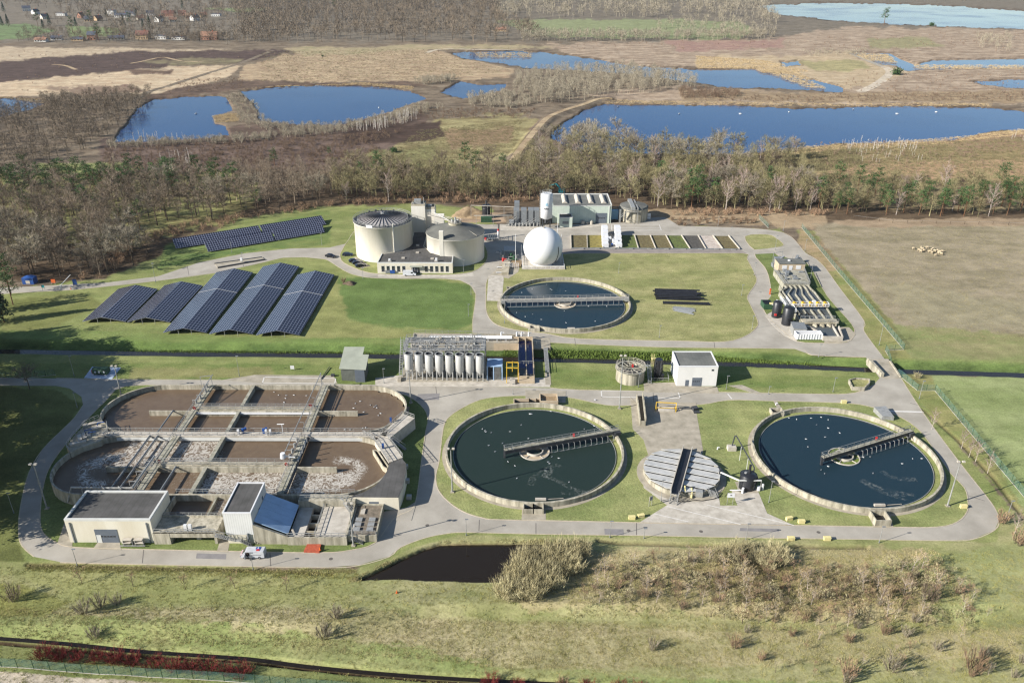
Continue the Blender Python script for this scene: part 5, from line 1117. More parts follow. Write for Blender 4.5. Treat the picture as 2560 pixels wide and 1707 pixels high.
rl.rail([(cx+(r-1.5)*math.cos(k*PI/24),cy+(r-1.5)*math.sin(k*PI/24),zt) for k in range(48)],closed=True,step=2,r=.04); B(rl,'railing','galv',t)
mb=MB(); rs=random.Random(5)
for k in range(26): a=rs.uniform(0,6.3); q=r-.7; mb.box(cx+q*math.cos(a),cy+q*math.sin(a),zt,rs.uniform(.3,.9),.5,rs.uniform(.3,.9),a)
B(mb,'roof_fitting','dark_metal',t)
mb=MB(); a=math.radians(252); mb.box(cx+(r+.2)*math.cos(a),cy+(r+.2)*math.sin(a),zt-.2,2.8,.3,1.1,a+PI/2); B(mb,'white_board','white',t)
mb=MB(); a=math.radians(298); mb.box(cx+(r+.1)*math.cos(a),cy+(r+.1)*math.sin(a),0,.6,.45,zt+1.2,a); B(mb,'pipe_chase','digester',t)
cx,cy,r,zt=-24.0,324.9,12.1,11.3
t=thing('digester_tank','right digester, lower cream round tank with smooth grey cone roof and a square shaft','tank',(cx,cy,0))
mb=MB(); mb.lathe(cx,cy,[(r,0),(r,zt-.35),(r+.25,zt-.3),(r+.25,zt)],96); B(mb,'wall','digester',t,True)
mb=MB(); mb.lathe(cx,cy,[(r+.25,zt),(2.6,zt+3.2)],96); B(mb,'cone_roof','dome_grey',t,True)
mb=MB(); mb.cyl(cx,cy,zt+2.8,zt+3.9,2.8,28); B(mb,'top_platform','concrete',t)
mb=MB()
for a,rr_,h,w_ in ((.3,1.3,1.2,.7),(1.5,1.2,1.8,.6),(2.6,1.4,1.,.8),(3.8,1.3,1.6,.5),(5.,1.2,1.3,.8)): mb.cyl(cx+rr_*math.cos(a),cy+rr_*math.sin(a),zt+3.9,zt+3.9+h,w_,12,w_*.5)
mb.tube([(cx-1,cy,zt+4.3),(cx+1.5,cy-.5,zt+5),(cx+1.9,cy-.6,zt+4)],.3,8); mb.tube([(cx-2.6,cy+.5,zt+4.6),(cx-9,cy+4,zt+6.8)],.22,6)
B(mb,'gas_piping','galv',t)
mb=MB(); rl=MB(); walkway(mb,rl,(-36,334),(-25.6,326),1.2,zt+4.2,.2); B(mb,'walkway','slab_light',t); rl.rail([(cx+2.7*math.cos(k*PI/8),cy+2.7*math.sin(k*PI/8),zt+3.9) for k in range(16)],closed=True,r=.05); B(rl,'railing','slab_light',t)
mb=MB(); a=math.radians(245); mb.box(cx+(r-.3)*math.cos(a),cy+(r-.3)*math.sin(a),0,1.7,1.7,zt+3.6,0); B(mb,'shaft','digester',t)
mb=MB(); mb.bar((cx+2.5,cy-1,zt+2.9),(cx+9.5,cy-7.,zt+.35),.12); B(mb,'roof_cable','slab_light',t)
t=thing('stair_tower','tall cream square stair tower standing between the two digesters','tower',(-41,347,0))
mb=MB(); mb.bx(-44.5,-38.4,343.9,349,-.2,16.4); mb.bx(-38.4,-34.2,345,350,-.2,14.6); mb.bx(-34.2,-30,340,344,-.2,13); B(mb,'wall','digester',t)
mb=MB(); mb.wall([(-44.3,344.1),(-38.6,344.1),(-38.6,348.8),(-44.3,348.8)],.35,16.3,17.2,True); mb.wall([(-38.2,345.2),(-34.4,345.2),(-34.4,349.8),(-38.2,349.8)],.3,14.6,15.6,True); B(mb,'parapet','concrete',t)
mb=MB(); mb.box(-41.8,346.8,16.4,3,2.2,2.2); mb.cyl(-38.9,345,16.4,20,.15,8); mb.box(-36.5,347,14.6,1.8,1.6,1.5); mb.box(-43.6,345.6,16.4,.8,.8,1.1); B(mb,'roof_unit','galv',t)
t=thing('office_building','single-storey cream office with dark roof and a row of tall windows before the digesters','building',(-39,306,0))
x0,x1,y0,h=-54.4,-24.0,305.1,4.3
mb=MB(); mb.prism([(x0,y0),(x1,y0),(-24.3,313.8),(-34,317.8),(-37.5,326),(-37.5,343.8),(-44,343.8),(-43.5,326),(-46.5,319.5),(-54.2,316)],-.2,h); B(mb,'wall','cream_wall',t)
mb=MB(); mb.prism([(x0+.4,y0+.4),(x1-.4,y0+.4),(-24.7,313.4),(-34.2,317.2),(-37.9,326),(-37.9,343.4),(-43.6,343.4),(-43.1,326),(-46.3,319),(-53.8,315.6)],h-.1,h+.1); B(mb,'roof','roof_dark',t)
mb=MB(); mb.wall([(-53.9,316),(x0+.2,y0+.2),(x1-.2,y0+.2),(-24.4,313.6)],.4,h-.02,h+.4); B(mb,'parapet','trim',t)
for x in (-52.2,-50.1,-48.0,-45.9,-43.8,-34.7,-32.6,-30.5,-28.4,-26.3):
    mb=MB(); mb.bx(x-.65,x+.65,y0-.06,y0+.05,.7,3.3); o=B(mb,'window','trim',t); mb=MB(); mb.bx(x-.55,x+.55,y0-.1,y0-.05,.8,3.2); B(mb,'pane','glass_dark',o)
mb=MB(); mb.bx(-40.6,-37.4,y0-.08,y0+.05,.05,3.1); B(mb,'entrance_door','glass_dark',t)
mb=MB(); mb.bx(-41.2,-36.2,y0-1.6,y0-.1,3.25,3.4); B(mb,'canopy','roof_light',t)
mb=MB(); [mb.bx(x-.4,x-.3,y0-.2,y0-.1,.5,2.6) for x in (-39.9,-38.9,-38.)]; B(mb,'door_frame','white',t)
for x,y in ((-49.5,307.2),(-44.5,310.6),(-32.6,309.8),(-30.8,307.3),(-39.4,317),(-40.2,326)): mb=MB(); mb.box(x,y,h+.1,1.3,1.0,.45 if y<330 else .3); B(mb,'skylight','slab_light',t)
mb=MB(); mb.box(-30.7,307.2,h+.5,.9,.9,1.); mb.box(-49.6,307.1,h+.5,.8,.8,.7); B(mb,'roof_vent','white',t)
# --- gas sphere
sx,sy,sz,srr=12.8,317.6,7.1,8.15
t=thing('gas_holder','big white spherical gas holder with a black strap on a pale square slab','gas holder',(sx,sy,0))
mb=MB(); prof=[(srr*math.cos(a),sz+srr*math.sin(a)) for a in np.linspace(-.98,PI/2-.001,40)]; mb.lathe(sx,sy,prof,96); B(mb,'membrane','gas_white',t,True)
mb=MB(); mb.ring(sx,sy,4.2,5.2,0,.75,64); B(mb,'base_ring','white',t)
mb=MB(); mb.bx(4.,21.6,309.6,326,-.2,.45); B(mb,'slab','slab_light',t)
mb=MB(); pts=[]
for a in np.linspace(-.95,.22,16): q=math.radians(-42); pts.append((sx+(srr+.06)*math.cos(a)*math.cos(q),sy+(srr+.06)*math.cos(a)*math.sin(q),sz+(srr+.06)*math.sin(a)))
mb.tube(pts,.14,6); B(mb,'strap','black',t)
mb=MB(); mb.cyl(sx,sy,sz+srr-.1,sz+srr+.3,.5,12); B(mb,'top_cap','slab_light',t)
rl=MB(); rl.rail([(4.2,325,.45),(4.2,309.8,.45),(21.4,309.8,.45),(21.4,325,.45)],step=2,r=.05); B(rl,'railing','white',t)
for u,v,h,lb in ((1288,606,13.,'tall thin white mast at the right corner of the gas holder slab'),(1184,606,13,'tall thin white mast left of the gas holder'),(1197,604,8,'short thin white mast between the gas piping and the gas holder'),(1280,545,9,'thin white mast by the road behind the gas holder')):
    q=P(u,v); mb=MB(); mb.cyl(q.x,q.y,0,h,.12,8,.07); o=mb.build('lightning_mast','white'); tag(o,lb,'mast','lightning masts')
t=thing('gas_piping','tangle of white and green gas pipes with red valves left of the gas holder','pipework',(-2,325,0))
rs=random.Random(9); mb=MB(); 
for k in range(12): x=rs.uniform(-5,2.5); y=rs.uniform(312,336); mb.tube([(x,y,.2),(x,y,rs.uniform(1,3)),(x+rs.uniform(-3,3),y,rs.uniform(1.5,3.5))],.14,6)
mb.box(-1.,327,2.8,5,6,.2); [mb.bar((-1+a,327+b,0),(-1+a,327+b,2.9),.16) for a in (-2.3,2.3) for b in (-2.8,2.8)]
B(mb,'pipe','galv',t)
mb=MB(); mb.cyl(-.5,322,0,2.6,.7,12); mb.cyl(.8,320.5,.2,2.2,.6,12); mb.tube([(-3,319,1),(2,319,1)],.3,8); B(mb,'vessel','green_paint',t)
mb=MB(); mb.cyl(-3.8,318,.5,2.,.5,10); mb.box(-2.8,317.5,1.2,1.,.6,.6); B(mb,'valve','red',t)
rl=MB(); rl.rail([(-3,311,.2),(2.6,311,.2),(2.6,313.5,.2),(-3,313.5,.2)],closed=True,step=.8,r=.05); B(rl,'cage','white',t)
t=thing('gas_flare','burner with rusty stack and red valves on gravel between digester and gas holder','burner',(-9,336,0)); x,y=P(1132,552).xy
mb=MB(); mb.cyl(x+2.6,y+3,0,6.5,.35,10); B(mb,'stack','roof_dark',t); mb=MB(); mb.cyl(x+2.4,y+2.6,0,3.6,.5,12); B(mb,'vessel','white',t)
mb=MB()
for k in range(5): mb.tube([(x-2+k,y,.1),(x-2+k,y,2.2),(x-1.4+k,y+1.5,2.4)],.14,6)
mb.box(x,y+1,.2,3.4,2,.3); B(mb,'pipework','tube_grey',t); mb=MB(); mb.cyl(x-3.2,y-.6,.4,1.4,.5,10); mb.cyl(x+2.4,y+2.6,3.6,4.4,.4,10); B(mb,'valve','red',t)
rl=MB(); rl.rail([(x-4,y-2,0),(x+5,y-2,0),(x+5,y+5,0)],step=1.5,h=2.2,r=.07); B(rl,'frame','galv',t)
t=thing('pit_wall','low brown concrete pit wall in front of the gas holder','wall',(*XY(1180,618),0)); q=gp([(1155,606),(1172,606),(1168,632),(1152,632)]); mb=MB(); mb.prism(q,0,1.1); B(mb,'wall','concrete',t); mb=MB(); mb.prism(gp([(1174,600),(1200,600),(1196,614),(1176,616)]),0,.5); B(mb,'earth','soil',t)
for u,v,lb in ((1150,616,'upper of two white benches by the paved strip'),(1148,628,'lower of two white benches by the paved strip')):
    q=P(u,v); o=thing('garden_bench',lb,'bench',(q.x,q.y,0),0,'white benches'); mb=MB(); mb.bx(-1.6,1.6,-.3,.3,.4,.5); mb.build('seat','white',o); mb=MB(); mb.bx(-1.3,-1.1,-.25,.25,0,.4); mb.build('leg','slab',o); mb=MB(); mb.bx(1.1,1.3,-.25,.25,0,.4); mb.build('leg','slab',o)
# --- white silo
t=thing('lime_silo','tall white cylindrical silo with a faint blue logo, on steel legs before the hall','silo',(15.9,362.5,0)); x,y=15.9,363.2
mb=MB(); mb.lathe(x,y,[(.6,4.2),(2.8,5.4),(2.8,16.4),(2.3,16.9)],36); mb.disc(x,y,16.9,2.3,32); B(mb,'body','white',t,True)
for a in range(4): q=PI/4+a*PI/2; mb=MB(); mb.bar((x+2.5*math.cos(q),y+2.5*math.sin(q),0),(x+2.5*math.cos(q),y+2.5*math.sin(q),5.6),.35); B(mb,'leg','dark_metal',t)
mb=MB(); [mb.bar((x-1.8,y-1.8*s,1),(x+1.8,y-1.8*s,4.5),.18) for s in (1,-1)]; mb.bar((x-2,y,4.4),(x+2,y,4.4),.3); mb.cyl(x,y,2.8,4.6,.9,10); B(mb,'brace','dark_metal',t)
rl=MB(); rl.rail([(x+2.3*math.cos(k*PI/6),y+2.3*math.sin(k*PI/6),16.9) for k in range(12)],closed=True,r=.05); rl.bar((x-3.1,y,0),(x-3.1,y,18.3),.16); rl.bar((x-2.8,y-.4,0),(x-2.8,y-.4,17.5),.12)
for z in np.arange(.5,17,.8): rl.bar((x-3.3,y,z),(x-2.8,y,z),.12)
B(rl,'ladder','galv',t)

def text(name,body,size,loc,m,parent,rx=PI/2,rz=0.,bend=None):
    fc=bpy.data.curves.new(name,'FONT'); fc.body=body; fc.size=size; fc.extrude=.01; fc.align_x='CENTER'; o=bpy.data.objects.new('tmp',fc); COL.objects.link(o)
    bpy.context.view_layer.update(); me=bpy.data.meshes.new_from_object(o); bpy.data.objects.remove(o)
    if bend:
        for v in me.vertices: a=v.co.x/bend; rr=bend+v.co.z; v.co.x,v.co.z=rr*math.sin(a),rr*math.cos(a)-bend
    me.materials.clear(); me.materials.append(M[m]); o=bpy.data.objects.new(name,me); COL.objects.link(o); o.rotation_euler=(rx,0,rz); o.location=loc
    o.parent=parent; o.location=Vector(loc)-parent.location; return o

mb=MB()
for a,z,h in ((-.34,9.9,.7),(-.2,9.8,.5),(-.08,9.8,.5),(.04,9.9,.7),(.16,9.8,.5),(.28,9.8,.6),(.4,9.8,.5)): q=-PI/2-.1+a; mb.box(x+2.82*math.cos(q),y+2.82*math.sin(q),z,.24,.06,h,q+PI/2)
B(mb,'lettering','dark_metal',t); mb=MB()
for a,z,h in ((-.05,11.6,.9),(.1,12.,.9),(.24,11.4,.8)): q=-PI/2-.1+a; mb.box(x+2.82*math.cos(q),y+2.82*math.sin(q),z,.5,.06,h,q+PI/2)
mk('pale_blue',(170,214,236),.6,.05,1.); B(mb,'emblem','pale_blue',t)
# --- sludge hall
x0,x1,y0,y1,h=19.2,47.,371.,389.5,8.7
t=thing('sludge_hall','large pale green hall with grey roof, four barrel skylights and a grey roller door','building',(33,380,0))
mb=MB(); mb.bx(x0,x1,y0,y1,-.2,h); B(mb,'wall','green_white',t)
mb=MB(); mb.bx(x0+.2,x1-.2,y0-.02,y1-.2,h,h+.12); B(mb,'roof','roof_grey',t)
mb=MB(); mb.wall([(x1-.05,y0),(x1-.05,y1),(x0,y1)],.4,h-.05,h+.5); mb.bx(x0,x1,y0-.12,y0,h-.25,h+.05); B(mb,'roof_edge','trim',t)
for u in (1297,1327,1357,1386):
    q=P(u,460,9.4); mb=MB(); n=8; prof=[(-1.25+2.5*k/n, .12+1.*math.sin(PI*k/n)) for k in range(n+1)]; vs=[];L=[y0+2.6,y1-2.4]
    for yy in L: vs+=[(q.x+a,yy,h+.1+b) for a,b in prof]
    m_=n+1; mb.add(vs,[(k,k+1,m_+k+1,m_+k) for k in range(n)]+[tuple(range(n,-1,-1)),tuple(range(m_,2*m_))]); B(mb,'skylight','cover' if 0 else 'slab_light',t)
mb=MB(); mb.bx(39.8,45.,y0-.1,y0,0,5.); o=B(mb,'roller_door','door_grey',t); mb=MB(); [mb.bx(40.8+i*.7,41.3+i*.7,y0-.14,y0-.1,2.3,2.8) for i in range(5)]; B(mb,'door_window','glass_dark',o)
mb=MB(); mb.bx(45.9,46.15,y0-.25,y0,0,h-.3); B(mb,'drain_pipe','trim',t)
t=thing('hall_annex','small pale green annex with dark flat roof against the front of the sludge hall','building',(25,366,0))
mb=MB(); mb.bx(22.2,28.2,364.8,370.8,-.2,4.5); B(mb,'wall','green_white',t); mb=MB(); mb.bx(22.5,27.9,365.1,370.5,4.5,4.6); B(mb,'roof','roof_dark',t); mb=MB(); mb.wall([(22.3,364.9),(28.1,364.9),(28.1,370.7),(22.3,370.7)],.25,4.48,4.85,True); B(mb,'parapet','trim',t)
mb=MB(); mb.bx(23.6,26.4,364.7,364.8,1.6,2.9); B(mb,'window','tube_grey',t)
for x,lb in ((33.6,'white round drum, leftmost of three by the hall wall'),(35.8,'small white drum, middle of three by the hall wall'),(37.8,'larger pale tank, rightmost of three beside the roller door')):
    o=thing('storage_drum',lb,'drum',(x,369.3,0),0,'drums by the hall wall'); mb=MB(); s=.8 if x!=35.8 else .5; mb.cyl(0,0,0,1.6 if s==.8 else 1.,s,14); mb.build('body','slab_light',o); mb=MB(); mb.cyl(0,0,1.6 if s==.8 else 1.,2. if s==.8 else 1.2,s*.5,10); mb.build('lid','galv',o)
# --- lime blocks
t=thing('silo_block','row of tall grey rectangular bunkers with ladders and pipes left of the white silo','bunker',(6,369,0))
mb=MB()
for x in (2.,5.4,8.8,11.4): mb.bx(x-1.35,x+1.35,367.3,372.5,1.2,7.4)
mb.bx(-1.5,13,366.8,373,0,1.2); mb.bx(1,3.4,372,376,0,9.6); B(mb,'bunker','tube_grey',t)
mb=MB()
for x in (3.7,7.1,10.1): mb.bx(x-.3,x+.3,367.2,367.4,1.3,7.2)
B(mb,'recess','dark_metal',t)
mb=MB()
for k in range(12): mb.bar((1+k*.001,366.9,1.4+k*.5),(2.2,366.9,1.4+k*.5),.1)
for a,b in (((-3,366,.2),(2,366.4,4.4)),((7,366,.4),(11,366,3.2)),((4,365.6,.2),(8,365.8,2.6))): mb.bar(a,b,.35,.2); mb.bar((a[0],a[1],a[2]+1.1),(b[0],b[1],b[2]+1.1),.1)
for x in np.arange(0,13,1.7): mb.cyl(x,365.8,0,1.8,.35,8)
B(mb,'conveyor','galv',t)
t=thing('pipe_rack','long thin pipe bridge on poles running behind the bunkers','pipe rack',(-8,378,0))
mb=MB(); mb.bar((-20,378.5,6.4),(16,374,6.4),.3,.2); mb.bar((-18,366,5.2),(0,366.5,5.2),.35,.25); B(mb,'beam','slab_light',t)
mb=MB(); [mb.bar((x,378.4-(x+20)*.125,0),(x,378.4-(x+20)*.125,6.4),.16) for x in (-20,-12,-4,3.,10)]; [mb.bar((x,366,0),(x,366,5.2),.18) for x in (-17,-9,-2)]; B(mb,'post','galv',t)
q=P(1117,500); t=thing('black_tank','black round tank behind a green container on the gravel yard','tank',(q.x,q.y,0)); mb=MB(); mb.cyl(q.x,q.y,0,6.2,2.0,24); mb.ring(q.x,q.y,1.95,2.15,4.9,5.1,24); B(mb,'body','black_tank',t,True); mb=MB(); mb.tube([(q.x+2.5,q.y,0),(q.x+2.5,q.y,6),(q.x,q.y,7.6)],.2,6); mb.cyl(q.x,q.y,6.2,8.8,.3,8); B(mb,'pipe','dark_metal',t)
q=P(1117,511); t=thing('green_container','small green container in front of the black tank on the gravel yard','container',(q.x,q.y,0)); mb=MB(); mb.bx(q.x-2.6,q.x+2.6,q.y,q.y+2.2,0,2.4); B(mb,'body','green_paint',t); mb=MB(); [mb.bx(q.x-2.6+i*.65,q.x-2.5+i*.65,q.y-.06,q.y,0.1,2.3) for i in range(9)]; B(mb,'rib','green_paint',t)
def heap(name,label,u,v,rx,ry,h,m,seed=1):
    q=P(u,v); mb=MB(); n=22; vs=[]; fs=[]; rs=random.Random(seed)
    for j in range(9):
        f=j/8; rr=1-f
        for k in range(n): a=2*PI*k/n; w_=1+.25*math.sin(3*a+seed)+rs.uniform(-.08,.08); vs.append((q.x+rx*rr*w_*math.cos(a),q.y+ry*rr*w_*math.sin(a),h*(1-rr**1.6)*(1+rs.uniform(-.08,.08))-.05))
    for j in range(8):
        for k in range(n): fs.append((j*n+k,j*n+(k+1)%n,(j+1)*n+(k+1)%n,(j+1)*n+k))
    mb.add(vs,fs); o=mb.build(name,m); tag(o,label,'heap'); o.data.polygons.foreach_set('use_smooth',[True]*len(o.data.polygons))
heap('soil_heap','large heap of pale brown soil behind the right digester',1077,494,9,5,4.2,'soil',2)
heap('soil_heap','low soil heap right of the large one behind the digester',1100,500,6,3,1.6,'soil',4)
heap('shrub_heap','clump of cut branches on the lawn left of the digester loop',804,652,2.6,1.8,1.2,'bark',5)
# --- right-hand round tank
x,y,r=58.6,378.,7.0
t=thing('buffer_tank','round white tank with weathered grey cover and a zigzag stair right of the sludge hall','tank',(x,y,0))
mb=MB(); mb.lathe(x,y,[(r,0),(r,6.2)],16); B(mb,'wall','concrete_wall',t); mb=MB(); mb.lathe(x,y,[(r+.15,6.2),(r-.4,6.9),(.2,7.8)],12); B(mb,'cover','dome_grey',t)
mb=MB(); mb.box(x-1.2,y,6.4,1.9,2*r+.4,1.5); mb.box(x+1,y,6.4,.5,2*r,1.2); mb.bx(x-4.5,x+1,y-r-.9,y-r,5.6,5.75); mb.bx(x-4.7,x-4.5,y-r-.9,y-r-.7,0,5.6); mb.bx(x+.8,x+1,y-r-.9,y-r-.7,0,5.6); mb.bx(x-7.6,x-6.8,y-r+.6,y-r+.8,0,6.6)
for z in np.arange(.4,6.4,.5): mb.bx(x-7.6,x-6.8,y-r+.5,y-r+.6,z,z+.1)
for a,b in (((x-4.4,y-r-.7,5.7),(x-7,y-r-.2,3.)),((x-6,y-r-1,3.4),(x-.5,y-r-1.4,.2))): mb.bar(a,b,.7,.12); mb.bar((a[0],a[1],a[2]+1),(b[0],b[1],b[2]+1),.1)
rl=MB(); rl.rail([(x-4.5,y-r-.8,5.75),(x+1,y-r-.8,5.75)],r=.06); mb.v+=[]; B(mb,'access_stair','galv',t); B(rl,'railing','galv',t)
mb=MB(); mb.bx(47.4,51.3,377,379,0,4.4); B(mb,'link_wall','pale_blue',t); mb=MB(); mb.bar((47.2,376,6.6),(52,376,6.6),.35); B(mb,'pipe','dark_metal',t)
q=P(1488,505); o=thing('info_board','white information board on the grass right of the weathered round tank','sign',(q.x,q.y,0)); mb=MB(); mb.bx(-1.2,1.2,-.05,.05,.5,3.2); mb.build('panel','white',o); mb=MB(); mb.bx(-.9,.9,-.07,-.05,1.6,1.75); mb.build('print','dark_metal',o); mb=MB(); mb.bx(-1.1,-1.,-.04,.04,0,.5); mb.build('post','galv',o)
# --- drying beds
mk('bed_brown',(126,116,78),1,.25,.8,c2=(94,82,56),bump=.5,bs=2.); mk('bed_green',(110,126,60),1,.25,.8,c2=(82,82,54),bump=.5,bs=2.); mk('bed_yellow',(158,144,80),1,.2,.8,c2=(120,112,60),bump=.5,bs=2.)
mk('bed_dark',(96,92,86),1,.2,.8,c2=(72,70,66),bump=.5,bs=2.); mk('bed_pale',(214,202,190),1,.15,.6,c2=(180,166,152),bump=.4,bs=2.)
XB=[(1312,571.5,1311,541),(1349,571.5,1348,541),(1385,571.5,1383,541),(1421,572,1421,541),(1466,572,1457,541),(1506,572.5,1493,541.5),(1545,572.5,1529,541.5),(1585,573,1565,542),(1621,573,1603,542),(1660,573.5,1637,542.5),(1699,574,1673,543)]
fills=['bed_brown','bed_yellow','slab_light','bed_green','bed_brown','bed_brown','bed_green','bed_dark','bed_pale','bed_brown']
desc=['brown weeds, leftmost of the row','yellow weeds','crates and white units','green weeds and a dark shadow','dry brown weeds, left of its twin','dry brown weeds, right of its twin','green weeds by the dark soil bed','black soil','pale sand','brown weeds, rightmost of the row']
for i,(a,b) in enumerate(zip(XB,XB[1:])):
    q=gp([(a[0],a[1]),(b[0],b[1]),(b[2],b[3]),(a[2],a[3])]); cx_=sum(p[0] for p in q)/4; cy_=sum(p[1] for p in q)/4
    t=thing('drying_bed','sludge drying bed filled with '+desc[i],'bed',(cx_,cy_,0),0,'row of sludge drying beds'); mb=MB(); mb.prism(q,-.2,.16); B(mb,'fill',fills[i],t)
    mb=MB(); mb.wall([q[0],q[3]],.3,-.2,.75); B(mb,'partition_wall','slab_light',t)
    if i==9: mb=MB(); mb.wall([q[1],q[2]],.3,-.2,.75); B(mb,'partition_wall','slab_light',t)
    mb=MB(); mb.wall([q[0],q[1]],.2,-.2,.5); B(mb,'front_wall','tube_grey',t)
    mb=MB(); mb.box((q[0][0]+q[1][0])/2+1,q[0][1]-.4,.1,1.8,.6,.4); B(mb,'drain_box','galv',t)
for u0,v0,u1,v1,lb in ((1390,570,1388,537,'left of two long white filter units in the drying beds'),(1421,570,1417,537,'right of two long white filter units in the drying beds')):
    a=P(u0,v0);b=P(u1,v1-2); t=thing('filter_unit',lb,'unit',(a.x,a.y,0),0,'white units in the drying beds'); mb=MB(); L=(b-a).length; d=(b-a)/L
    for k in range(5): c=a+d*L*(k+.5)/5; mb.box(c.x,c.y,.3,2.6,L/5-.3,1.6+.5*k)
    B(mb,'casing','white',t); mb=MB(); mb.bar(a+Vector((0,0,.2)),b+Vector((0,0,.2)),2.2,.2); B(mb,'base','dark_metal',t)
for u,v,z,lb in ((1397,556,0,'white tote tank beside the left filter unit'),(1397,556,1.15,'white tote tank stacked on another beside the left filter unit'),(1412,562,0,'white tote tank before the right filter unit'),(1412,562,1.15,'white tote tank stacked before the right filter unit'),(1414,552,0,'white tote tank behind the stacked ones by the right unit')):
    q=P(u,v); t=thing('tote_tank',lb,'tank',(q.x,q.y,z+.16),0,'white tote tanks in the drying beds'); mb=MB(); mb.bx(-1.2,1.2,-1,1,.15,1.1); mb.build('bottle','white',t); mb=MB(); mb.bx(-1.25,1.25,-1.05,1.05,0,.15); mb.build('pallet','galv',t)
q=P(1406,566); t=thing('blue_barrel','blue barrel lying among white bags in front of the drying bed units','barrel',(q.x,q.y,.2)); mb=MB(); mb.tube([(0,-.7,.6),(0,.7,.6)],.5,12); mb.build('body','blue',t); mb=MB(); mb.tube([(0,-.72,.6),(0,-.66,.6)],.3,12); mb.build('lid','dark_metal',t)
# --- pipe stacks on the lawn
t=thing('pipe_stack','big stack of long black pipes lying on the dry lawn','pipes',(62,279,0)); rs=random.Random(2)
a0,a1=P(1500,700,.3),P(1610,703,.3)
rows=[(284.6,0),(283.4,0),(282.2,0),(281,0),(279.8,0),(278.4,0),(275.6,0),(274.2,0)]
k=0
for y,_ in rows:
    for z in ((.35,.95,1.5) if y>278 else (.35,)):
        mb=MB(); yy=y+(z-.35)*.35; xs=54.2+rs.uniform(-.5,.5)+(0 if y>276 else 1.5); mb.tube([(xs,yy+.6,z),(xs+rs.uniform(15.5,17.5),yy-.6,z)],.3,8); B(mb,'pipe','black_tank',t)
t=thing('pipe_stack','loose fan of thin grey tubes lying below the black pipe stack','pipes',(66,270,0))
for k in range(18):
    a=P(1545+rs.uniform(-4,6),704+k*.55,.15+.06*(k%4)); b=P(1592+rs.uniform(-6,6),708+k*.85,.15+.06*(k%4)); mb=MB(); mb.tube([a,b],.12,6); B(mb,'tube','tube_grey',t)
# --- weighbridge
t=thing('weighbridge','sunken weighbridge platform with dark edges beside the entrance road','weighbridge',(-113,316,0))
q=gp([(493,607),(602,592),(609,597),(500,616)]); mb=MB(); mb.prism(q,-.1,.3); B(mb,'deck','slab',t)
mb=MB(); mb.wall([q[0],q[1]],.7,0,.45); mb.wall([q[3],q[2]],.7,0,.45); B(mb,'edge','black_tank',t)
q=P(556,604); o=thing('card_reader','small white reader cabinet on a post by the weighbridge','cabinet',(q.x,q.y,0)); mb=MB(); mb.bx(-.5,.5,-.3,.3,1,2.2); mb.build('cabinet','white',o); mb=MB(); mb.bx(-.1,.1,-.1,.1,0,1); mb.build('post','galv',o)
# --- solar arrays
def solar_mat():
    m=bpy.data.materials.new('solar'); m.use_nodes=True; n=m.node_tree.nodes; l=m.node_tree.links; b=n['Principled BSDF']; b.inputs['Roughness'].default_value=.16; b.inputs['Specular IOR Level'].default_value=.55
    g=n.new('ShaderNodeUVMap'); s=n.new('ShaderNodeSeparateXYZ'); l.new(g.outputs[0],s.inputs[0]); r=[]
    for ax,per,wd_ in ((0,1.0,.13),(1,1.65,.13)):
        w_=n.new('ShaderNodeMath'); w_.operation='WRAP'; w_.inputs[1].default_value=0; w_.inputs[2].default_value=per; l.new(s.outputs[ax],w_.inputs[0]); c=n.new('ShaderNodeMath'); c.operation='LESS_THAN'; c.inputs[1].default_value=wd_; l.new(w_.outputs[0],c.inputs[0]); r.append(c)
    mx=n.new('ShaderNodeMath'); mx.operation='MAXIMUM'; l.new(r[0].outputs[0],mx.inputs[0]); l.new(r[1].outputs[0],mx.inputs[1])
    t_=n.new('ShaderNodeTexNoise'); t_.inputs['Scale'].default_value=.6; l.new(g.outputs[0],t_.inputs['Vector']); cr_=n.new('ShaderNodeValToRGB'); cr_.color_ramp.elements[0].color=(*lin((26,28,44)),1); cr_.color_ramp.elements[1].color=(*lin((40,44,62)),1); l.new(t_.outputs['Fac'],cr_.inputs[0])
    mi=n.new('ShaderNodeMix'); mi.data_type='RGBA'; l.new(mx.outputs[0],mi.inputs[0]); l.new(cr_.outputs[0],mi.inputs[6]); mi.inputs[7].default_value=(*lin((150,154,170)),1); l.new(mi.outputs[2],b.inputs['Base Color']); M['solar']=m
solar_mat()
def panel(mb_pts,name,t,th=.12):
    """solid tilted slab from 4 corner points with metre UVs"""
    A_,B_,C_,D_=[Vector(p) for p in mb_pts]; nrm=(B_-A_).cross(D_-A_).normalized()
    if nrm.z<0: nrm=-nrm
    mb=MB(); mb.add([A_,B_,C_,D_]+[p-nrm*th for p in (A_,B_,C_,D_)],[(0,1,2,3),(7,6,5,4),(0,4,5,1),(1,5,6,2),(2,6,7,3),(3,7,4,0)])
    o=B(mb,name,'solar',t); uvl=o.data.uv_layers.new(name='UVMap'); L1=(B_-A_).length; L2=(D_-A_).length; uvs=[(0,0),(L1,0),(L1,L2),(0,L2)]
    for i in range(4): uvl.data[i].uv=uvs[i]
    return o
ARR=[((190,737),(234,727),(288,738.5),(315,653),(359,664.6)),((293,738),(336,728),(388.6,739.5),(418,645),(464,656.5)),((375.6,762),(422,753),(473,765),(536,615),(582,627.7)),((481,765.5),(529,756),(580,767.6),(645,602),(686.7,613.6)),((589,768),(636.5,757.8),(687.4,770),(726,620),(767,632))]
od=['leftmost, short','second from the left, short','middle, long','second from the right, long','rightmost, long']
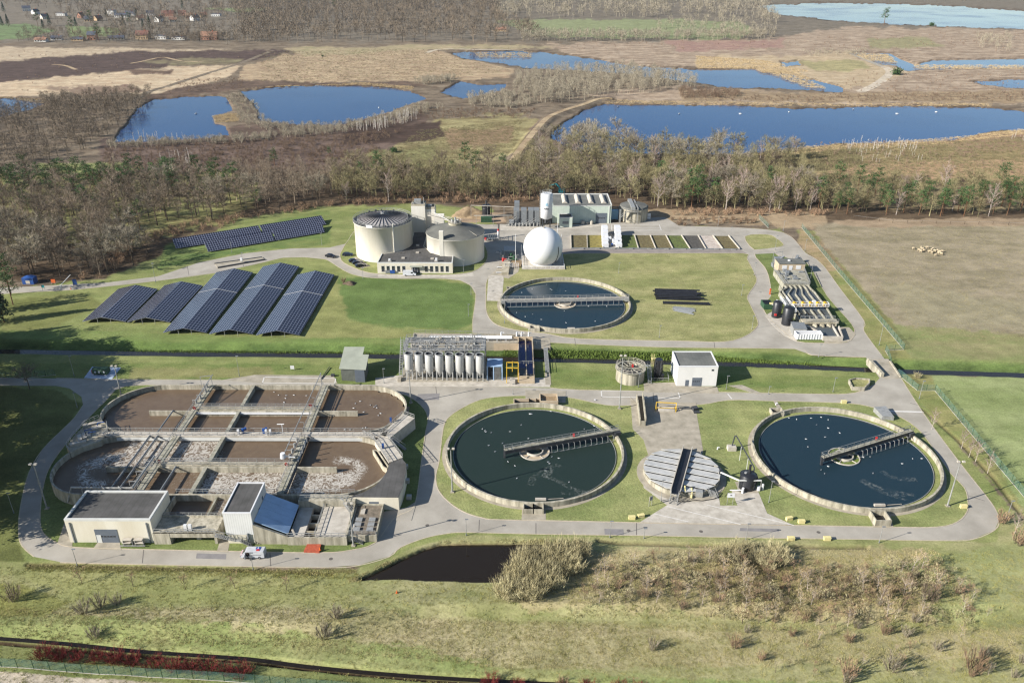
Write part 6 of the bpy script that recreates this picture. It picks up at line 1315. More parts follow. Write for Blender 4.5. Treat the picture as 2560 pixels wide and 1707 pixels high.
for i,(fl,rf,fr,br,bbr) in enumerate(ARR):
    FL=P(*fl,.9);RF=P(*rf,2.5);FR=P(*fr,.9);BR=P(*br,2.5);BB=P(*bbr,.9); d=Vector(((BR.x-RF.x+BB.x-FR.x)/2,(BR.y-RF.y+BB.y-FR.y)/2,0))
    RF=Vector((RF.x,(FL.y+FR.y)/2,2.6)); FL=Vector((FL.x,RF.y,.9)); FR=Vector((FR.x,RF.y,.9)); BL=FL+d; BR=RF+d; BB=FR+d
    t=thing('solar_array','gable-shaped solar panel array on the lawn, '+od[i]+' one of the five','solar panels',(FL.x,FL.y,0),0,'five gable-shaped solar arrays')
    panel((FL,RF,BR,BL),'panel_slope',t); panel((RF,FR,BB,BR),'panel_slope',t)
    mb=MB(); L=d.length
    for k in range(int(L/5)+1):
        o_=d*(min(.995,k*5/L)+.003)
        for f in (.35,.65): c=FL.lerp(FR,f)+o_; mb.bar((c.x,c.y,0),(c.x,c.y,1.9),.12)
        mb.bar(FL+o_-Vector((0,0,.2)),RF+o_-Vector((0,0,.2)),.1); mb.bar(FR+o_-Vector((0,0,.2)),RF+o_-Vector((0,0,.2)),.1)
    B(mb,'frame','galv',t)
    if i>1:
        mb=MB(); c=d*.62; up=Vector((0,0,.06)); mb.bar(FL+c+up,RF+c+up,.16,.04); mb.bar(RF+c+up,FR+c+up,.16,.04); B(mb,'joint_strip','white',t)
for pts,lb in ((((404.4,570.7),(749.6,514.5),(737.7,494.8),(396.3,548.6)),'upper of two long tilted solar rows on the slope below the wood'),(((478.2,577.8),(746,532.8),(738.4,510),(468.7,555.6)),'lower of two long tilted solar rows, in front of the longer one')):
    a,b=P(*pts[0],.6),P(*pts[1],.6); c,d=P(*pts[2],2.6),P(*pts[3],2.6)
    t=thing('solar_row',lb,'solar panels',(a.x,a.y,0),0,'two long tilted solar rows')
    m1=a.lerp(b,.555); m2=d.lerp(c,.555); g1=a.lerp(b,.565); g2=d.lerp(c,.565)
    panel((a,m1,m2,d),'panel_table',t); panel((g1,b,c,g2),'panel_table',t)
    mb=MB(); n=12
    for k in range(n+1): p=a.lerp(b,k/n); q=d.lerp(c,k/n); p=p.lerp(q,.15);q=p.lerp(q,.8); mb.bar((p.x,p.y,0),(p.x,p.y,p.z-.1),.12); mb.bar((q.x,q.y,0),(q.x,q.y,q.z-.1),.12)
    B(mb,'frame','galv',t)
# ================================================================ INTAKE WORKS (right)
t=thing('screen_building','small beige building with white shutters and flat grey roof at the intake works','building',(113,308,0))
x0,x1,y0,y1,h=107.6,118.2,305.6,311.2,4.3
mb=MB(); mb.bx(x0,x1,y0,y1,-.2,h); B(mb,'wall','beige_wall',t); mb=MB(); mb.bx(x0-.1,x1+.2,y0-.2,y1+.1,h,h+.2); B(mb,'roof','roof_grey',t)
mb=MB(); mb.bx(109,110.9,y0-.06,y0,2,3.6); B(mb,'shutter','white',t); mb=MB(); mb.bx(114.6,116.6,y0-.06,y0,2,3.6); B(mb,'shutter','white',t); mb=MB(); mb.bx(111.9,113.2,y0-.08,y0,.9,3.5); B(mb,'door','white',t)
mb=MB(); mb.box(112.4,308.4,h+.2,.8,.8,.5); B(mb,'roof_vent','white',t)
t=thing('screen_machinery','grey steel machinery and chutes behind the small beige building','machinery',(112,316,0)); rs=random.Random(4); mb=MB()
mb.box(110,313.5,0,5,2.5,1.6); mb.box(115,314,0,5,4,1.4); mb.box(111.4,317.5,0,3.4,3,2.6); mb.bar((116,313,1.4),(119.6,319,3.),1.,.6); mb.tube([(109,315,1),(113,316.5,3.6)],.4,8); B(mb,'casing','tube_grey',t)
mb=MB(); [mb.bar((x,y,0),(x,y,h_),.14) for x,y,h_ in ((109,318,4.5),(113,319,5),(117,317.5,4),(107.8,313,3.4))]; mb.bar((109,318,4.4),(113,319,4.8),.14); mb.box(119.5,318,.2,3.4,1.4,1.8,.5); B(mb,'frame','galv',t)
rl=MB(); rl.rail([(107.5,312.5,1.6),(118.8,312.5,1.6),(121,320,1.)],r=.05); B(rl,'railing','galv',t)
t=thing('grit_channels','concrete intake basin with parallel water channels, walkways and yellow gate motors','basin',(108,280,0))
mb=MB(); mb.prism([(105.2,304),(117.4,304),(114.8,289),(104.8,289)],-.2,2.3); B(mb,'upper_deck','concrete_moss',t)
rl=MB(); rl.rail([(105.2,304,2.3),(104.8,289,2.3),(114.8,289,2.3),(117.4,304,2.3)],r=.06); B(rl,'railing','galv',t)
mb=MB()
for k in range(14): x=rs.uniform(106,116); y=rs.uniform(293,303); mb=MB(); mb.box(x,y,2.3,rs.uniform(.5,2),rs.uniform(.4,1.2),rs.uniform(.3,1.1)); B(mb,'screen_unit','tube_grey',t)
mb=MB(); w_=lambda *p:mb.wall(list(p),.35,-.2,2.)
w_((105.2,289),(105.4,286.5),(101.2,282.4),(100.8,255)); w_((114.3,289),(114.2,286),(114.5,282.4),(113.9,267),(112.6,254))
for k in range(1,5): xa=105.3+k*1.8; xb=101.3+k*2.65; w_((xa,289),(xa,286),(xb,280.5),(xb-.1,268.8))
for k in range(1,4): xb=102.2+k*2.7; w_((xb,266),(xb-.1,257.2))
w_((103.1,288.8),(103,286),(102.5,282),(102.4,255)); w_((101,255),(112.7,255))
B(mb,'channel_wall','concrete_moss',t)
mb=MB(); mb.prism([(105.3,289),(114.3,289),(114.5,282.4),(113.9,267),(112.6,255),(100.9,255),(101.2,282.4)],-.1,1.35); B(mb,'water_surface','tank_water',t)
mb=MB(); mb.bx(100.6,114.3,266.8,268.8,2.4,2.6); B(mb,'gallery_deck','slab_light',t)
rl=MB(); rl.rail([(100.6,266.8,2.6),(114.3,266.8,2.6),(114.3,268.8,2.6)],r=.08,step=1.2); rl.rail([(100.6,268.8,2.6),(114.,268.8,2.6)],r=.07,step=1.2); rl.rail([(98.8,274,2.6),(98.8,262,2.6),(101,262,2.6),(101,266.8,2.6)],r=.08,step=1.1); rl.rail([(101,274,2.6),(101,268.8,2.6)],r=.08,step=1.1); B(rl,'railing','white',t)
mb=MB(); mb.bx(98.8,101,262,274,2.4,2.6); B(mb,'side_deck','galv',t)
for x in (101.9,105,107.7,110.3,112.9): mb=MB(); mb.cyl(x,267.8,2.6,4.1,.55,10,.5); mb.box(x+.3,267.8,3.1,1.1,.7,.7); B(mb,'gate_motor','yellow',t)
mb=MB(); mb.box(109.1,268,2.6,1.3,.5,1.9); B(mb,'control_cabinet','white',t)
mb=MB(); mb.bx(101.,113.3,254.2,257.,1.6,2.3); B(mb,'lower_deck','concrete',t); rl=MB(); rl.rail([(101,257,2.3),(113,257,2.3)],r=.05); rl.rail([(102,254.2,2.3),(113.3,254.2,2.3)],r=.05); B(rl,'lower_railing','galv',t)
for x in (104.5,107,109.4): mb=MB(); mb.prism([(x,254.4),(x+1.2,254.4),(x+1.,252.6),(x+.6,252.6)],-.1,1.6); B(mb,'buttress','concrete',t)
mb=MB(); w2=lambda *p:mb.wall(list(p),.35,-.2,1.7); w2((104.8,247.5),(104.8,244.2),(111.2,244.2),(112.9,252.5)); w2((110.1,244.3),(111.,253.5)); B(mb,'outlet_wall','slab_light',t)
mb=MB(); mb.prism([(104.9,244.3),(110,244.3),(110.9,254),(104.,254),(102.4,251)],-.1,1.); B(mb,'outlet_water','tank_water',t)
mb=MB(); mb.prism([(102,254),(105,248),(104.7,247.4),(101.4,253.2)],-.1,1.6); B(mb,'wing_wall','slab_light',t)
for x,y,h,r,lb in ((96.6,257.4,6.6,1.9,'front of the two black round tanks at the intake works, with a hoop round it'),(94.6,263.6,6.,1.6,'rear of the two black round tanks at the intake works, with a red valve')):
    t=thing('black_tank',lb,'tank',(x,y,0),0,'black tanks at the intake works'); mb=MB(); mb.lathe(x,y,[(r,0),(r,h-.3),(r-.3,h),(.2,h+.25)],28); B(mb,'body','black_tank',t,True); mb=MB(); mb.ring(x,y,r,r+.08,h*.5,h*.5+.12,28); mb.tube([(x+r,y+.3,.1),(x+r+.25,y+.3,h)],.12,6); B(mb,'hoop','dark_metal',t)
    if h==6.: mb=MB(); mb.box(x-.8,y-r,1.2,.7,.5,.7); B(mb,'valve','red',t)
t=thing('grit_washer','dark green grit washer trough with pipes beside the black tanks','machine',(94,271,0)); mb=MB(); mb.bx(91.9,95.3,269.8,274.2,.2,2.1); B(mb,'body','green_paint',t); mb=MB(); mb.bx(92.2,95,270.1,273.9,1.9,2.15); B(mb,'opening','black',t); mb=MB(); mb.tube([(95.3,271,2),(98,269,2.6)],.3,8); mb.tube([(96,273,.2),(97,272,3),(99,270,3)],.22,8); mb.tube([(94.5,270,2.2),(97,268,2.)],.2,8); B(mb,'pipe','galv',t); mb=MB(); mb.box(94.6,270.2,2,1.2,.8,.6); B(mb,'pump','pale_yellow',t)
q=P(1768,676); t=thing('hydrant_post','orange red post standing on the kerb by the intake works','post',(q.x,q.y,0)); mb=MB(); mb.bx(-.22,.22,-.22,.22,0,2.2); mb.build('post','orange',t); mb=MB(); mb.bx(-.25,.25,-.25,.25,2.2,2.35); mb.build('cap','red',t)
t=thing('grey_container','grey-blue flat-roofed container cabin beside the black tanks','container',(98,250.5,0)); mb=MB(); mb.box(98.2,250.3,0.08,4.3,5.2,2.7,-.12); B(mb,'body','galv',t); mb=MB(); mb.box(98.2,250.3,2.78,4.5,5.4,.12,-.12); B(mb,'roof','tube_grey',t)
t=thing('skip_container','open white ribbed skip container at the front of the intake works','container',(100,246,0)); mb=MB(); mb.wall([(96,244.7),(104.6,244.7),(104.6,247.4),(96,247.4)],.15,.25,2.3,True); mb.bx(96,104.6,244.7,247.4,.2,.6); B(mb,'body','white',t)
mb=MB(); [mb.bx(x-.09,x+.09,244.5,244.63,.3,2.2) for x in np.arange(96.4,104.6,.9)]; B(mb,'rib','white',t); mb=MB(); [mb.bx(x-.3,x+.3,244.8,247.3,.1,.25) for x in (97,103.8)]; B(mb,'skid','dark_metal',t)
# ================================================================ PROPS
def pt(x,y,k,u0,v0): return (u0+x/k, v0+y/k)
# lamp posts
lamp=thing('lamp_post','','lamp post',(0,0,0),0,'lamp posts along the roads'); mb=MB(); mb.cyl(0,0,0,4.5,.075,8,.05); mb.build('pole','galv',lamp)
mb=MB(); mb.box(.2,0,4.45,.75,.28,.12); mb.build('lamp_head','tube_grey',lamp); mb=MB(); mb.cyl(0,0,0,.5,.12,8); mb.build('base','tube_grey',lamp)
mast=thing('flood_mast','','flood mast',(0,0,0),0,'tall floodlight masts'); mb=MB(); mb.cyl(0,0,0,12.6,.19,10,.1); mb.build('pole','galv',mast)
mb=MB(); mb.bar((-.8,0,12.5),(.8,0,12.5),.12); mb.build('crossbar','galv',mast)
for s in (-.6,.6): mb=MB(); mb.box(s,-.2,12.55,.6,.5,.3); mb.build('floodlight','slab_light',mast)
mb=MB(); mb.box(0,0,0,.9,.9,.25); mb.build('base','slab',mast)
MASTS=[(1422.6,939,17.6,'tallest floodlight mast, left of the concrete yard walls'),(2176,1162,13.1,'floodlight mast inside the bottom right bend of the road'),(108.6,1168,13.,'floodlight mast on the left curve of the road beside the basins'),(1039,1130,13.,'floodlight mast at the lower left rim of the middle settling tank'),(943.7,925.5,11.,'floodlight mast at the top right corner of the aeration basins'),(812,1252.8,12.,'floodlight mast in front of the hatch platform'),(278.5,907,10.,'floodlight mast at the top left of the upper oval basin')]
for i,(u,v,h,lb) in enumerate(MASTS):
    q=P(u,v); s=h/12.9
    if i==0: mast.location=q; mast.scale=(1,1,s); mast['label']=lb
    else: dup(mast,q,0,lb,sc=(1,1,s))
LAMPS=[(177.4,1298.5,4.5,'lamp post at the road edge below the pump house'),(581.7,1308,4.6,'lamp post at the road edge in front of the silver van'),(1071,1229.5,4.6,'lamp post on the verge right above the dark pond'),(1401,1234,4.6,'lamp post on the bottom road left of the pale apron'),(1713,1240,4.6,'left of the paired posts on the bottom road below the pale apron'),(2019,1246,4.5,'lamp post below the pit of the right-hand settling tank'),
(1765.7,1154,6.2,'lamp post on the lawn beside the black scrubber tank'),(1518,1151,6.2,'lamp post on the lawn left of the covered round tank'),(1668,894,4.6,'lamp post right of the plain white building'),(1913,900,4.8,'lamp post on the grass left of the six-sided bin'),(1880,820,4.6,'lamp post on the canal bank below the skip container'),(1466,889,4.6,'lamp post before the small round concrete tank'),
(2111,916,6.,'lamp post by the green fence corner'),(2312,1190,5.,'lamp post outside the bottom right bend'),(1799,531,4.8,'lamp post at the outer back bend of the upper road'),(1649,519,4.6,'thin lamp post on the dry verge behind the upper road'),(1678,544,4.6,'lamp post at the right end of the drying beds'),(1848.5,576,5.,'lamp post between upper road and fence behind the intake building'),(1780,575,6.5,'lamp post behind the beige intake building'),(1861,644,6.5,'lamp post right of the intake screens'),
(1731.6,633,5.5,'lamp post on the curve of the dry lawn nearest the intake building'),(1703,679,4.4,'lamp post beside the curved ditch on the dry lawn'),(1727,756,5.,'lamp post at the bottom right curve of the dry lawn'),(2019,793,7.,'lamp post beside the fence near the canal bridge'),(1514,776,4.6,'lamp post on the dry lawn edge below the black pipes'),(1421,628,4.6,'thin post in the middle of the dry lawn below the drying beds'),(1159,743,10.,'thin tall post at the left rim of the upper settling tank'),
(1064.6,626,5.4,'lamp post right of the office building'),(1082,677,4.6,'upper lamp post along the round green lawn'),(1076,726,4.6,'lower lamp post along the round green lawn'),(834,640,4.6,'lamp post on the lawn edge left of the office'),(358,649,8.,'lamp post at the entrance road above the left solar array'),(559,612,6.,'lamp post by the weighbridge'),(532.7,580,4.6,'lamp post below the left end of the long solar rows'),(739.5,563.7,5.6,'lamp post at the right end of the long solar rows'),
(170.7,864,7.,'lamp post left of the green fuel tank'),(177.7,936,5.,'lamp post inside the left bend of the road'),(32,1178,5.8,'lamp post in the dark grass left of the road'),(550,864,7.,'lamp post on the canal bank grass above the upper oval basin'),(882,880,5.,'lamp post between the metal shed and the silos'),(1178,905,3.5,'thin post at the road edge behind the middle settling tank'),(1765,905,2.6,'low white post on the cross road verge'),(1479,1236,2.8,'short thin post on the bottom road below the yellow boxes')]
for i,(u,v,h,lb) in enumerate(LAMPS):
    q=P(u,v)
    if i==0: lamp.location=q; lamp['label']=lb
    else: dup(lamp,q,0,lb,sc=(1,1,h/4.5))
# yellow inspection boxes
YB=[(1451,1192,'pale yellow box, left of two on the lawn left of the apron'),(1472,1188,'pale yellow box, right of two on the lawn left of the apron'),(1812,1194,'pale yellow box, left of two on the lawn right of the apron'),(1840,1201,'pale yellow box, right of two on the lawn right of the apron'),(1937.6,926,'pale yellow box behind the right-hand settling tank'),(1816,1240,'pale yellow box, left of two on the verge below the road'),(1899,1240,'pale yellow box, right of two on the verge below the road'),(2212,1166,'pale yellow box beside the mast in the right bend')]
for u,v,lb in YB:
    q=P(u,v); o=thing('marker_box',lb,'box',(q.x,q.y,.06),0,'pale yellow boxes on the lawns'); mb=MB(); mb.box(0,0,0,1.5,.7,.75,.25 if u in(1472,1812) else 0); mb.build('box','pale_yellow',o); mb=MB(); mb.box(0,0,.75,1.6,.8,.1,.25 if u in(1472,1812) else 0); mb.build('lid','pale_yellow',o)
def sign(u,v,w_,h0,h1,lb,m='white',tilt=0):
    q=P(u,v); o=thing('sign_board',lb,'sign',(q.x,q.y,0),tilt); mb=MB(); mb.bx(-w_/2,w_/2,-.04,.04,h0,h1); mb.build('panel',m,o)
    for s in (-1,1): mb=MB(); mb.bx(s*w_*.4-.05,s*w_*.4+.05,.04,.12,0,h1); mb.build('post','galv',o)
    return o
o=sign(1676,1159,1.7,2.2,3.4,'white sign on two posts on the grass below the black scrubber tank'); mb=MB(); mb.bx(-.2,.2,-.06,-.045,2.7,2.95); mb.build('print','dark_metal',o)
o=sign(1494,1162,1.1,1.7,2.9,'pale sign with small blue mark on the lawn left of the covered round tank','slab_light',.6); mb=MB(); mb.bx(-.14,.14,-.06,-.045,2.1,2.5); mb.build('print','blue',o)
sign(672,850,1.2,.4,1.6,'white sign on the canal bank above the loading bay')
sign(101,668,1.1,1.3,2.4,'round blue road sign at the entrance gate','teal')
o=sign(174,658,1.6,.6,3.0,'blue upright information panel at the entrance','blue')
sign(1366,920,.5,.1,.5,'small white plate on the lawn right of the middle settling tank'); 
for u,v,lb in ((1782,930,'small white hydrant marker at the footpath behind the right-hand tank'),(1767,964,'small white marker on the lawn left of the right-hand tank'),(1648,1032,'small white marker on the lawn right of the concrete yard')):
    q=P(u,v); o=thing('lawn_marker',lb,'marker',(q.x,q.y,.06),0,'small white lawn markers'); mb=MB(); mb.cyl(0,0,0,.7,.2,8,.1); mb.build('post','white',o); mb=MB(); mb.box(.2,0,.5,.5,.2,.25); mb.build('plate','white',o)
for u,v,lb in ((735,1262,'orange traffic cone on the rust red slab'),(912,1364,'orange traffic cone alone in the rough grass below the pond'),(163,664,'small orange cone on the entrance road kerb')):
    q=P(u,v,.5 if u==735 else 0); z=.5 if u==735 else H(q.x,q.y); o=thing('traffic_cone',lb,'cone',(q.x,q.y,z)); mb=MB(); mb.cyl(0,0,.05,.75,.22,10,.05); mb.build('cone','orange',o); mb=MB(); mb.box(0,0,0,.5,.5,.06); mb.build('base','orange',o)
# cars
def car(q,rz,m,lb,van=False):
    o=thing('delivery_van' if van else 'parked_car',lb,'van' if van else 'car',(q.x,q.y,q.z+.06),rz)
    L,W,h=(5.2,1.95,1.95) if van else (4.4,1.8,1.42)
    if van: prof=[(-2.6,.35),(2.6,.35),(2.62,.95),(2.2,1.15),(1.45,1.9),(1.2,1.95),(-2.5,1.95),(-2.62,1.6)]
    else: prof=[(-2.2,.3),(2.2,.3),(2.2,.75),(1.9,.85),(1.0,.95),(.35,1.4),(-1.3,1.42),(-2.0,1.),(-2.2,.95)]
    n=len(prof); vs=[];bev=.88
    for y,s in ((-W/2,1),(W/2,1)):
        for a,b in prof: k=1 if b<1. else bev; vs.append((a,y*k,b))
    mb=MB(); mb.add(vs,[(i,(i+1)%n,n+(i+1)%n,n+i) for i in range(n)][::-1]+[tuple(range(n)),tuple(range(2*n-1,n-1,-1))]); mb.build('body',m,o)
    mb=MB()
    if van: mb.add([(2.22,-.78,1.16),(1.47,-.72,1.9),(1.47,.72,1.9),(2.22,.78,1.16),(2.26,-.78,1.17),(1.51,-.72,1.91),(1.51,.72,1.91),(2.26,.78,1.17)],[(4,7,6,5),(0,1,2,3)]); [mb.bx(.6,1.45,s*.9-.02,s*.9+.02,1.15,1.7) for s in (-1,1)]
    else:
        mb.add([(1.02,-.74,.97),(.37,-.7,1.39),(.37,.7,1.39),(1.02,.74,.97),(1.06,-.74,.99),(.41,-.7,1.41),(.41,.7,1.41),(1.06,.74,.99)],[(4,7,6,5),(0,1,2,3)])
        mb.add([(-2.0,-.7,1.03),(-1.32,-.7,1.41),(-1.32,.7,1.41),(-2.0,.7,1.03),(-2.04,-.7,1.05),(-1.36,-.7,1.44),(-1.36,.7,1.44),(-2.04,.7,1.05)],[(4,5,6,7),(0,3,2,1)])
        for s in (-1,1): mb.bx(-1.5,.5,s*.8-.03,s*.8+.03,1.0,1.32)
    mb.build('window','glass_dark',o)
    for a in (-L*.3,L*.31):
        for s in (-1,1):
            mb=MB(); mb.tube([(a,s*(W/2-.22),.33),(a,s*(W/2+.01),.33)],.34,14); w_=mb.build('wheel','tyre',o); mb=MB(); mb.tube([(a,s*(W/2),.33),(a,s*(W/2+.03),.33)],.19,10); mb.build('rim','chrome',w_)
    for s in (-.6,.6): mb=MB(); mb.bx(L/2-.02,L/2+.03,s-.18,s+.18,.6,.78); mb.build('headlight','slab_light',o)
    return o
mk('car_navy',(34,44,66),.25,.1,1.,spec=.6); mk('car_black',(30,34,42),.25,.1,1.,spec=.6); mk('car_silver',(214,216,220),.3,.08,1.,metal=.1); mk('car_white',(224,226,228),.3,.05,1.)
d=P(827,596)-P(802,607); az=math.atan2(d.y,d.x)
car(P(759.5,591),-.35,'car_black','black car driving on the road left of the digester loop')
car(P(799,587.5),0.03,'car_navy','dark blue car parked alone at the left foot of the left digester')
for (u,v),lb in zip(((813.6,601.5),(821.5,606),(828.5,612.5)),('rearmost of three dark blue cars parked side by side','middle one of three dark blue cars parked side by side','nearest of three dark blue cars parked side by side')): car(P(u,v),.42,'car_navy',lb)
o=car(P(941,632.5),0,'car_white','white van parked before the office entrance',True)
# silver service van with open door
v=car(P(583,1277),PI,'car_silver','silver service van with striped nose and blue roof sign on the bottom road',True)
mb=MB()
for k in range(5): mb.box(2.3,-.8+k*.4,1.06-.0,.42,.17,.03)
mb.build('nose_stripe','red',v); mb=MB(); mb.bx(-1.7,-.7,-.7,.1,1.96,2.02); mb.build('roof_sign','blue',v); mb=MB(); mb.bx(-1.6,-.9,.1,.6,1.96,2.03); mb.build('roof_patch','red',v); mb=MB(); mb.bx(-1.3,-1.05,-.5,-.1,2.02,2.04); mb.build('roof_emblem','white',v)
mb=MB(); mb.bx(.55,1.35,.88,.94,.45,1.7); mb.build('door_opening','black',v); mb=MB(); mb.box(1.35,1.35,.45,.06,.85,1.2); mb.build('open_door','car_silver',v)
mb=MB(); mb.bx(-2.,.3,.9,.93,1.0,1.1); mb.build('side_stripe','dark_metal',v)
# person beside the open van door: one continuous skinned body
def person(q,lb,rz=0):
    o=thing('person',lb,'person',(q.x,q.y,q.z+.02),rz)
    V_=[(0,0,.95),(0,.0,1.18),(0,-.01,1.42),(0,0,1.52),(0,-.02,1.62),(0,-.03,1.72),(.1,0,.9),(.12,-.02,.5),(.12,.02,.08),(.12,-.14,.04),(-.1,0,.9),(-.13,.04,.5),(-.14,.08,.08),(-.14,-.08,.04),(.19,0,1.4),(.26,-.05,1.14),(.22,-.25,1.0),(-.19,0,1.4),(-.27,-.02,1.14),(-.24,-.2,.98)]
    E_=[(0,1),(1,2),(2,3),(3,4),(4,5),(0,6),(6,7),(7,8),(8,9),(0,10),(10,11),(11,12),(12,13),(2,14),(14,15),(15,16),(2,17),(17,18),(18,19)]
    rad=[.15,.15,.15,.06,.1,.09,.1,.07,.05,.05,.1,.07,.05,.05,.07,.05,.035,.07,.05,.035]
    me=bpy.data.meshes.new('body'); me.from_pydata(V_,E_,[]); b=bpy.data.objects.new('body',me); COL.objects.link(b); sk=b.modifiers.new('s','SKIN'); sv=me.skin_vertices[0].data
    for i,r in enumerate(rad): sv[i].radius=(r,r*.8)
    sv[0].use_root=True; ss_=b.modifiers.new('u','SUBSURF'); ss_.levels=1; ss_.render_levels=1
    dg=bpy.context.evaluated_depsgraph_get(); dg.update(); nm=bpy.data.meshes.new_from_object(b.evaluated_get(dg)); b.modifiers.clear(); b.data=nm; nm.materials.clear(); nm.materials.append(M['cloth_dark']); nm.materials.append(M['skin'])
    for p in nm.polygons:
        c=p.center
        if c.z>1.53 or (abs(c.x)>.2 and c.z<1.06): p.material_index=1
        p.use_smooth=True
    b.parent=o; mb=MB(); mb.lathe(0,-.02,[(.1,1.66),(.105,1.72),(.06,1.8),(.01,1.82)],10); mb.build('hair','black',o)
mk('cloth_dark',(40,42,52),.9,.1,4.); mk('skin',(206,160,132),.7,.05,4.)
person(P(570,1284),'person in dark clothes standing at the open door of the silver van',PI)
# bins by the office
for u,v,m,lb in ((891,627,'tube_grey','grey wheeled waste container by the office windows'),(902,628,'blue','blue wheeled waste container by the office windows')):
    q=P(u,v); o=thing('waste_container',lb,'container',(q.x,q.y,.05),0,'waste containers at the office'); mb=MB(); mb.bx(-.9,.9,-.6,.6,.15,1.2); mb.build('body',m,o); mb=MB(); mb.bx(-.95,.95,-.65,.65,1.2,1.35); mb.build('lid',m,o)
q=P(70,650); o=thing('blue_container','blue covered container under the trees at the entrance','container',(q.x,q.y,0)); mb=MB(); mb.bx(-2.2,2.2,-1.5,1.5,0,2.6); mb.build('body','blue',o); mb=MB(); mb.lathe(0,0,[(2.2,2.6),(.2,3.3)],12); mb.build('cover','blue',o); mb=MB(); mb.bx(-.8,.8,-1.56,-1.5,.3,1.6); mb.build('front_panel','slab_light',o)
q=P(124,652); o=thing('orange_barrier','orange road barrier beside the entrance road','barrier',(q.x,q.y,0)); mb=MB(); mb.bx(-.8,.8,-.15,.15,.5,1.9); mb.build('board','orange',o); mb=MB(); mb.bx(-.7,-.6,-.3,.3,0,.5); mb.build('foot','slab_light',o); mb=MB(); mb.bx(.6,.7,-.3,.3,0,.5); mb.build('foot','slab_light',o)
q=P(140,661); o=thing('barrier_gate','white barrier arm on a post across the entrance road','barrier',(q.x,q.y,0)); mb=MB(); mb.bar((0,0,1),(2,5,3.4),.15); mb.build('arm','white',o); mb=MB(); mb.bx(-.25,.25,-.25,.25,0,1.2); mb.build('post','trim',o)
# excavator behind the hall
q=P(1290,446); t=thing('excavator','teal excavator with raised arm just behind the sludge hall roof','excavator',(q.x,q.y,0)); mb=MB(); mb.bx(-1.6,1.6,-1.3,1.3,1,2.8); mb.build('cab','teal',t); mb=MB(); mb.bar((0,0,2.2),(-3,0,5.6),.6); mb.bar((-3,0,5.6),(-6.5,0,4.6),.5); mb.build('arm','teal',t); mb=MB(); mb.box(-6.8,0,3.2,1,1.2,1.2); mb.build('bucket','dark_metal',t); mb=MB(); mb.bx(-2.2,2.2,-1.5,-.9,0,1); mb.build('track','black',t); mb=MB(); mb.bx(-2.2,2.2,.9,1.5,0,1); mb.build('track','black',t)
# gulls
gull=thing('gull','white gull floating on the dark water','gull',(0,0,0)); mb=MB(); mb.lathe(0,0,[(.02,-.5),(.2,-.2),(.22,.1),(.12,.35),(.1,.45),(.02,.55)],8); mb.v=[(z,x,y*.7+.12) for x,y,z in mb.v]; mb.build('body','white',gull)
mb=MB(); mb.add([(-.75,.02,.25),(-.2,.2,.3),(.1,.16,.32),(-.75,-.02,.25),(-.2,-.2,.3),(.1,-.16,.32),(-.1,0,.36)],[(0,6,2,1),(3,4,5,6)]); mb.build('wing','tube_grey',gull)
GU=[]
for l,k,u0,v0,z,lb,g in (([(1137,296),(1315,272),(1055,390),(958,448),(717,425),(740,440),(748,450),(795,457),(893,550),(773,568),(828,622),(940,710),(1000,745),(1290,712),(1302,726),(1383,680),(1323,667),(1430,612),(1018,854),(1472,887),(1605,427),(1692,400),(1118,508)],3.793,919,873,.18,'white gull floating on the middle settling tank','gulls on the middle settling tank'),
 ([(490,412),(545,422),(648,414),(720,407),(770,425),(688,461),(770,484),(852,519),(748,548),(612,562),(626,618),(770,757),(720,782),(745,808),(950,745),(1020,692),(1070,688),(1372,702),(1437,702),(1298,738),(1090,806)],3.103,1654,827,.18,'white gull floating on the right-hand settling tank','gulls on the right-hand settling tank'),
 ([(190,1155),(280,1127),(440,1125),(452,1133),(408,1085),(572,1143),(360,1390),(830,1405),(575,1418),(220,1365),(285,1343),(330,1255),(560,1315),(770,1275),(930,1275),(145,1330)],3.793,1148.5,367.5,.18,'white gull floating on the upper settling tank','gulls on the upper settling tank'),
 ([(1082,310),(1022,336),(1205,355),(1253,378),(1275,362),(1283,388),(1000,393),(1125,440),(1330,458),(1302,482),(893,655),(957,657),(1115,637),(1148,630),(175,238),(165,273),(148,322),(138,340),(25,195),(80,232),(268,233),(423,240),(1100,645)],5.333,624.8,863.7,1.95,'white gull floating on the brown water of the upper oval basin','gulls on the upper oval basin')):
    for x,y in l: q=P(u0+x/k,v0+y/k,z); GU.append((q,lb,g))
rs=random.Random(12)
for i,(q,lb,g) in enumerate(GU):
    if i==0: gull.location=q; gull['label']=lb; gull['group']=g
    else: dup(gull,q,rs.uniform(0,6.3),lb,g,sc=rs.uniform(.5,.65))
for u,v in ((1560,262),(1700,262),(1812,258),(2060,262),(2150,258),(1960,252),(1420,246),(930,255),(870,248),(450,262),(1900,26)):
    q=P(u,v,-.72); dup(gull,q,rs.uniform(0,6),'white water bird floating far out on a blue lake','water birds on the lakes',sc=2.4)
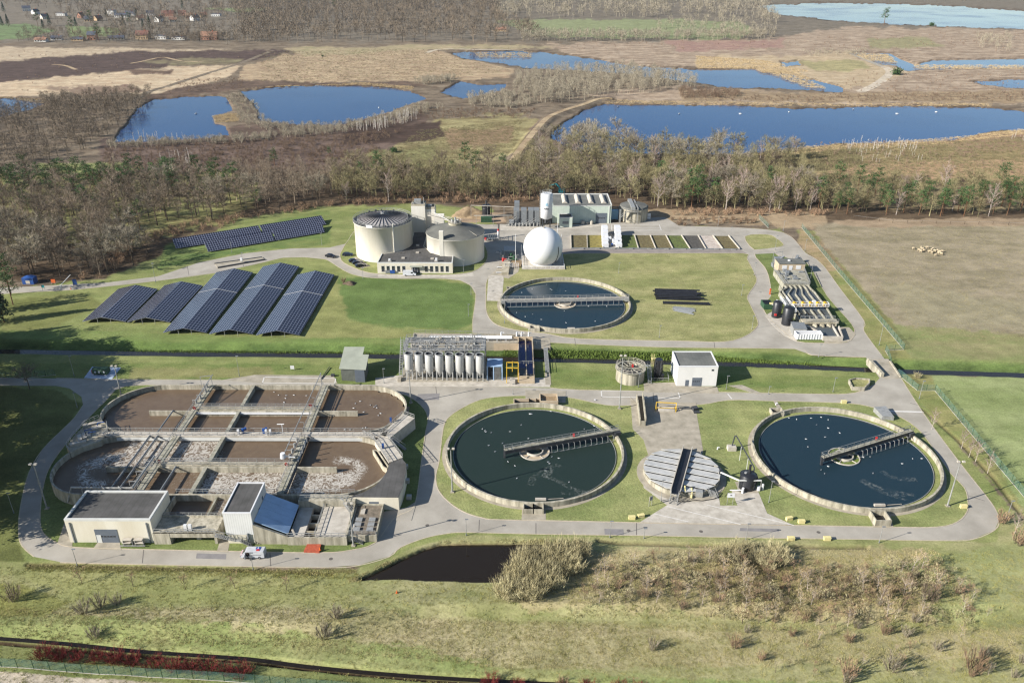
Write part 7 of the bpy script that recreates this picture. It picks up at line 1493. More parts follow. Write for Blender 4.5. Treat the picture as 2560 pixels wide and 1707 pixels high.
# sheep
mk('wool',(206,188,156),1,.15,3.); mk('wool_face',(150,120,100),1,.1,3.)
sh=thing('sheep','','sheep',(0,0,0),0,'flock of sheep on the brown field'); mb=MB(); mb.lathe(0,0,[(.05,-.65),(.3,-.5),(.38,-.1),(.36,.25),(.26,.5),(.15,.62)],10); mb.v=[(z,x,y+.75) for x,y,z in mb.v]; mb.lathe(0,0,[(.13,0),(.12,.25),(.05,.42)],8)
n0=len(mb.v)-24; mb.v=[(a,b,c) if i<n0 else (.62+c*.9,b,.85+a*.9-c*.6) for i,(a,b,c) in enumerate(mb.v)]
for a in (-.4,.35):
    for s in (-.18,.18): mb.tube([(a,s,.6),(a+.02,s,.3),(a,s,0)],.07,6,.045)
mb.build('body','wool',sh)
SP=[(1595,475),(1648,470),(1632,486),(1645,494),(1668,490),(1690,470),(1705,497),(1718,485),(1728,478),(1740,492),(1757,491),(1773,499),(1790,497),(1748,520),(1785,512),(1765,507),(1722,503),(1655,480)]
for i,(x,y) in enumerate(SP):
    q=P(1562+x/2.977,413.5+y/2.977); q.z=H(q.x,q.y); lb=['cream sheep at the far left of the flock, apart from the others'][0] if i==0 else ('cream sheep nearest the viewer at the bottom of the flock' if i==13 else 'cream sheep grazing within the flock on the brown field')
    if i==0: sh.location=q; sh.scale=(1.1,)*3; sh['label']=lb
    else: dup(sh,q,rs.uniform(0,6.3),lb,sc=1.1)
# fences
m=bpy.data.materials.new('fence_mesh'); m.use_nodes=True; n=m.node_tree.nodes; l=m.node_tree.links; n['Principled BSDF'].inputs['Base Color'].default_value=(*lin((104,146,136)),1); n['Principled BSDF'].inputs['Roughness'].default_value=.7
tr=n.new('ShaderNodeBsdfTransparent'); mx=n.new('ShaderNodeMixShader'); g=n.new('ShaderNodeNewGeometry'); t_=n.new('ShaderNodeTexNoise'); t_.inputs['Scale'].default_value=.7; l.new(g.outputs['Position'],t_.inputs['Vector']); mr=n.new('ShaderNodeMapRange'); mr.inputs[1].default_value=.3; mr.inputs[2].default_value=.7; mr.inputs[3].default_value=.16; mr.inputs[4].default_value=.34; l.new(t_.outputs['Fac'],mr.inputs[0]); l.new(mr.outputs[0],mx.inputs[0]); l.new(tr.outputs[0],mx.inputs[1]); l.new(n['Principled BSDF'].outputs[0],mx.inputs[2]); l.new(mx.outputs[0],n['Material Output'].inputs[0]); M['fence_mesh']=m
def fence(L,lb,h=2.1):
    pts=[XY(*q) for q in L]; t=thing('mesh_fence',lb,'fence',(*pts[0],0)); mb=MB(); pm=MB(); fm=MB()
    for a,b in zip(pts,pts[1:]):
        a=Vector(a);b=Vector(b); n=max(1,round((b-a).length/3))
        for k in range(n):
            p=a.lerp(b,k/n);q=a.lerp(b,(k+1)/n); zp=H(*p);zq=H(*q); mb.quad((*p,zp),(*q,zq),(*q,zq+h),(*p,zp+h)); pm.bar((*p,zp-.2),(*p,zp+h+.1),.09); fm.bar((*p,zp+.03),(*q,zq+.03),.12,.1)
    B(mb,'mesh','fence_mesh',t); B(pm,'fence_post','green_paint',t); B(fm,'base_kerb','slab_light',t)
fence([(1743,502),(1765,524)],'short green mesh fence at the wood edge behind the back bend')
fence([(1841,523),(1931,632),(2076,803)],'green mesh fence along the brown sheep field')
fence([(2076,803),(2033,805),(2046,827),(2070,866),(2107,897),(2147,897)],'green mesh fence zigzagging past the canal bridge')
fence([(2147,897),(2352,1141),(2500,1320),(2650,1510)],'green mesh fence along the bright green field at lower right')
fence([(-300,1502),(0,1520),(300,1540),(550,1560),(800,1580),(1100,1606)],'green mesh fence beside the red shrubs at bottom left',2.3)
fence([(-250,868),(60,868),(128,861)],'short green fence by the bare tree at the left entrance')
pts=[XY(*q) for q in ((1960,500),(2050,512),(2150,514),(2280,516),(2352,518))]; t=thing('post_fence','low wooden post fence along the wood edge of the brown field','fence',(*pts[0],0)); mb=MB(); w_=MB()
for a,b in zip(pts,pts[1:]):
    a=Vector(a);b=Vector(b); n=round((b-a).length/6)
    for k in range(n): p=a.lerp(b,k/n); mb.bar((*p,0),(*p,1.5),.16)
    w_.bar((*a,1.2),(*b,1.2),.05)
B(mb,'post','bark',t); B(w_,'wire','galv',t)
# ================================================================ VEGETATION
def vmat(k,c,c2,rnd=.25,scale=.8):
    mk(k,c,1.,0,scale,c2=c2,rnd=rnd,spec=.05)
vmat('twig_brown',(170,154,134),(130,116,98)); vmat('twig_grey',(180,170,150),(142,132,112)); vmat('twig_olive',(178,168,128),(138,130,94)); vmat('twig_pink',(186,164,150),(150,128,116)); vmat('twig_pale',(218,208,166),(184,172,130))
vmat('twig_rust',(184,154,126),(148,122,98)); vmat('twig_heath',(172,148,126),(136,114,96)); vmat('needle',(92,118,72),(60,84,52),.25,.5); vmat('needle_dark',(74,98,76),(44,66,52),.2,.5); vmat('dogwood',(158,76,72),(118,56,54),.15); vmat('tan_twig',(206,184,146),(174,152,114)); vmat('yellow_twig',(206,186,90),(170,150,70)); vmat('dead_wood',(236,228,216),(200,190,178),.1)
class TB:
    """fast triangle buffer for foliage"""
    def __init__(s): s.t=[]
    def twig(s,p,d,L,w_):
        q=d.cross(Vector((random.uniform(-1,1),random.uniform(-1,1),random.uniform(-1,1))));
        if q.length<1e-3: q=Vector((1,0,0))
        q=q.normalized()*w_/2; s.t.append((p-q,p+q,p+d*L))
    def leaf(s,p,r):
        a=Vector((random.gauss(0,1),random.gauss(0,1),random.gauss(0,.7))).normalized(); b=a.cross(Vector((random.gauss(0,1),random.gauss(0,1),random.gauss(0,1)))).normalized(); s.t.append((p+a*r,p-a*r*.5+b*r*.87,p-a*r*.5-b*r*.87))
    def arr(s): return np.array([[list(v) for v in t] for t in s.t],float)
    def build(s,name,m,parent=None):
        me=bpy.data.meshes.new(name); A=s.arr().reshape(-1,3); me.from_pydata(A.tolist(),[],[(3*i,3*i+1,3*i+2) for i in range(len(s.t))]); me.materials.append(M[m]); o=bpy.data.objects.new(name,me); COL.objects.link(o)
        if parent: o.parent=parent
        return o
def rv(s=1): return Vector((random.gauss(0,s),random.gauss(0,s),random.gauss(0,s)))
def bare(h,cw,nl=11,tw=520,trunk_r=.27,low=.42,slim=False,tws=.085):
    """trunk mesh and twig crown of a leafless tree"""
    tr=MB(); cr_=TB(); top=Vector((random.uniform(-.5,.5),random.uniform(-.5,.5),h*.8)); pts=[Vector((0,0,-.4)),Vector((random.uniform(-.2,.2),random.uniform(-.2,.2),h*.35)),top]
    tr.tube(pts,trunk_r,6,trunk_r*.25,cap=False); tips=[]
    for i in range(nl):
        f=low+(1-low)*(i+.5)/nl; z=h*f*.8; b=Vector((top.x*f,top.y*f,z)); a=i*2.4+random.uniform(-.4,.4); up=random.uniform(.5,1.) if not slim else random.uniform(1.2,2.)
        R_=cw/2*(1.05-abs(f-.6)*.9)*random.uniform(.75,1.1); e=b+Vector((math.cos(a)*R_,math.sin(a)*R_,R_*up*random.uniform(.6,1.1))); e.z=min(e.z,h); m_=b.lerp(e,.5)+rv(.3)
        tr.tube([b,m_,e],trunk_r*.42,4,trunk_r*.1,cap=False); tips+=[(b.lerp(m_,.7),(e-b).normalized()),(m_,(e-b).normalized()),(m_.lerp(e,.5),(e-m_).normalized()),(e,(e-m_).normalized())]
    tips+=[(top,Vector((0,0,1))),(top-Vector((0,0,h*.1)),Vector((0,0,1)))]
    subs=[]
    for p,d in tips:
        for _ in range(2): dd=(d+rv(.5)+Vector((0,0,.35))).normalized(); L=random.uniform(.8,1.6)*cw/6; tr.bar(p,p+dd*L,trunk_r*.16); subs+=[(p+dd*L*k,dd) for k in (.35,.7,1.)]
    for _ in range(tw): p,d=random.choice(subs); dd=(d+rv(.65)+Vector((0,0,.25))).normalized(); cr_.twig(p+rv(.12),dd,random.uniform(.5,1.25)*cw/6.5,tws)
    return tr,cr_
def pine(h,cw,n=750):
    tr=MB(); cr_=TB(); tr.tube([Vector((0,0,-.4)),Vector((.2,.1,h*.5)),Vector((0,.2,h*.92))],.24,6,.06,cap=False)
    for i in range(13):
        f=.45+.55*i/12; z=h*f*.95; a=i*2.4; R_=cw/2*(1.15-f*.75)*random.uniform(.6,1.15); c=Vector((math.cos(a)*R_*.8,math.sin(a)*R_*.8,z+random.uniform(-.3,.5))); tr.bar(Vector((0,0,z-.6)),c,.09)
        for _ in range(n//13): q=Vector((random.gauss(0,.5)*cw/5.5,random.gauss(0,.5)*cw/5.5,random.gauss(0,.38)*cw/7.5)); cr_.leaf(c+q,random.uniform(.16,.32))
    return tr,cr_
def spruce(h,cw,n=700):
    tr=MB(); cr_=TB(); tr.tube([Vector((0,0,-.4)),Vector((0,0,h*.95))],.2,6,.04,cap=False)
    for _ in range(n): f=random.random()**.7; r=cw/2*(1-f*.92)*math.sqrt(random.random()); a=random.uniform(0,6.3); cr_.leaf(Vector((math.cos(a)*r,math.sin(a)*r,h*(.06+.94*f))),random.uniform(.25,.5))
    return tr,cr_
def bush(h,cw,n=420,w_=.07,stems=14,spread=1.):
    tr=MB(); cr_=TB()
    for i in range(stems):
        a=i*2.4; R_=cw/2*random.uniform(.3,1.)*spread; e=Vector((math.cos(a)*R_,math.sin(a)*R_,h*random.uniform(.55,.85))); b=Vector((e.x*.35,e.y*.35,-.2)); tr.bar(b,e,.06)
        for _ in range(n//stems): t=random.uniform(.25,1.); p=b.lerp(e,t); dd=((e-b).normalized()+rv(.35)+Vector((0,0,.5))).normalized(); cr_.twig(p+rv(.2*cw/4),dd,random.uniform(.35,.8)*h*.45,w_)
    return tr,cr_
def snag(h):
    tr=MB(); tr.tube([Vector((0,0,-.4)),Vector((random.uniform(-.2,.2),0,h*.6)),Vector((random.uniform(-.4,.4),.1,h))],.13,5,.03,cap=False); cr_=TB()
    for _ in range(26): z=random.uniform(.3,.98)*h; cr_.twig(Vector((0,0,z)),Vector((random.gauss(0,.5),random.gauss(0,.5),1)).normalized(),random.uniform(.5,1.4),.09)
    return tr,cr_
PARK=[]
def proto_tree(name,tc,tm,cm,cname='crown'):
    tr,cr_=tc; o=bpy.data.objects.new(name,None); t_=tr.build('trunk',tm,None); COL.objects.unlink(t_); t_.parent=o; c=cr_.build(cname,cm,None); COL.objects.unlink(c); c.parent=o
    o['hv']=1; arrs=cr_.arr(); return o
def plant(proto,x,y,lb,cat,group,s=1.,rz=None,z=None,sz=None):
    r=proto.copy(); COL.objects.link(r); r.location=(x,y,(H(x,y) if z is None else z)); r.rotation_euler=(0,0,random.uniform(0,6.28) if rz is None else rz); r.scale=(s,s,s*(sz or 1)); tag(r,lb,cat,group)
    if 'hv' in r.keys(): del r['hv']
    for ch in proto.children: c=ch.copy(); COL.objects.link(c); c.parent=r
    return r
BROWN=[proto_tree('bare_tree',bare(random.uniform(13,16),random.uniform(7,9.5),tw=1350),'bark','twig_brown') for _ in range(4)]
GREY=[proto_tree('bare_tree',bare(random.uniform(12,15),random.uniform(8.5,11),12,1500),'bark','twig_grey') for _ in range(3)]
OLIVE=[proto_tree('bare_tree',bare(random.uniform(11,14),random.uniform(7,9),12,1500,low=.25),'bark','twig_olive') for _ in range(3)]
SLIM=[proto_tree('bare_tree',bare(random.uniform(14,17),random.uniform(4.5,6),12,900,.2,.4,True),'bark','twig_brown') for _ in range(3)]
BIRCH=[proto_tree('birch_tree',bare(random.uniform(12,15),random.uniform(4.5,6.5),12,850,.18,.3,True),'bark_birch','twig_pink') for _ in range(3)]
PINE=[proto_tree('pine_tree',pine(random.uniform(12,15),random.uniform(6.5,8.5)),'bark_pine','needle') for _ in range(3)]
SPRUCE=[proto_tree('spruce_tree',spruce(random.uniform(11,14),6.),'bark_pine','needle_dark') for _ in range(2)]
WILLOW=[proto_tree('willow_shrub',bush(5.,6.5,900,.07,20),'bark','twig_pale','twigs') for _ in range(3)]
SHRUB=[proto_tree('bare_shrub',bush(3.,3.4,380,.055,12),'bark',m_,'twigs') for m_ in ('twig_grey','twig_rust','tan_twig','twig_brown')]
BUSH=[proto_tree('evergreen_bush',bush(2.6,3.4,10,.05,4) ,'bark','needle','foliage')]
bt=TB(); [bt.leaf(Vector((random.gauss(0,.8),random.gauss(0,.8),abs(random.gauss(1.2,.6)))),.3) for _ in range(420)]
BUSH[0].children[1].data=bt.build('foliage','needle').data; [bpy.data.objects.remove(o) for o in list(bpy.data.objects) if o.name.startswith('foliage') and o.parent is None]
RED=[proto_tree('dogwood_shrub',bush(2.6,5.2,1100,.06,26),'dogwood','dogwood','twigs') for _ in range(3)]
SNAG=[proto_tree('dead_birch',snag(random.uniform(5,8)),'dead_wood','dead_wood','branches') for _ in range(3)]
SAP=[proto_tree('sapling',bare(3.6,2.,8,200,.06,.2,True,.06),'bark_birch','tan_twig') , proto_tree('sapling',bare(3.,2.,7,190,.06,.2,False,.06),'bark','twig_pale'), proto_tree('sapling',bare(3.3,2.,7,200,.06,.2,True,.06),'bark','twig_rust')]
def inpoly(u,v,poly):
    ins=False; n=len(poly)
    for i in range(n):
        a=poly[i];b=poly[(i+1)%n]
        if (a[1]>v)!=(b[1]>v) and u<a[0]+(v-a[1])*(b[0]-a[0])/(b[1]-a[1]): ins=not ins
    return ins
def spots(poly,n,mind,seed):
    """points inside a photo-grid polygon, uniform over the ground, mind metres apart"""
    rs=random.Random(seed); W_=[XY(*q) for q in poly]; xs=[p[0] for p in W_]; ys=[p[1] for p in W_]; out=[]; tries=0
    while len(out)<n and tries<n*60:
        tries+=1; x=rs.uniform(min(xs),max(xs)); y=rs.uniform(min(ys),max(ys))
        if not inpoly(x,y,W_): continue
        if any((x-a)**2+(y-b)**2<mind*mind for a,b in out): continue
        out.append((x,y))
    return out
def wood(poly,n,mind,seed,mix,lbl,grp,smin=.65,smax=1.25):
    rs=random.Random(seed+100)
    for x,y in spots(poly,n,mind,seed):
        r=rs.random(); acc=0
        for ps,p,what,cat in mix:
            acc+=p
            if r<=acc: plant(rs.choice(ps),x,y,what+' '+lbl,cat,what.split(' tree')[0]+' trees '+grp,rs.uniform(smin,smax)); break
TB_,TG,TO,TS='brown leafless tree','spreading grey leafless tree','olive grey leafless tree','slender brown leafless tree'
mixL=[(BROWN,.45,TB_,'tree'),(SLIM,.3,TS,'tree'),(GREY,.15,TG,'tree'),(PINE,.1,'dark green pine tree','pine tree')]
wood([(-40,560),(120,545),(330,555),(345,600),(240,640),(70,648),(-40,655)],46,6.5,1,[(GREY,.6,TG,'tree'),(BROWN,.4,TB_,'tree')],'in the grove above the entrance road','in the grove above the entrance road')
wood([(-40,470),(360,445),(560,455),(760,440),(765,470),(600,490),(500,510),(340,520),(330,550),(-40,560)],86,7,2,mixL,'in the wood left of the digesters','in the wood left of the digesters')
wood([(-40,425),(120,418),(420,412),(560,425),(540,450),(350,455),(-40,480)],75,6.5,3,[(PINE,.8,'dark green pine tree','pine tree'),(BROWN,.2,TB_,'tree')],'at the back of the wood on the left','at the back of the wood on the left')
wood([(760,425),(1000,420),(1270,430),(1400,428),(1400,452),(1230,462),(1000,463),(760,468)],58,7,4,[(SLIM,.35,TS,'tree'),(OLIVE,.4,TO,'tree'),(BROWN,.15,TB_,'tree'),(BIRCH,.1,'pale birch tree','birch tree')],'behind the digesters and the hall','behind the digesters and the hall')
wood([(1400,420),(1800,425),(1870,450),(1890,490),(1760,492),(1560,484),(1460,470),(1400,455)],58,6.5,5,[(BIRCH,.4,'pale birch tree','birch tree'),(OLIVE,.35,TO,'tree'),(GREY,.15,TG,'tree'),(PINE,.1,'dark green pine tree','pine tree')],'in the wood right of the hall','in the wood right of the hall')
wood([(1880,440),(2400,440),(2400,500),(2200,503),(1980,497),(1900,490)],46,7.5,6,[(OLIVE,.45,TO,'tree'),(PINE,.45,'dark green pine tree','pine tree'),(BIRCH,.1,'pale birch tree','birch tree'),(GREY,.0,TG,'tree')],'beyond the brown sheep field','beyond the brown sheep field')
wood([(1250,325),(1420,330),(1600,350),(1830,350),(1830,400),(1600,405),(1400,400),(1230,405),(1200,380)],70,8.5,7,[(OLIVE,.45,TO,'tree'),(GREY,.4,TG,'tree'),(BIRCH,.15,'pale birch tree','birch tree')],'on the near shore of the big lake','on the near shore of the big lake')
wood([(760,400),(1180,395),(1200,420),(1000,425),(760,430)],24,9,8,[(OLIVE,.5,TO,'tree'),(BROWN,.3,TB_,'tree'),(PINE,.2,'dark green pine tree','pine tree')],'at the near edge of the heath','at the near edge of the heath')
for u,v,s,ps,lb in ((10,740,1.25,SPRUCE,'tall dark spruce tree at the left edge above the solar arrays'),(-20,720,1.3,SPRUCE,'tall dark spruce tree cut by the left edge of the photo'),(30,700,1.,PINE,'dark pine tree at the left end of the entrance road'),(-50,780,1.2,SPRUCE,'dark spruce tree below the entrance road at the left edge'),(68,893,.62,GREY,'lone bare tree beside the green fuel tank pad'),(2105,868,.42,WILLOW,'round tan bush at the canal bridge'),
    (632,386,.9,PINE,'wide dark pine tree standing on the brown heath'),(757,362,.55,PINE,'small round pine tree on the heath near the small brown pool'),(741,130,.8,BUSH*1,'big dark bush alone on the tan heath'),(2030,60,2.1,PINE,'lone green pine tree on the far lake shore'),(2140,60,2.2,BUSH,'dark bush on the far lake shore right of the lone pine'),(2059,172,2.6,BUSH,'dark round bush beside the white sandy track'),(1765,430,.9,PINE,'green pine tree rising above the wood right of the hall'),(904,350,1.3,BUSH,'small dark green bush at the edge of the heath')):
    x,y=XY(u,v); plant(ps[0],x,y,lb,'tree' if ps is not BUSH else 'bush','single trees and bushes',s)
for k,(x,y) in enumerate([(-186,268),(-190,282),(-181,258),(-196,250)]): plant([SPRUCE[k%2],PINE[k%3]][k%2],x,y,'dark conifer at the left edge below the entrance road','conifer tree','conifers at the left edge',1.15)
for k,(u,v) in enumerate(((1945,492),(1990,470),(2035,494),(2075,488),(2125,482),(2165,492),(2200,486),(2250,480),(2300,474),(2345,482),(1880,478),(1765,452),(1600,440),(2020,482),(2110,494),(2280,492))): x,y=XY(u,v); plant(PINE[k%3],x,y,'dark green pine tree along the front of the wood beyond the sheep field','pine tree','pines beyond the sheep field',random.uniform(.85,1.15))
# willow thickets
for x,y in spots([(1150,1390),(1160,1330),(1220,1272),(1330,1258),(1345,1290),(1290,1340),(1230,1395)],34,1.8,11): plant(random.choice(WILLOW),x,y,'pale willow shrub in the dense thicket beside the dark pond','shrub','willow thicket by the pond',random.uniform(.7,.95))
for poly,n,lb in (([(1640,1305),(1650,1270),(1715,1268),(1720,1308)],8,'left willow clump below the bottom road'),([(1735,1305),(1745,1268),(1790,1272),(1800,1305)],8,'right willow clump below the bottom road')):
    for x,y in spots(poly,n,1.8,12): plant(random.choice(WILLOW),x,y,'pale willow shrub in the '+lb,'shrub','willows of the '+lb,random.uniform(.6,.8))
# red shrubs
for i,(u,v) in enumerate(((95,1497),(135,1500),(172,1503),(218,1503),(262,1508),(300,1512),(350,1520),(398,1528),(438,1530),(478,1534),(520,1540),(555,1543))): x,y=XY(u,v); plant(RED[i%3],x,y,'red dogwood shrub in the row between ditch and green fence','shrub','red dogwood shrubs',random.uniform(.75,.95))
for i,(u,v) in enumerate(((1125,1566),(1190,1569),(1290,1566),(1350,1568),(1420,1575),(1470,1580))): x,y=XY(u,v); plant(RED[i%3],x,y,'red dogwood shrub at the bottom edge of the photo','shrub','red dogwood shrubs at the bottom edge',random.uniform(.6,.85))
for u,v,k,s,lb in ((2130,1385,3,1.3,'large pinkish bare shrub in the sapling field at lower right'),(2240,1530,1,1.7,'largest rusty bare shrub near the bottom right corner'),(1690,1478,1,1.,'rusty shrub pair below the sapling field'),(30,1375,3,1.3,'pinkish shrub at the left edge above the red shrubs'),(195,1412,0,1.2,'grey shrub left of centre in the rough grass'),(230,1395,0,1.1,'grey shrub beside its twin on the left rough grass'),(270,1385,0,.9,'small grey shrub right of the twins on the left'),(215,1455,0,1.,'low grey shrub in the left rough grass'),(745,1460,0,1.2,'grey shrub in the middle of the bottom rough grass'),(775,1430,0,1.,'upright grey shrub in the bottom rough grass'),(2300,1200,1,1.2,'rusty shrub at the right edge below the fence'),(2340,1250,1,1.3,'rusty shrub at the right edge near the road bend'),(1290,1560,1,.8,'rusty shrub at the bottom left of the red bushes'),(1480,1345,0,.8,'grey shrub left in the sapling field'),(1950,1545,1,1.3,'rusty shrub group bottom right'),(2050,1530,0,1.3,'grey shrub group bottom right'),(1500,1480,0,.9,'grey low shrub bottom centre'),(2222,1400,1,.5,'small red shrub at the right of the sapling field'),(790,650,1,.8,'small brown shrub left of the office lawn')):
    x,y=XY(u,v); plant(SHRUB[k],x,y,lb,'shrub','bare shrubs in the rough grass',s)
for x,y in spots([(1395,1300),(1560,1275),(1800,1310),(2150,1300),(2260,1360),(2220,1430),(1800,1430),(1500,1405),(1330,1400)],190,1.5,13): k=random.choice((0,1,2,1)); plant(SAP[k],x,y,('tan','pale','rusty')[k]+' young sapling in the planted field at lower right','sapling','saplings of the planted field',random.uniform(.7,1.4))
for x,y in spots([(1380,1300),(1560,1280),(1800,1312),(2150,1305),(2230,1400),(1800,1425),(1500,1395),(1320,1390)],48,2.6,77): k=random.choice((0,2,2,3,1)); plant(SHRUB[k],x,y,('grey','rusty','tan','brown')[k]+' low bare shrub among the saplings at lower right','shrub','low shrubs among the saplings',random.uniform(.4,.85))
for x,y in spots([(1700,1430),(2352,1400),(2352,1560),(1750,1560)],34,2.5,14): plant(random.choice(SAP+SHRUB[:2]),x,y,'young bare plant in the rough grass near the bottom right corner','sapling','plants near the bottom right corner',random.uniform(.5,.9))
for (u,v),lb in zip(((188,1338),(305,1346),(425,1352),(540,1352),(658,1357)),('leftmost','second from the left','middle','second from the right','rightmost')): x,y=XY(u,v); plant(SAP[2],x,y,'young bare tree, '+lb+' of five in a row below the road','sapling','five young trees in a row',1.1)
for u,v in ((2208,1030),(2225,1050),(2240,1060),(2268,1085),(2140,985),(2330,1225)): x,y=XY(u,v); plant(BIRCH[0],x,y,'young slender birch on the verge beside the green fence','birch tree','young birches by the fence',.42)
for x,y in spots([(1560,520),(1700,516),(1750,510),(1640,500),(1540,505)],30,2.2,15): plant(SHRUB[1],x,y,'low brown shrub on the dry verge behind the upper road','shrub','shrubs behind the upper road',random.uniform(.5,.8))
# dead birches standing in the lakes
for poly,n,sc in (([(795,300),(960,262),(965,275),(860,305)],60,1.3),([(1930,330),(2080,330),(2110,345),(1950,350)],46,1.),([(1960,350),(2100,345),(2120,372),(1980,375)],26,.7),([(300,322),(420,318),(430,330),(320,335)],18,1.2),([(360,365),(440,345),(450,380),(380,390)],26,1.),([(2290,318),(2352,310),(2352,330)],6,.8)):
    for x,y in spots(poly,n,1.6,21): plant(random.choice(SNAG),x,y,'bare white dead birch stem standing at the lake margin','dead tree','white dead birches at the lakes',sc*random.uniform(.6,1.1),z=H(x,y)-.3)
# ---- far masses: merged low detail trees and shrubs
def mass(name,label,parts,m):
    """parts: list of (poly, n, mind, array prototypes, smin, smax)"""
    V_=[]
    for poly,n,mind,prs,a,b,seed in parts:
        rs=np.random.RandomState(seed); W_=np.array([XY(*q) for q in poly]); mn=W_.min(0); mxx=W_.max(0); pts=rs.uniform(mn,mxx,(n*6,2)); ins=sdist(pts[:,0],pts[:,1],W_)>0; pu,pv=uv(pts[:,0],pts[:,1],0.)
        if name in ('rough_grass','woodland'): ins&=sdist(pu,pv,POND)<-4; ins&=np.abs(wd(pts[:,0],pts[:,1],DITCHW))> .7
        pts=pts[ins][:n]
        z=relief(pts[:,0],pts[:,1])
        for i in range(len(pts)):
            A=prs[rs.randint(len(prs))]; t=rs.uniform(0,6.28); s=rs.uniform(a,b); c,q=math.cos(t)*s,math.sin(t)*s
            Bx=np.stack([A[...,0]*c-A[...,1]*q+pts[i,0],A[...,0]*q+A[...,1]*c+pts[i,1],A[...,2]*s*rs.uniform(.85,1.15)+z[i]],-1); V_.append(Bx.reshape(-1,3))
    A=np.concatenate(V_).astype(np.float32); me=bpy.data.meshes.new(name); n=len(A); me.vertices.add(n); me.vertices.foreach_set('co',A.ravel()); me.loops.add(n); me.loops.foreach_set('vertex_index',np.arange(n,dtype=np.int32)); me.polygons.add(n//3); me.polygons.foreach_set('loop_start',np.arange(0,n,3,dtype=np.int32)); me.polygons.foreach_set('loop_total',np.full(n//3,3,np.int32)); me.update(calc_edges=True); me.materials.append(M[m])
    o=bpy.data.objects.new(name,me); COL.objects.link(o); tag(o,label,name.replace('_',' '),kind='stuff'); return o
def lowtree(h,cw,n,tw,vert=0.,wf=.28):
    b=TB()
    for k in range(3): a=k*2.1; b.t.append((Vector((.3*math.cos(a),.3*math.sin(a),0)),Vector((.3*math.cos(a+2.),.3*math.sin(a+2.),0)),Vector((0,0,h*.8))))
    for _ in range(n):
        th=random.uniform(0,6.3); f=random.uniform(-.9,1); r=math.sqrt(max(0,1-f*f))*random.uniform(.3,1.); p=Vector((math.cos(th)*r*cw/2*.8,math.sin(th)*r*cw/2*.8,h*.6+f*h*.33)); d=(Vector((p.x,p.y,(p.z-h*.35)*.8+vert)).normalized()+rv(.3)).normalized(); b.twig(p-d*tw*1.2,d,tw*random.uniform(1.6,3.4),tw*wf)
    return b.arr()
MT=[lowtree(14,8.5,340,.62,0.,.19) for _ in range(6)]; LT=[lowtree(14,10,90,1.) for _ in range(5)]; LTF=[lowtree(15,12,60,1.3) for _ in range(5)]; LS=[lowtree(3.5,5,60,.55,2.) for _ in range(4)]; LW=[lowtree(6.5,7,110,.6,3.) for _ in range(4)]
def tuft(h,r,n,w_):
    b=TB()
    for _ in range(n): a=random.uniform(0,6.3); q=random.uniform(0,r); b.twig(Vector((math.cos(a)*q,math.sin(a)*q,-.05)),Vector((random.gauss(0,.45),random.gauss(0,.45),1)).normalized(),h*random.uniform(.6,1.2),w_)
    return b.arr()
mass('far_wood','leafless brown wood stretching behind the village and lakes at the top',[([(-500,-45),(700,-45),(700,92),(560,104),(300,100),(200,60),(120,20),(-500,20)],2300,9,LTF,1.0,1.6,1),([(-600,-112),(1700,-112),(1700,-30),(-600,-30)],3600,9,LTF,1.5,2.2,2),([(520,-30),(1130,-40),(1150,48),(1240,85),(1120,98),(560,100)],2600,9,LTF,1.05,1.6,3),([(60,72),(700,80),(640,100),(40,96)],260,9,LTF,.6,.9,31),([(60,30),(520,28),(700,60),(500,76),(60,60)],120,9,LTF,.4,.7,62),([(40,90),(640,92),(640,100),(40,99)],150,9,LTF,.35,.6,63),([(395,86),(520,86),(520,96),(395,96)],60,4,LTF,.5,.8,64)],'twig_brown')
mass('far_wood','olive grey leafless wood around the far meadow',[([(1130,-40),(1740,-35),(1790,60),(1700,40),(1480,42),(1140,45)],1600,9,LTF,1.05,1.5,4),([(1200,82),(1500,84),(1780,80),(1780,92),(1200,96)],330,9,LTF,.7,.95,5),([(1540,46),(1760,40),(1790,75),(1690,82),(1500,70)],90,9,LTF,.8,1.1,51)],'twig_grey')
mass('far_scrub','pinkish scrub beyond the far lake at the top right',[([(1700,-60),(2900,-60),(2900,24),(2352,14),(2193,6),(1877,0),(1740,8)],900,5,LS,1.2,2.2,6)],'twig_pink')
mass('woodland','brown leafless trees filling the wood left of the digesters',[([(-60,455),(360,430),(560,440),(765,425),(765,462),(600,480),(500,500),(340,512),(310,545),(-60,545)],170,5,MT,.6,1.05,50),([(-60,545),(310,545),(335,590),(230,632),(60,640),(-60,645)],40,5,MT,.6,.95,51),([(540,400),(900,385),(900,405),(560,440)],90,5,MT,.4,.8,52),([(-60,400),(200,402),(540,398),(540,408),(-60,412)],60,5,MT,.4,.6,521)],'twig_brown')
mass('woodland','olive grey leafless trees filling the wood behind the digesters and hall',[([(760,415),(1100,405),(1400,410),(1400,450),(1230,458),(1000,458),(765,462)],210,5,MT,.6,1.,53),([(1400,405),(1850,400),(1890,440),(1895,485),(1760,488),(1560,480),(1400,450)],250,5,MT,.6,1.,54),([(1230,340),(1600,352),(1850,350),(1850,400),(1600,410),(1200,405),(1170,385)],170,5,MT,.5,.95,55),([(1880,425),(2420,425),(2420,500),(2200,500),(1980,494),(1900,488)],110,5,MT,.5,.9,56)],'twig_olive')
mass('undergrowth','rusty brown undergrowth along the near edge of the wood',[([(300,545),(500,505),(765,465),(765,475),(500,525),(330,560),(250,640),(180,645)],150,3,LS,.5,.9,57),([(780,470),(1200,466),(1250,458),(1000,460),(780,462)],90,3,LS,.5,.9,58),([(1540,498),(1900,496),(1900,488),(1560,484)],90,3,LS,.5,.8,59),([(900,430),(1250,430),(1250,455),(900,455)],120,3,LS,.5,.9,60)],'twig_rust')
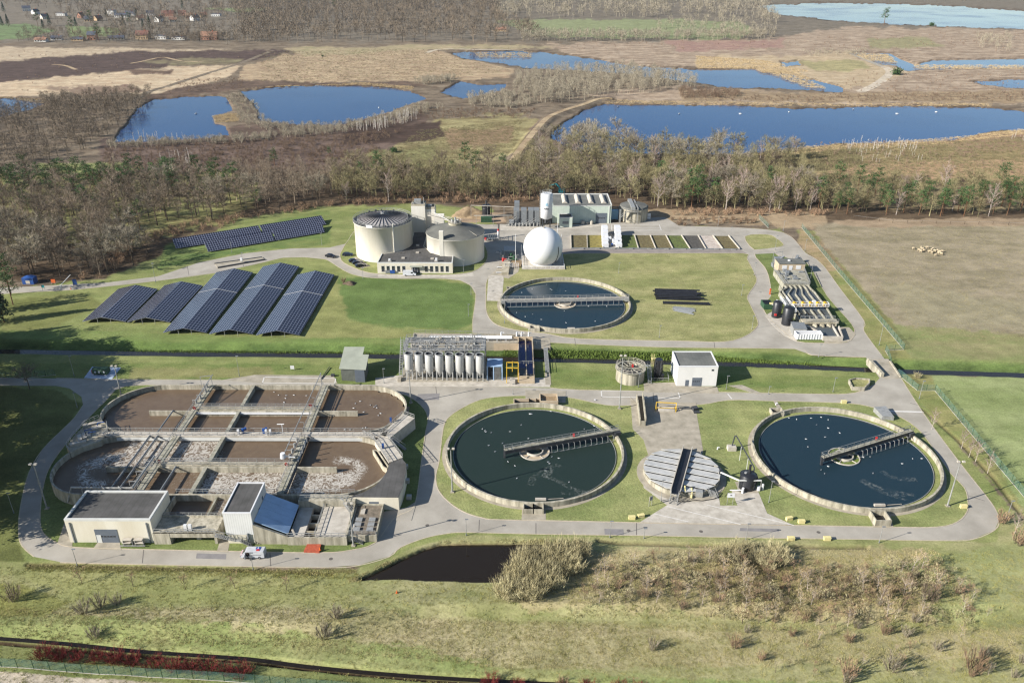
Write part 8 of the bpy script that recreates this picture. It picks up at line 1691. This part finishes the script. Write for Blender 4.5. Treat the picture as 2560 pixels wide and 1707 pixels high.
mass('shade_wood','dark wood standing just outside the left edge of the photo',[([(-500,1270),(-150,1270),(-95,1180),(-62,1000),(-45,880),(-35,800),(-420,800)],200,5,[pine(15,7.5,900)[1].arr() for _ in range(3)],1.15,1.6,61),([(-110,1285),(-55,1285),(-38,1180),(-30,1000),(-26,900),(-22,800),(-70,800),(-90,1000),(-110,1180)],100,5,[pine(15,6.5,1100)[1].arr() for _ in range(2)],1.05,1.35,65)],'needle_dark')
mass('lakeside_wood','brown leafless wood left of the lakes',[([(-60,262),(130,240),(300,232),(340,245),(250,310),(150,370),(60,380),(-60,400)],520,5,LT,.45,.85,7),([(90,225),(350,205),(345,235),(120,262)],160,4,LW,.6,1.,8)],'twig_brown')
mass('island_wood','dense leafless wood on the tongue of land between the lakes',[([(1190,180),(1260,165),(1450,160),(1590,185),(1600,205),(1400,222),(1330,238),(1230,240),(1180,215)],640,5,MT,.5,.9,9)],'twig_grey')
mass('willow_scrub','grey green willow scrub along the lake shores',[([(1070,225),(1180,215),(1240,240),(1190,250),(1080,245)],150,3,LW,.6,1.,10),([(948,185),(1045,178),(1050,190),(960,198)],90,3,LW,.6,.9,11),([(560,215),(600,255),(620,300),(560,295),(520,225)],90,3,LS,.6,1.1,12),([(250,335),(560,318),(700,296),(800,300),(800,306),(560,330),(250,345)],260,3,LW,.4,.85,13),([(600,285),(700,288),(780,290),(880,268),(980,240),(985,250),(880,282),(780,303),(600,300)],170,3,LW,.45,.85,131),([(850,280),(970,250),(1010,240),(1020,250),(900,290)],90,3,LW,.3,.7,14),([(1280,318),(1350,290),(1390,300),(1400,330),(1300,330)],70,4,LW,.7,1.1,141),([(1845,118),(1990,114),(1990,128),(1860,130)],110,4,LW,.35,.6,142),([(2240,85),(2320,85),(2320,118),(2250,112)],60,4,LT,.5,.8,143)],'twig_grey')
mass('heath_scrub','low grey brown scrub on the boggy heath',[([(240,345),(560,325),(800,310),(940,300),(860,330),(900,370),(700,400),(300,400),(230,370)],1300,2,LS,.35,.75,15),([(1600,215),(1760,222),(2352,212),(2352,232),(1700,236),(1560,230)],500,2,LS,.3,.6,16),([(1560,205),(1700,212),(1700,225),(1560,228)],160,2,LW,.4,.8,161),([(950,255),(1230,250),(1220,270),(960,275)],200,2,LS,.4,.7,17),([(400,185),(560,178),(560,205),(420,212)],160,2,LS,.3,.6,171)],'twig_heath')
RT=[tuft(.95,1.6,26,.13) for _ in range(4)]; GT=[tuft(.26,.5,14,.08) for _ in range(5)]; HT=[tuft(.5,.9,14,.12) for _ in range(4)]
mass('heath_bushes','small dark bushes dotted over the open heath',[([(-60,120),(560,112),(560,215),(-60,222)],150,5,LS,.25,.6,70),([(1240,100),(1760,92),(2352,70),(2352,120),(1900,120),(1300,116)],260,5,LS,.3,.7,71),([(1950,165),(2352,165),(2352,232),(1940,212)],220,5,LS,.3,.6,72),([(1850,330),(2352,320),(2352,400),(1900,420)],260,5,LS,.3,.6,73),([(600,118),(1180,112),(1150,185),(640,190)],200,5,LS,.25,.6,74)],'twig_heath')
mass('reed_bed','pale tan reeds fringing the lakes',[([(1600,128),(1760,140),(1860,165),(1750,168),(1736,158),(1600,158)],1600,1,RT,.8,1.3,18),([(1745,160),(1830,165),(1900,205),(1850,200)],500,1,RT,.8,1.2,19),([(1960,122),(2040,125),(2060,145),(1990,140)],500,1,RT,.8,1.3,20),([(2100,150),(2352,150),(2352,158),(2100,160)],500,1,RT,.8,1.3,21),([(490,265),(548,260),(545,280),(495,282)],300,1,RT,.8,1.2,22),([(1085,122),(1220,120),(1220,134),(1100,132)],350,1,RT,.8,1.2,23),([(552,205),(830,190),(950,200),(950,206),(820,196),(660,197)],500,1,RT,.6,1.,24),([(1380,229),(1740,236),(2280,238),(2280,245),(1740,243),(1380,238)],900,1,RT,.6,1.,25),([(1700,352),(1930,330),(2180,318),(2352,296),(2352,310),(2180,330),(1930,345),(1760,360)],1500,1,RT,.5,.9,26),([(-40,219),(110,228),(110,240),(40,228)],200,1,RT,.8,1.,27)],'tan_twig')
mass('heather','tussocky olive moor grass below the big lake',[([(1850,345),(2352,315),(2352,420),(1900,425)],5200,1,HT,.9,1.8,28),([(960,300),(1200,275),(1180,350),(980,380),(900,350)],2400,1,HT,.8,1.6,29),([(600,120),(960,112),(1180,165),(900,188),(600,192)],3600,1,HT,.9,1.8,30)],'twig_olive')
vmat('grass_lush',(154,174,92),(100,126,58),.2,1.4); vmat('grass_olive',(204,194,128),(158,160,88),.2,.25); vmat('grass_dry',(216,202,152),(184,176,122),.2,.25); vmat('field_stub',(186,174,134),(158,150,110),.2,.3)
mass('canal_bank_plants','lush green plants on the canal banks',[([(-60,800),(400,806),(760,808),(930,812),(930,800),(760,796),(400,793),(-60,790)],6500,1,GT,1.8,3.4,32),([(1265,800),(1560,806),(1860,822),(1990,836),(1990,846),(1700,833),(1400,826),(1265,820)],6500,1,GT,1.8,3.4,33),([(1160,798),(1190,800),(1190,815),(1140,815)],400,1,GT,1.,2.,34),([(2130,840),(2352,850),(2352,858),(2140,850)],700,1,GT,1.,1.8,35)],'grass_lush')
mass('rough_grass','olive rough grass tussocks in the foreground',[([(-60,1300),(800,1318),(2352,1262),(2500,1300),(2500,1640),(-60,1640)],15000,1,GT,.6,1.25,36),([(60,1292),(820,1310),(820,1330),(60,1312)],1500,1,GT,.6,1.2,37)],'grass_olive')
mass('rough_grass','dry pale tussocks scattered through the foreground grass',[([(-60,1400),(500,1395),(1200,1420),(2352,1430),(2352,1510),(1200,1530),(600,1480),(-60,1450)],7500,1,GT,.6,1.2,38),([(1330,1265),(2150,1262),(2250,1420),(1300,1410)],6000,1,GT,.6,1.3,39),([(800,1335),(880,1295),(1010,1243),(1250,1240),(1280,1256),(1010,1252),(900,1300),(830,1335)],1600,1,GT,.8,1.6,40),([(60,1296),(820,1308),(820,1316),(60,1306)],1000,1,GT,.8,1.4,41)],'grass_dry')
mass('rough_grass','grey brown stubble on the sheep field',[([(1900,525),(2500,515),(2700,760),(2120,790),(2000,670)],9000,1,GT,.6,1.2,42)],'field_stub')
# ================================================================ VILLAGE
mk('roof_red',(132,92,80),.9,.15,.5); mk('roof_orange',(164,126,104),.9,.15,.5); mk('roof_slate',(86,92,106),.8,.12,.5); mk('brick_pale',(204,176,140),.9,.1,1.); mk('brick_pink',(196,146,122),.9,.1,1.)
def house(u,v,L,W,h,rh,rz,wall,roof,lb,flat=False):
    q=P(u,v); t=thing('village_house',lb,'house',(q.x,q.y,0),rz,'houses of the village')
    mb=MB(); mb.bx(-L/2,L/2,-W/2,W/2,-.3,h)
    if not flat: mb.add([(-L/2,-W/2,h),(-L/2,W/2,h),(-L/2,0,h+rh-.25),(L/2,-W/2,h),(L/2,W/2,h),(L/2,0,h+rh-.25)],[(0,2,1),(3,4,5)])
    mb.build('wall',wall,t); mb=MB()
    if flat: mb.bx(-L/2-.3,L/2+.3,-W/2-.3,W/2+.3,h,h+.5)
    else:
        a=L/2+.5;b=W/2+.6; z=h-.3
        mb.add([(-a,-b,z),(a,-b,z),(a,0,h+rh),(-a,0,h+rh),(-a,b,z),(a,b,z),(-a,-b,z-.3),(a,-b,z-.3),(a,0,h+rh-.3),(-a,0,h+rh-.3),(-a,b,z-.3),(a,b,z-.3)],[(0,1,2,3),(3,2,5,4),(7,6,9,8),(8,9,10,11),(0,6,7,1),(5,11,10,4),(0,3,9,6),(3,4,10,9),(1,7,8,2),(2,8,11,5)])
    r=mb.build('roof',roof,t); mb=MB(); mb.bx(L*.2,L*.2+.9,-.4,.5,h+rh-.6 if not flat else h,h+rh+1. if not flat else h+1.3); mb.build('chimney','brick_red',r)
    n=max(2,int(L/3.4))
    for k in range(n):
        x=-L/2+(k+.5)*L/n; mb=MB(); mb.bx(x-.7,x+.7,-W/2-.06,-W/2+.02,1,2.5); mb.build('window','glass_dark',t)
    for s in (-1,1): mb=MB(); mb.bx(L/2*s-.05,L/2*s+.05,-.8,.8,h-.4,h+1.2) if not flat else mb.bx(L/2*s-.05,L/2*s+.05,-1,1,1,2.4); mb.build('window','glass_dark',t)
HS=[(62,26,14,10,6,4,.5,'white_wall','roof_slate','white house with grey roof, leftmost of the upper row'),(82,33,11,9,5,4,1.2,'white_wall','roof_slate','white gabled house right of the leftmost one'),(103,44,11,9,4.5,4,.9,'cream_wall','roof_slate','cream gabled house below the white pair'),(142,37,16,10,4.5,2,0,'white_wall','roof_slate','long flat white villa left of the brick cottages',True),(187,42,10,9,3.5,6,1.3,'brick_pink','roof_orange','pink brick cottage with steep roof'),(205,50,13,9,4,5,.2,'brick_pale','roof_slate','dark-roofed cottage right of the pink one'),(226,48,12,9,4,4.5,1.1,'brick_pale','roof_orange','tan gabled cottage in the village middle'),
(258,35,12,12,8,1,0,'white_wall','roof_slate','tall white cubic villa',True),(282,40,24,11,4,3,.05,'white_wall','roof_slate','long white house with dark roof in the village middle'),(300,36,16,9,4,4,.1,'white_wall','roof_slate','dark-roofed house behind the long white one'),(325,47,13,10,4,4,.6,'cream_wall','roof_red','cream house with brown roof beside the garden'),(347,36,14,10,4.5,4,.15,'white_wall','roof_slate','white house with blue-grey roof right of the village middle'),(366,50,13,10,5,4,1.2,'white_wall','roof_slate','bright white gabled house in front of the red roofs'),(388,38,22,12,5,5,.1,'brick_pink','roof_red','large house with wide dark red roof'),(398,50,12,9,3.5,3.5,.4,'cream_wall','roof_orange','small cream house with tan roof before the red one'),(420,36,13,9,4.5,4,.1,'brick_pink','roof_red','brick house with dark roof at the right of the upper row'),(436,42,12,10,4.5,4,.2,'brick_pink','roof_orange','pinkish house right of the dark red roof'),(448,47,13,10,4.5,4.5,1.,'white_wall','roof_slate','white gabled house with blue roof at the right'),(468,40,11,9,4,4.5,.5,'brick_pale','roof_orange','orange-roofed cottage at the right end'),(497,38,16,9,4,2,0,'white_wall','roof_slate','white bungalow at the far right of the village',True),
(96,96,15,9,3,2.5,0,'white_wall','roof_orange','low white bungalow with orange roof at the heath edge'),(132,92,14,9,3.2,2.5,.15,'white_wall','roof_slate','low white bungalow with grey roof at the heath edge'),(214,92,11,10,7,4,.1,'brick_pink','roof_slate','tall pink house at the heath edge'),(180,94,16,8,3,2.2,0,'brick_pale','roof_slate','low brick shed-like house left of the tall pink one'),(268,92,20,9,3.5,2.5,.3,'cream_wall','roof_slate','low house with long grey roof at the heath edge'),(330,90,17,11,6,5,0,'brick_pale','roof_red','large brick villa with dormers at the heath edge'),(372,90,15,9,4.5,1,0,'white_wall','roof_slate','flat white house right of the brick villa',True),(412,92,18,8,4,1,0,'white_wall','roof_slate','long flat white house among bare trunks',True),(483,92,22,10,5,6,0,'brick_pink','roof_orange','large orange-roofed farmhouse behind bare trees'),(1150,72,16,9,3,3,0,'brick_pale','roof_orange','low farmhouse among the trees by the far meadow')]
for h_ in HS: house(*h_[:10],*(h_[10:]))
for i,(u,v) in enumerate(((6,60),(20,62),(88,62),(100,66),(115,60),(168,78),(245,40),(285,62),(300,66),(330,68),(345,66),(228,96),(314,38),(700,40),(770,24),(588,50),(10,30),(210,60),(175,62),(420,22))):
    x,y=XY(u,v); plant(([SPRUCE[0],SPRUCE[1],PINE[1]])[i%3],x,y,'dark evergreen tree among the village houses and far wood','evergreen tree','evergreens in and beyond the village',1.2+.2*(i%3))
# haze over everything
hm=bpy.data.materials.new('haze'); hm.use_nodes=True; n=hm.node_tree.nodes; n.remove(n['Principled BSDF']); pv=n.new('ShaderNodeVolumePrincipled'); pv.inputs['Color'].default_value=(.9,.94,1,1); pv.inputs['Density'].default_value=.00003; pv.inputs['Anisotropy'].default_value=.3; hm.node_tree.links.new(pv.outputs[0],n['Material Output'].inputs['Volume'])
mb=MB(); mb.bx(-26000,26000,-600,26000,-8,135); o=mb.build('haze',hm); tag(o,'thin pale haze that fades the far wood and lakes','haze',kind='stuff')
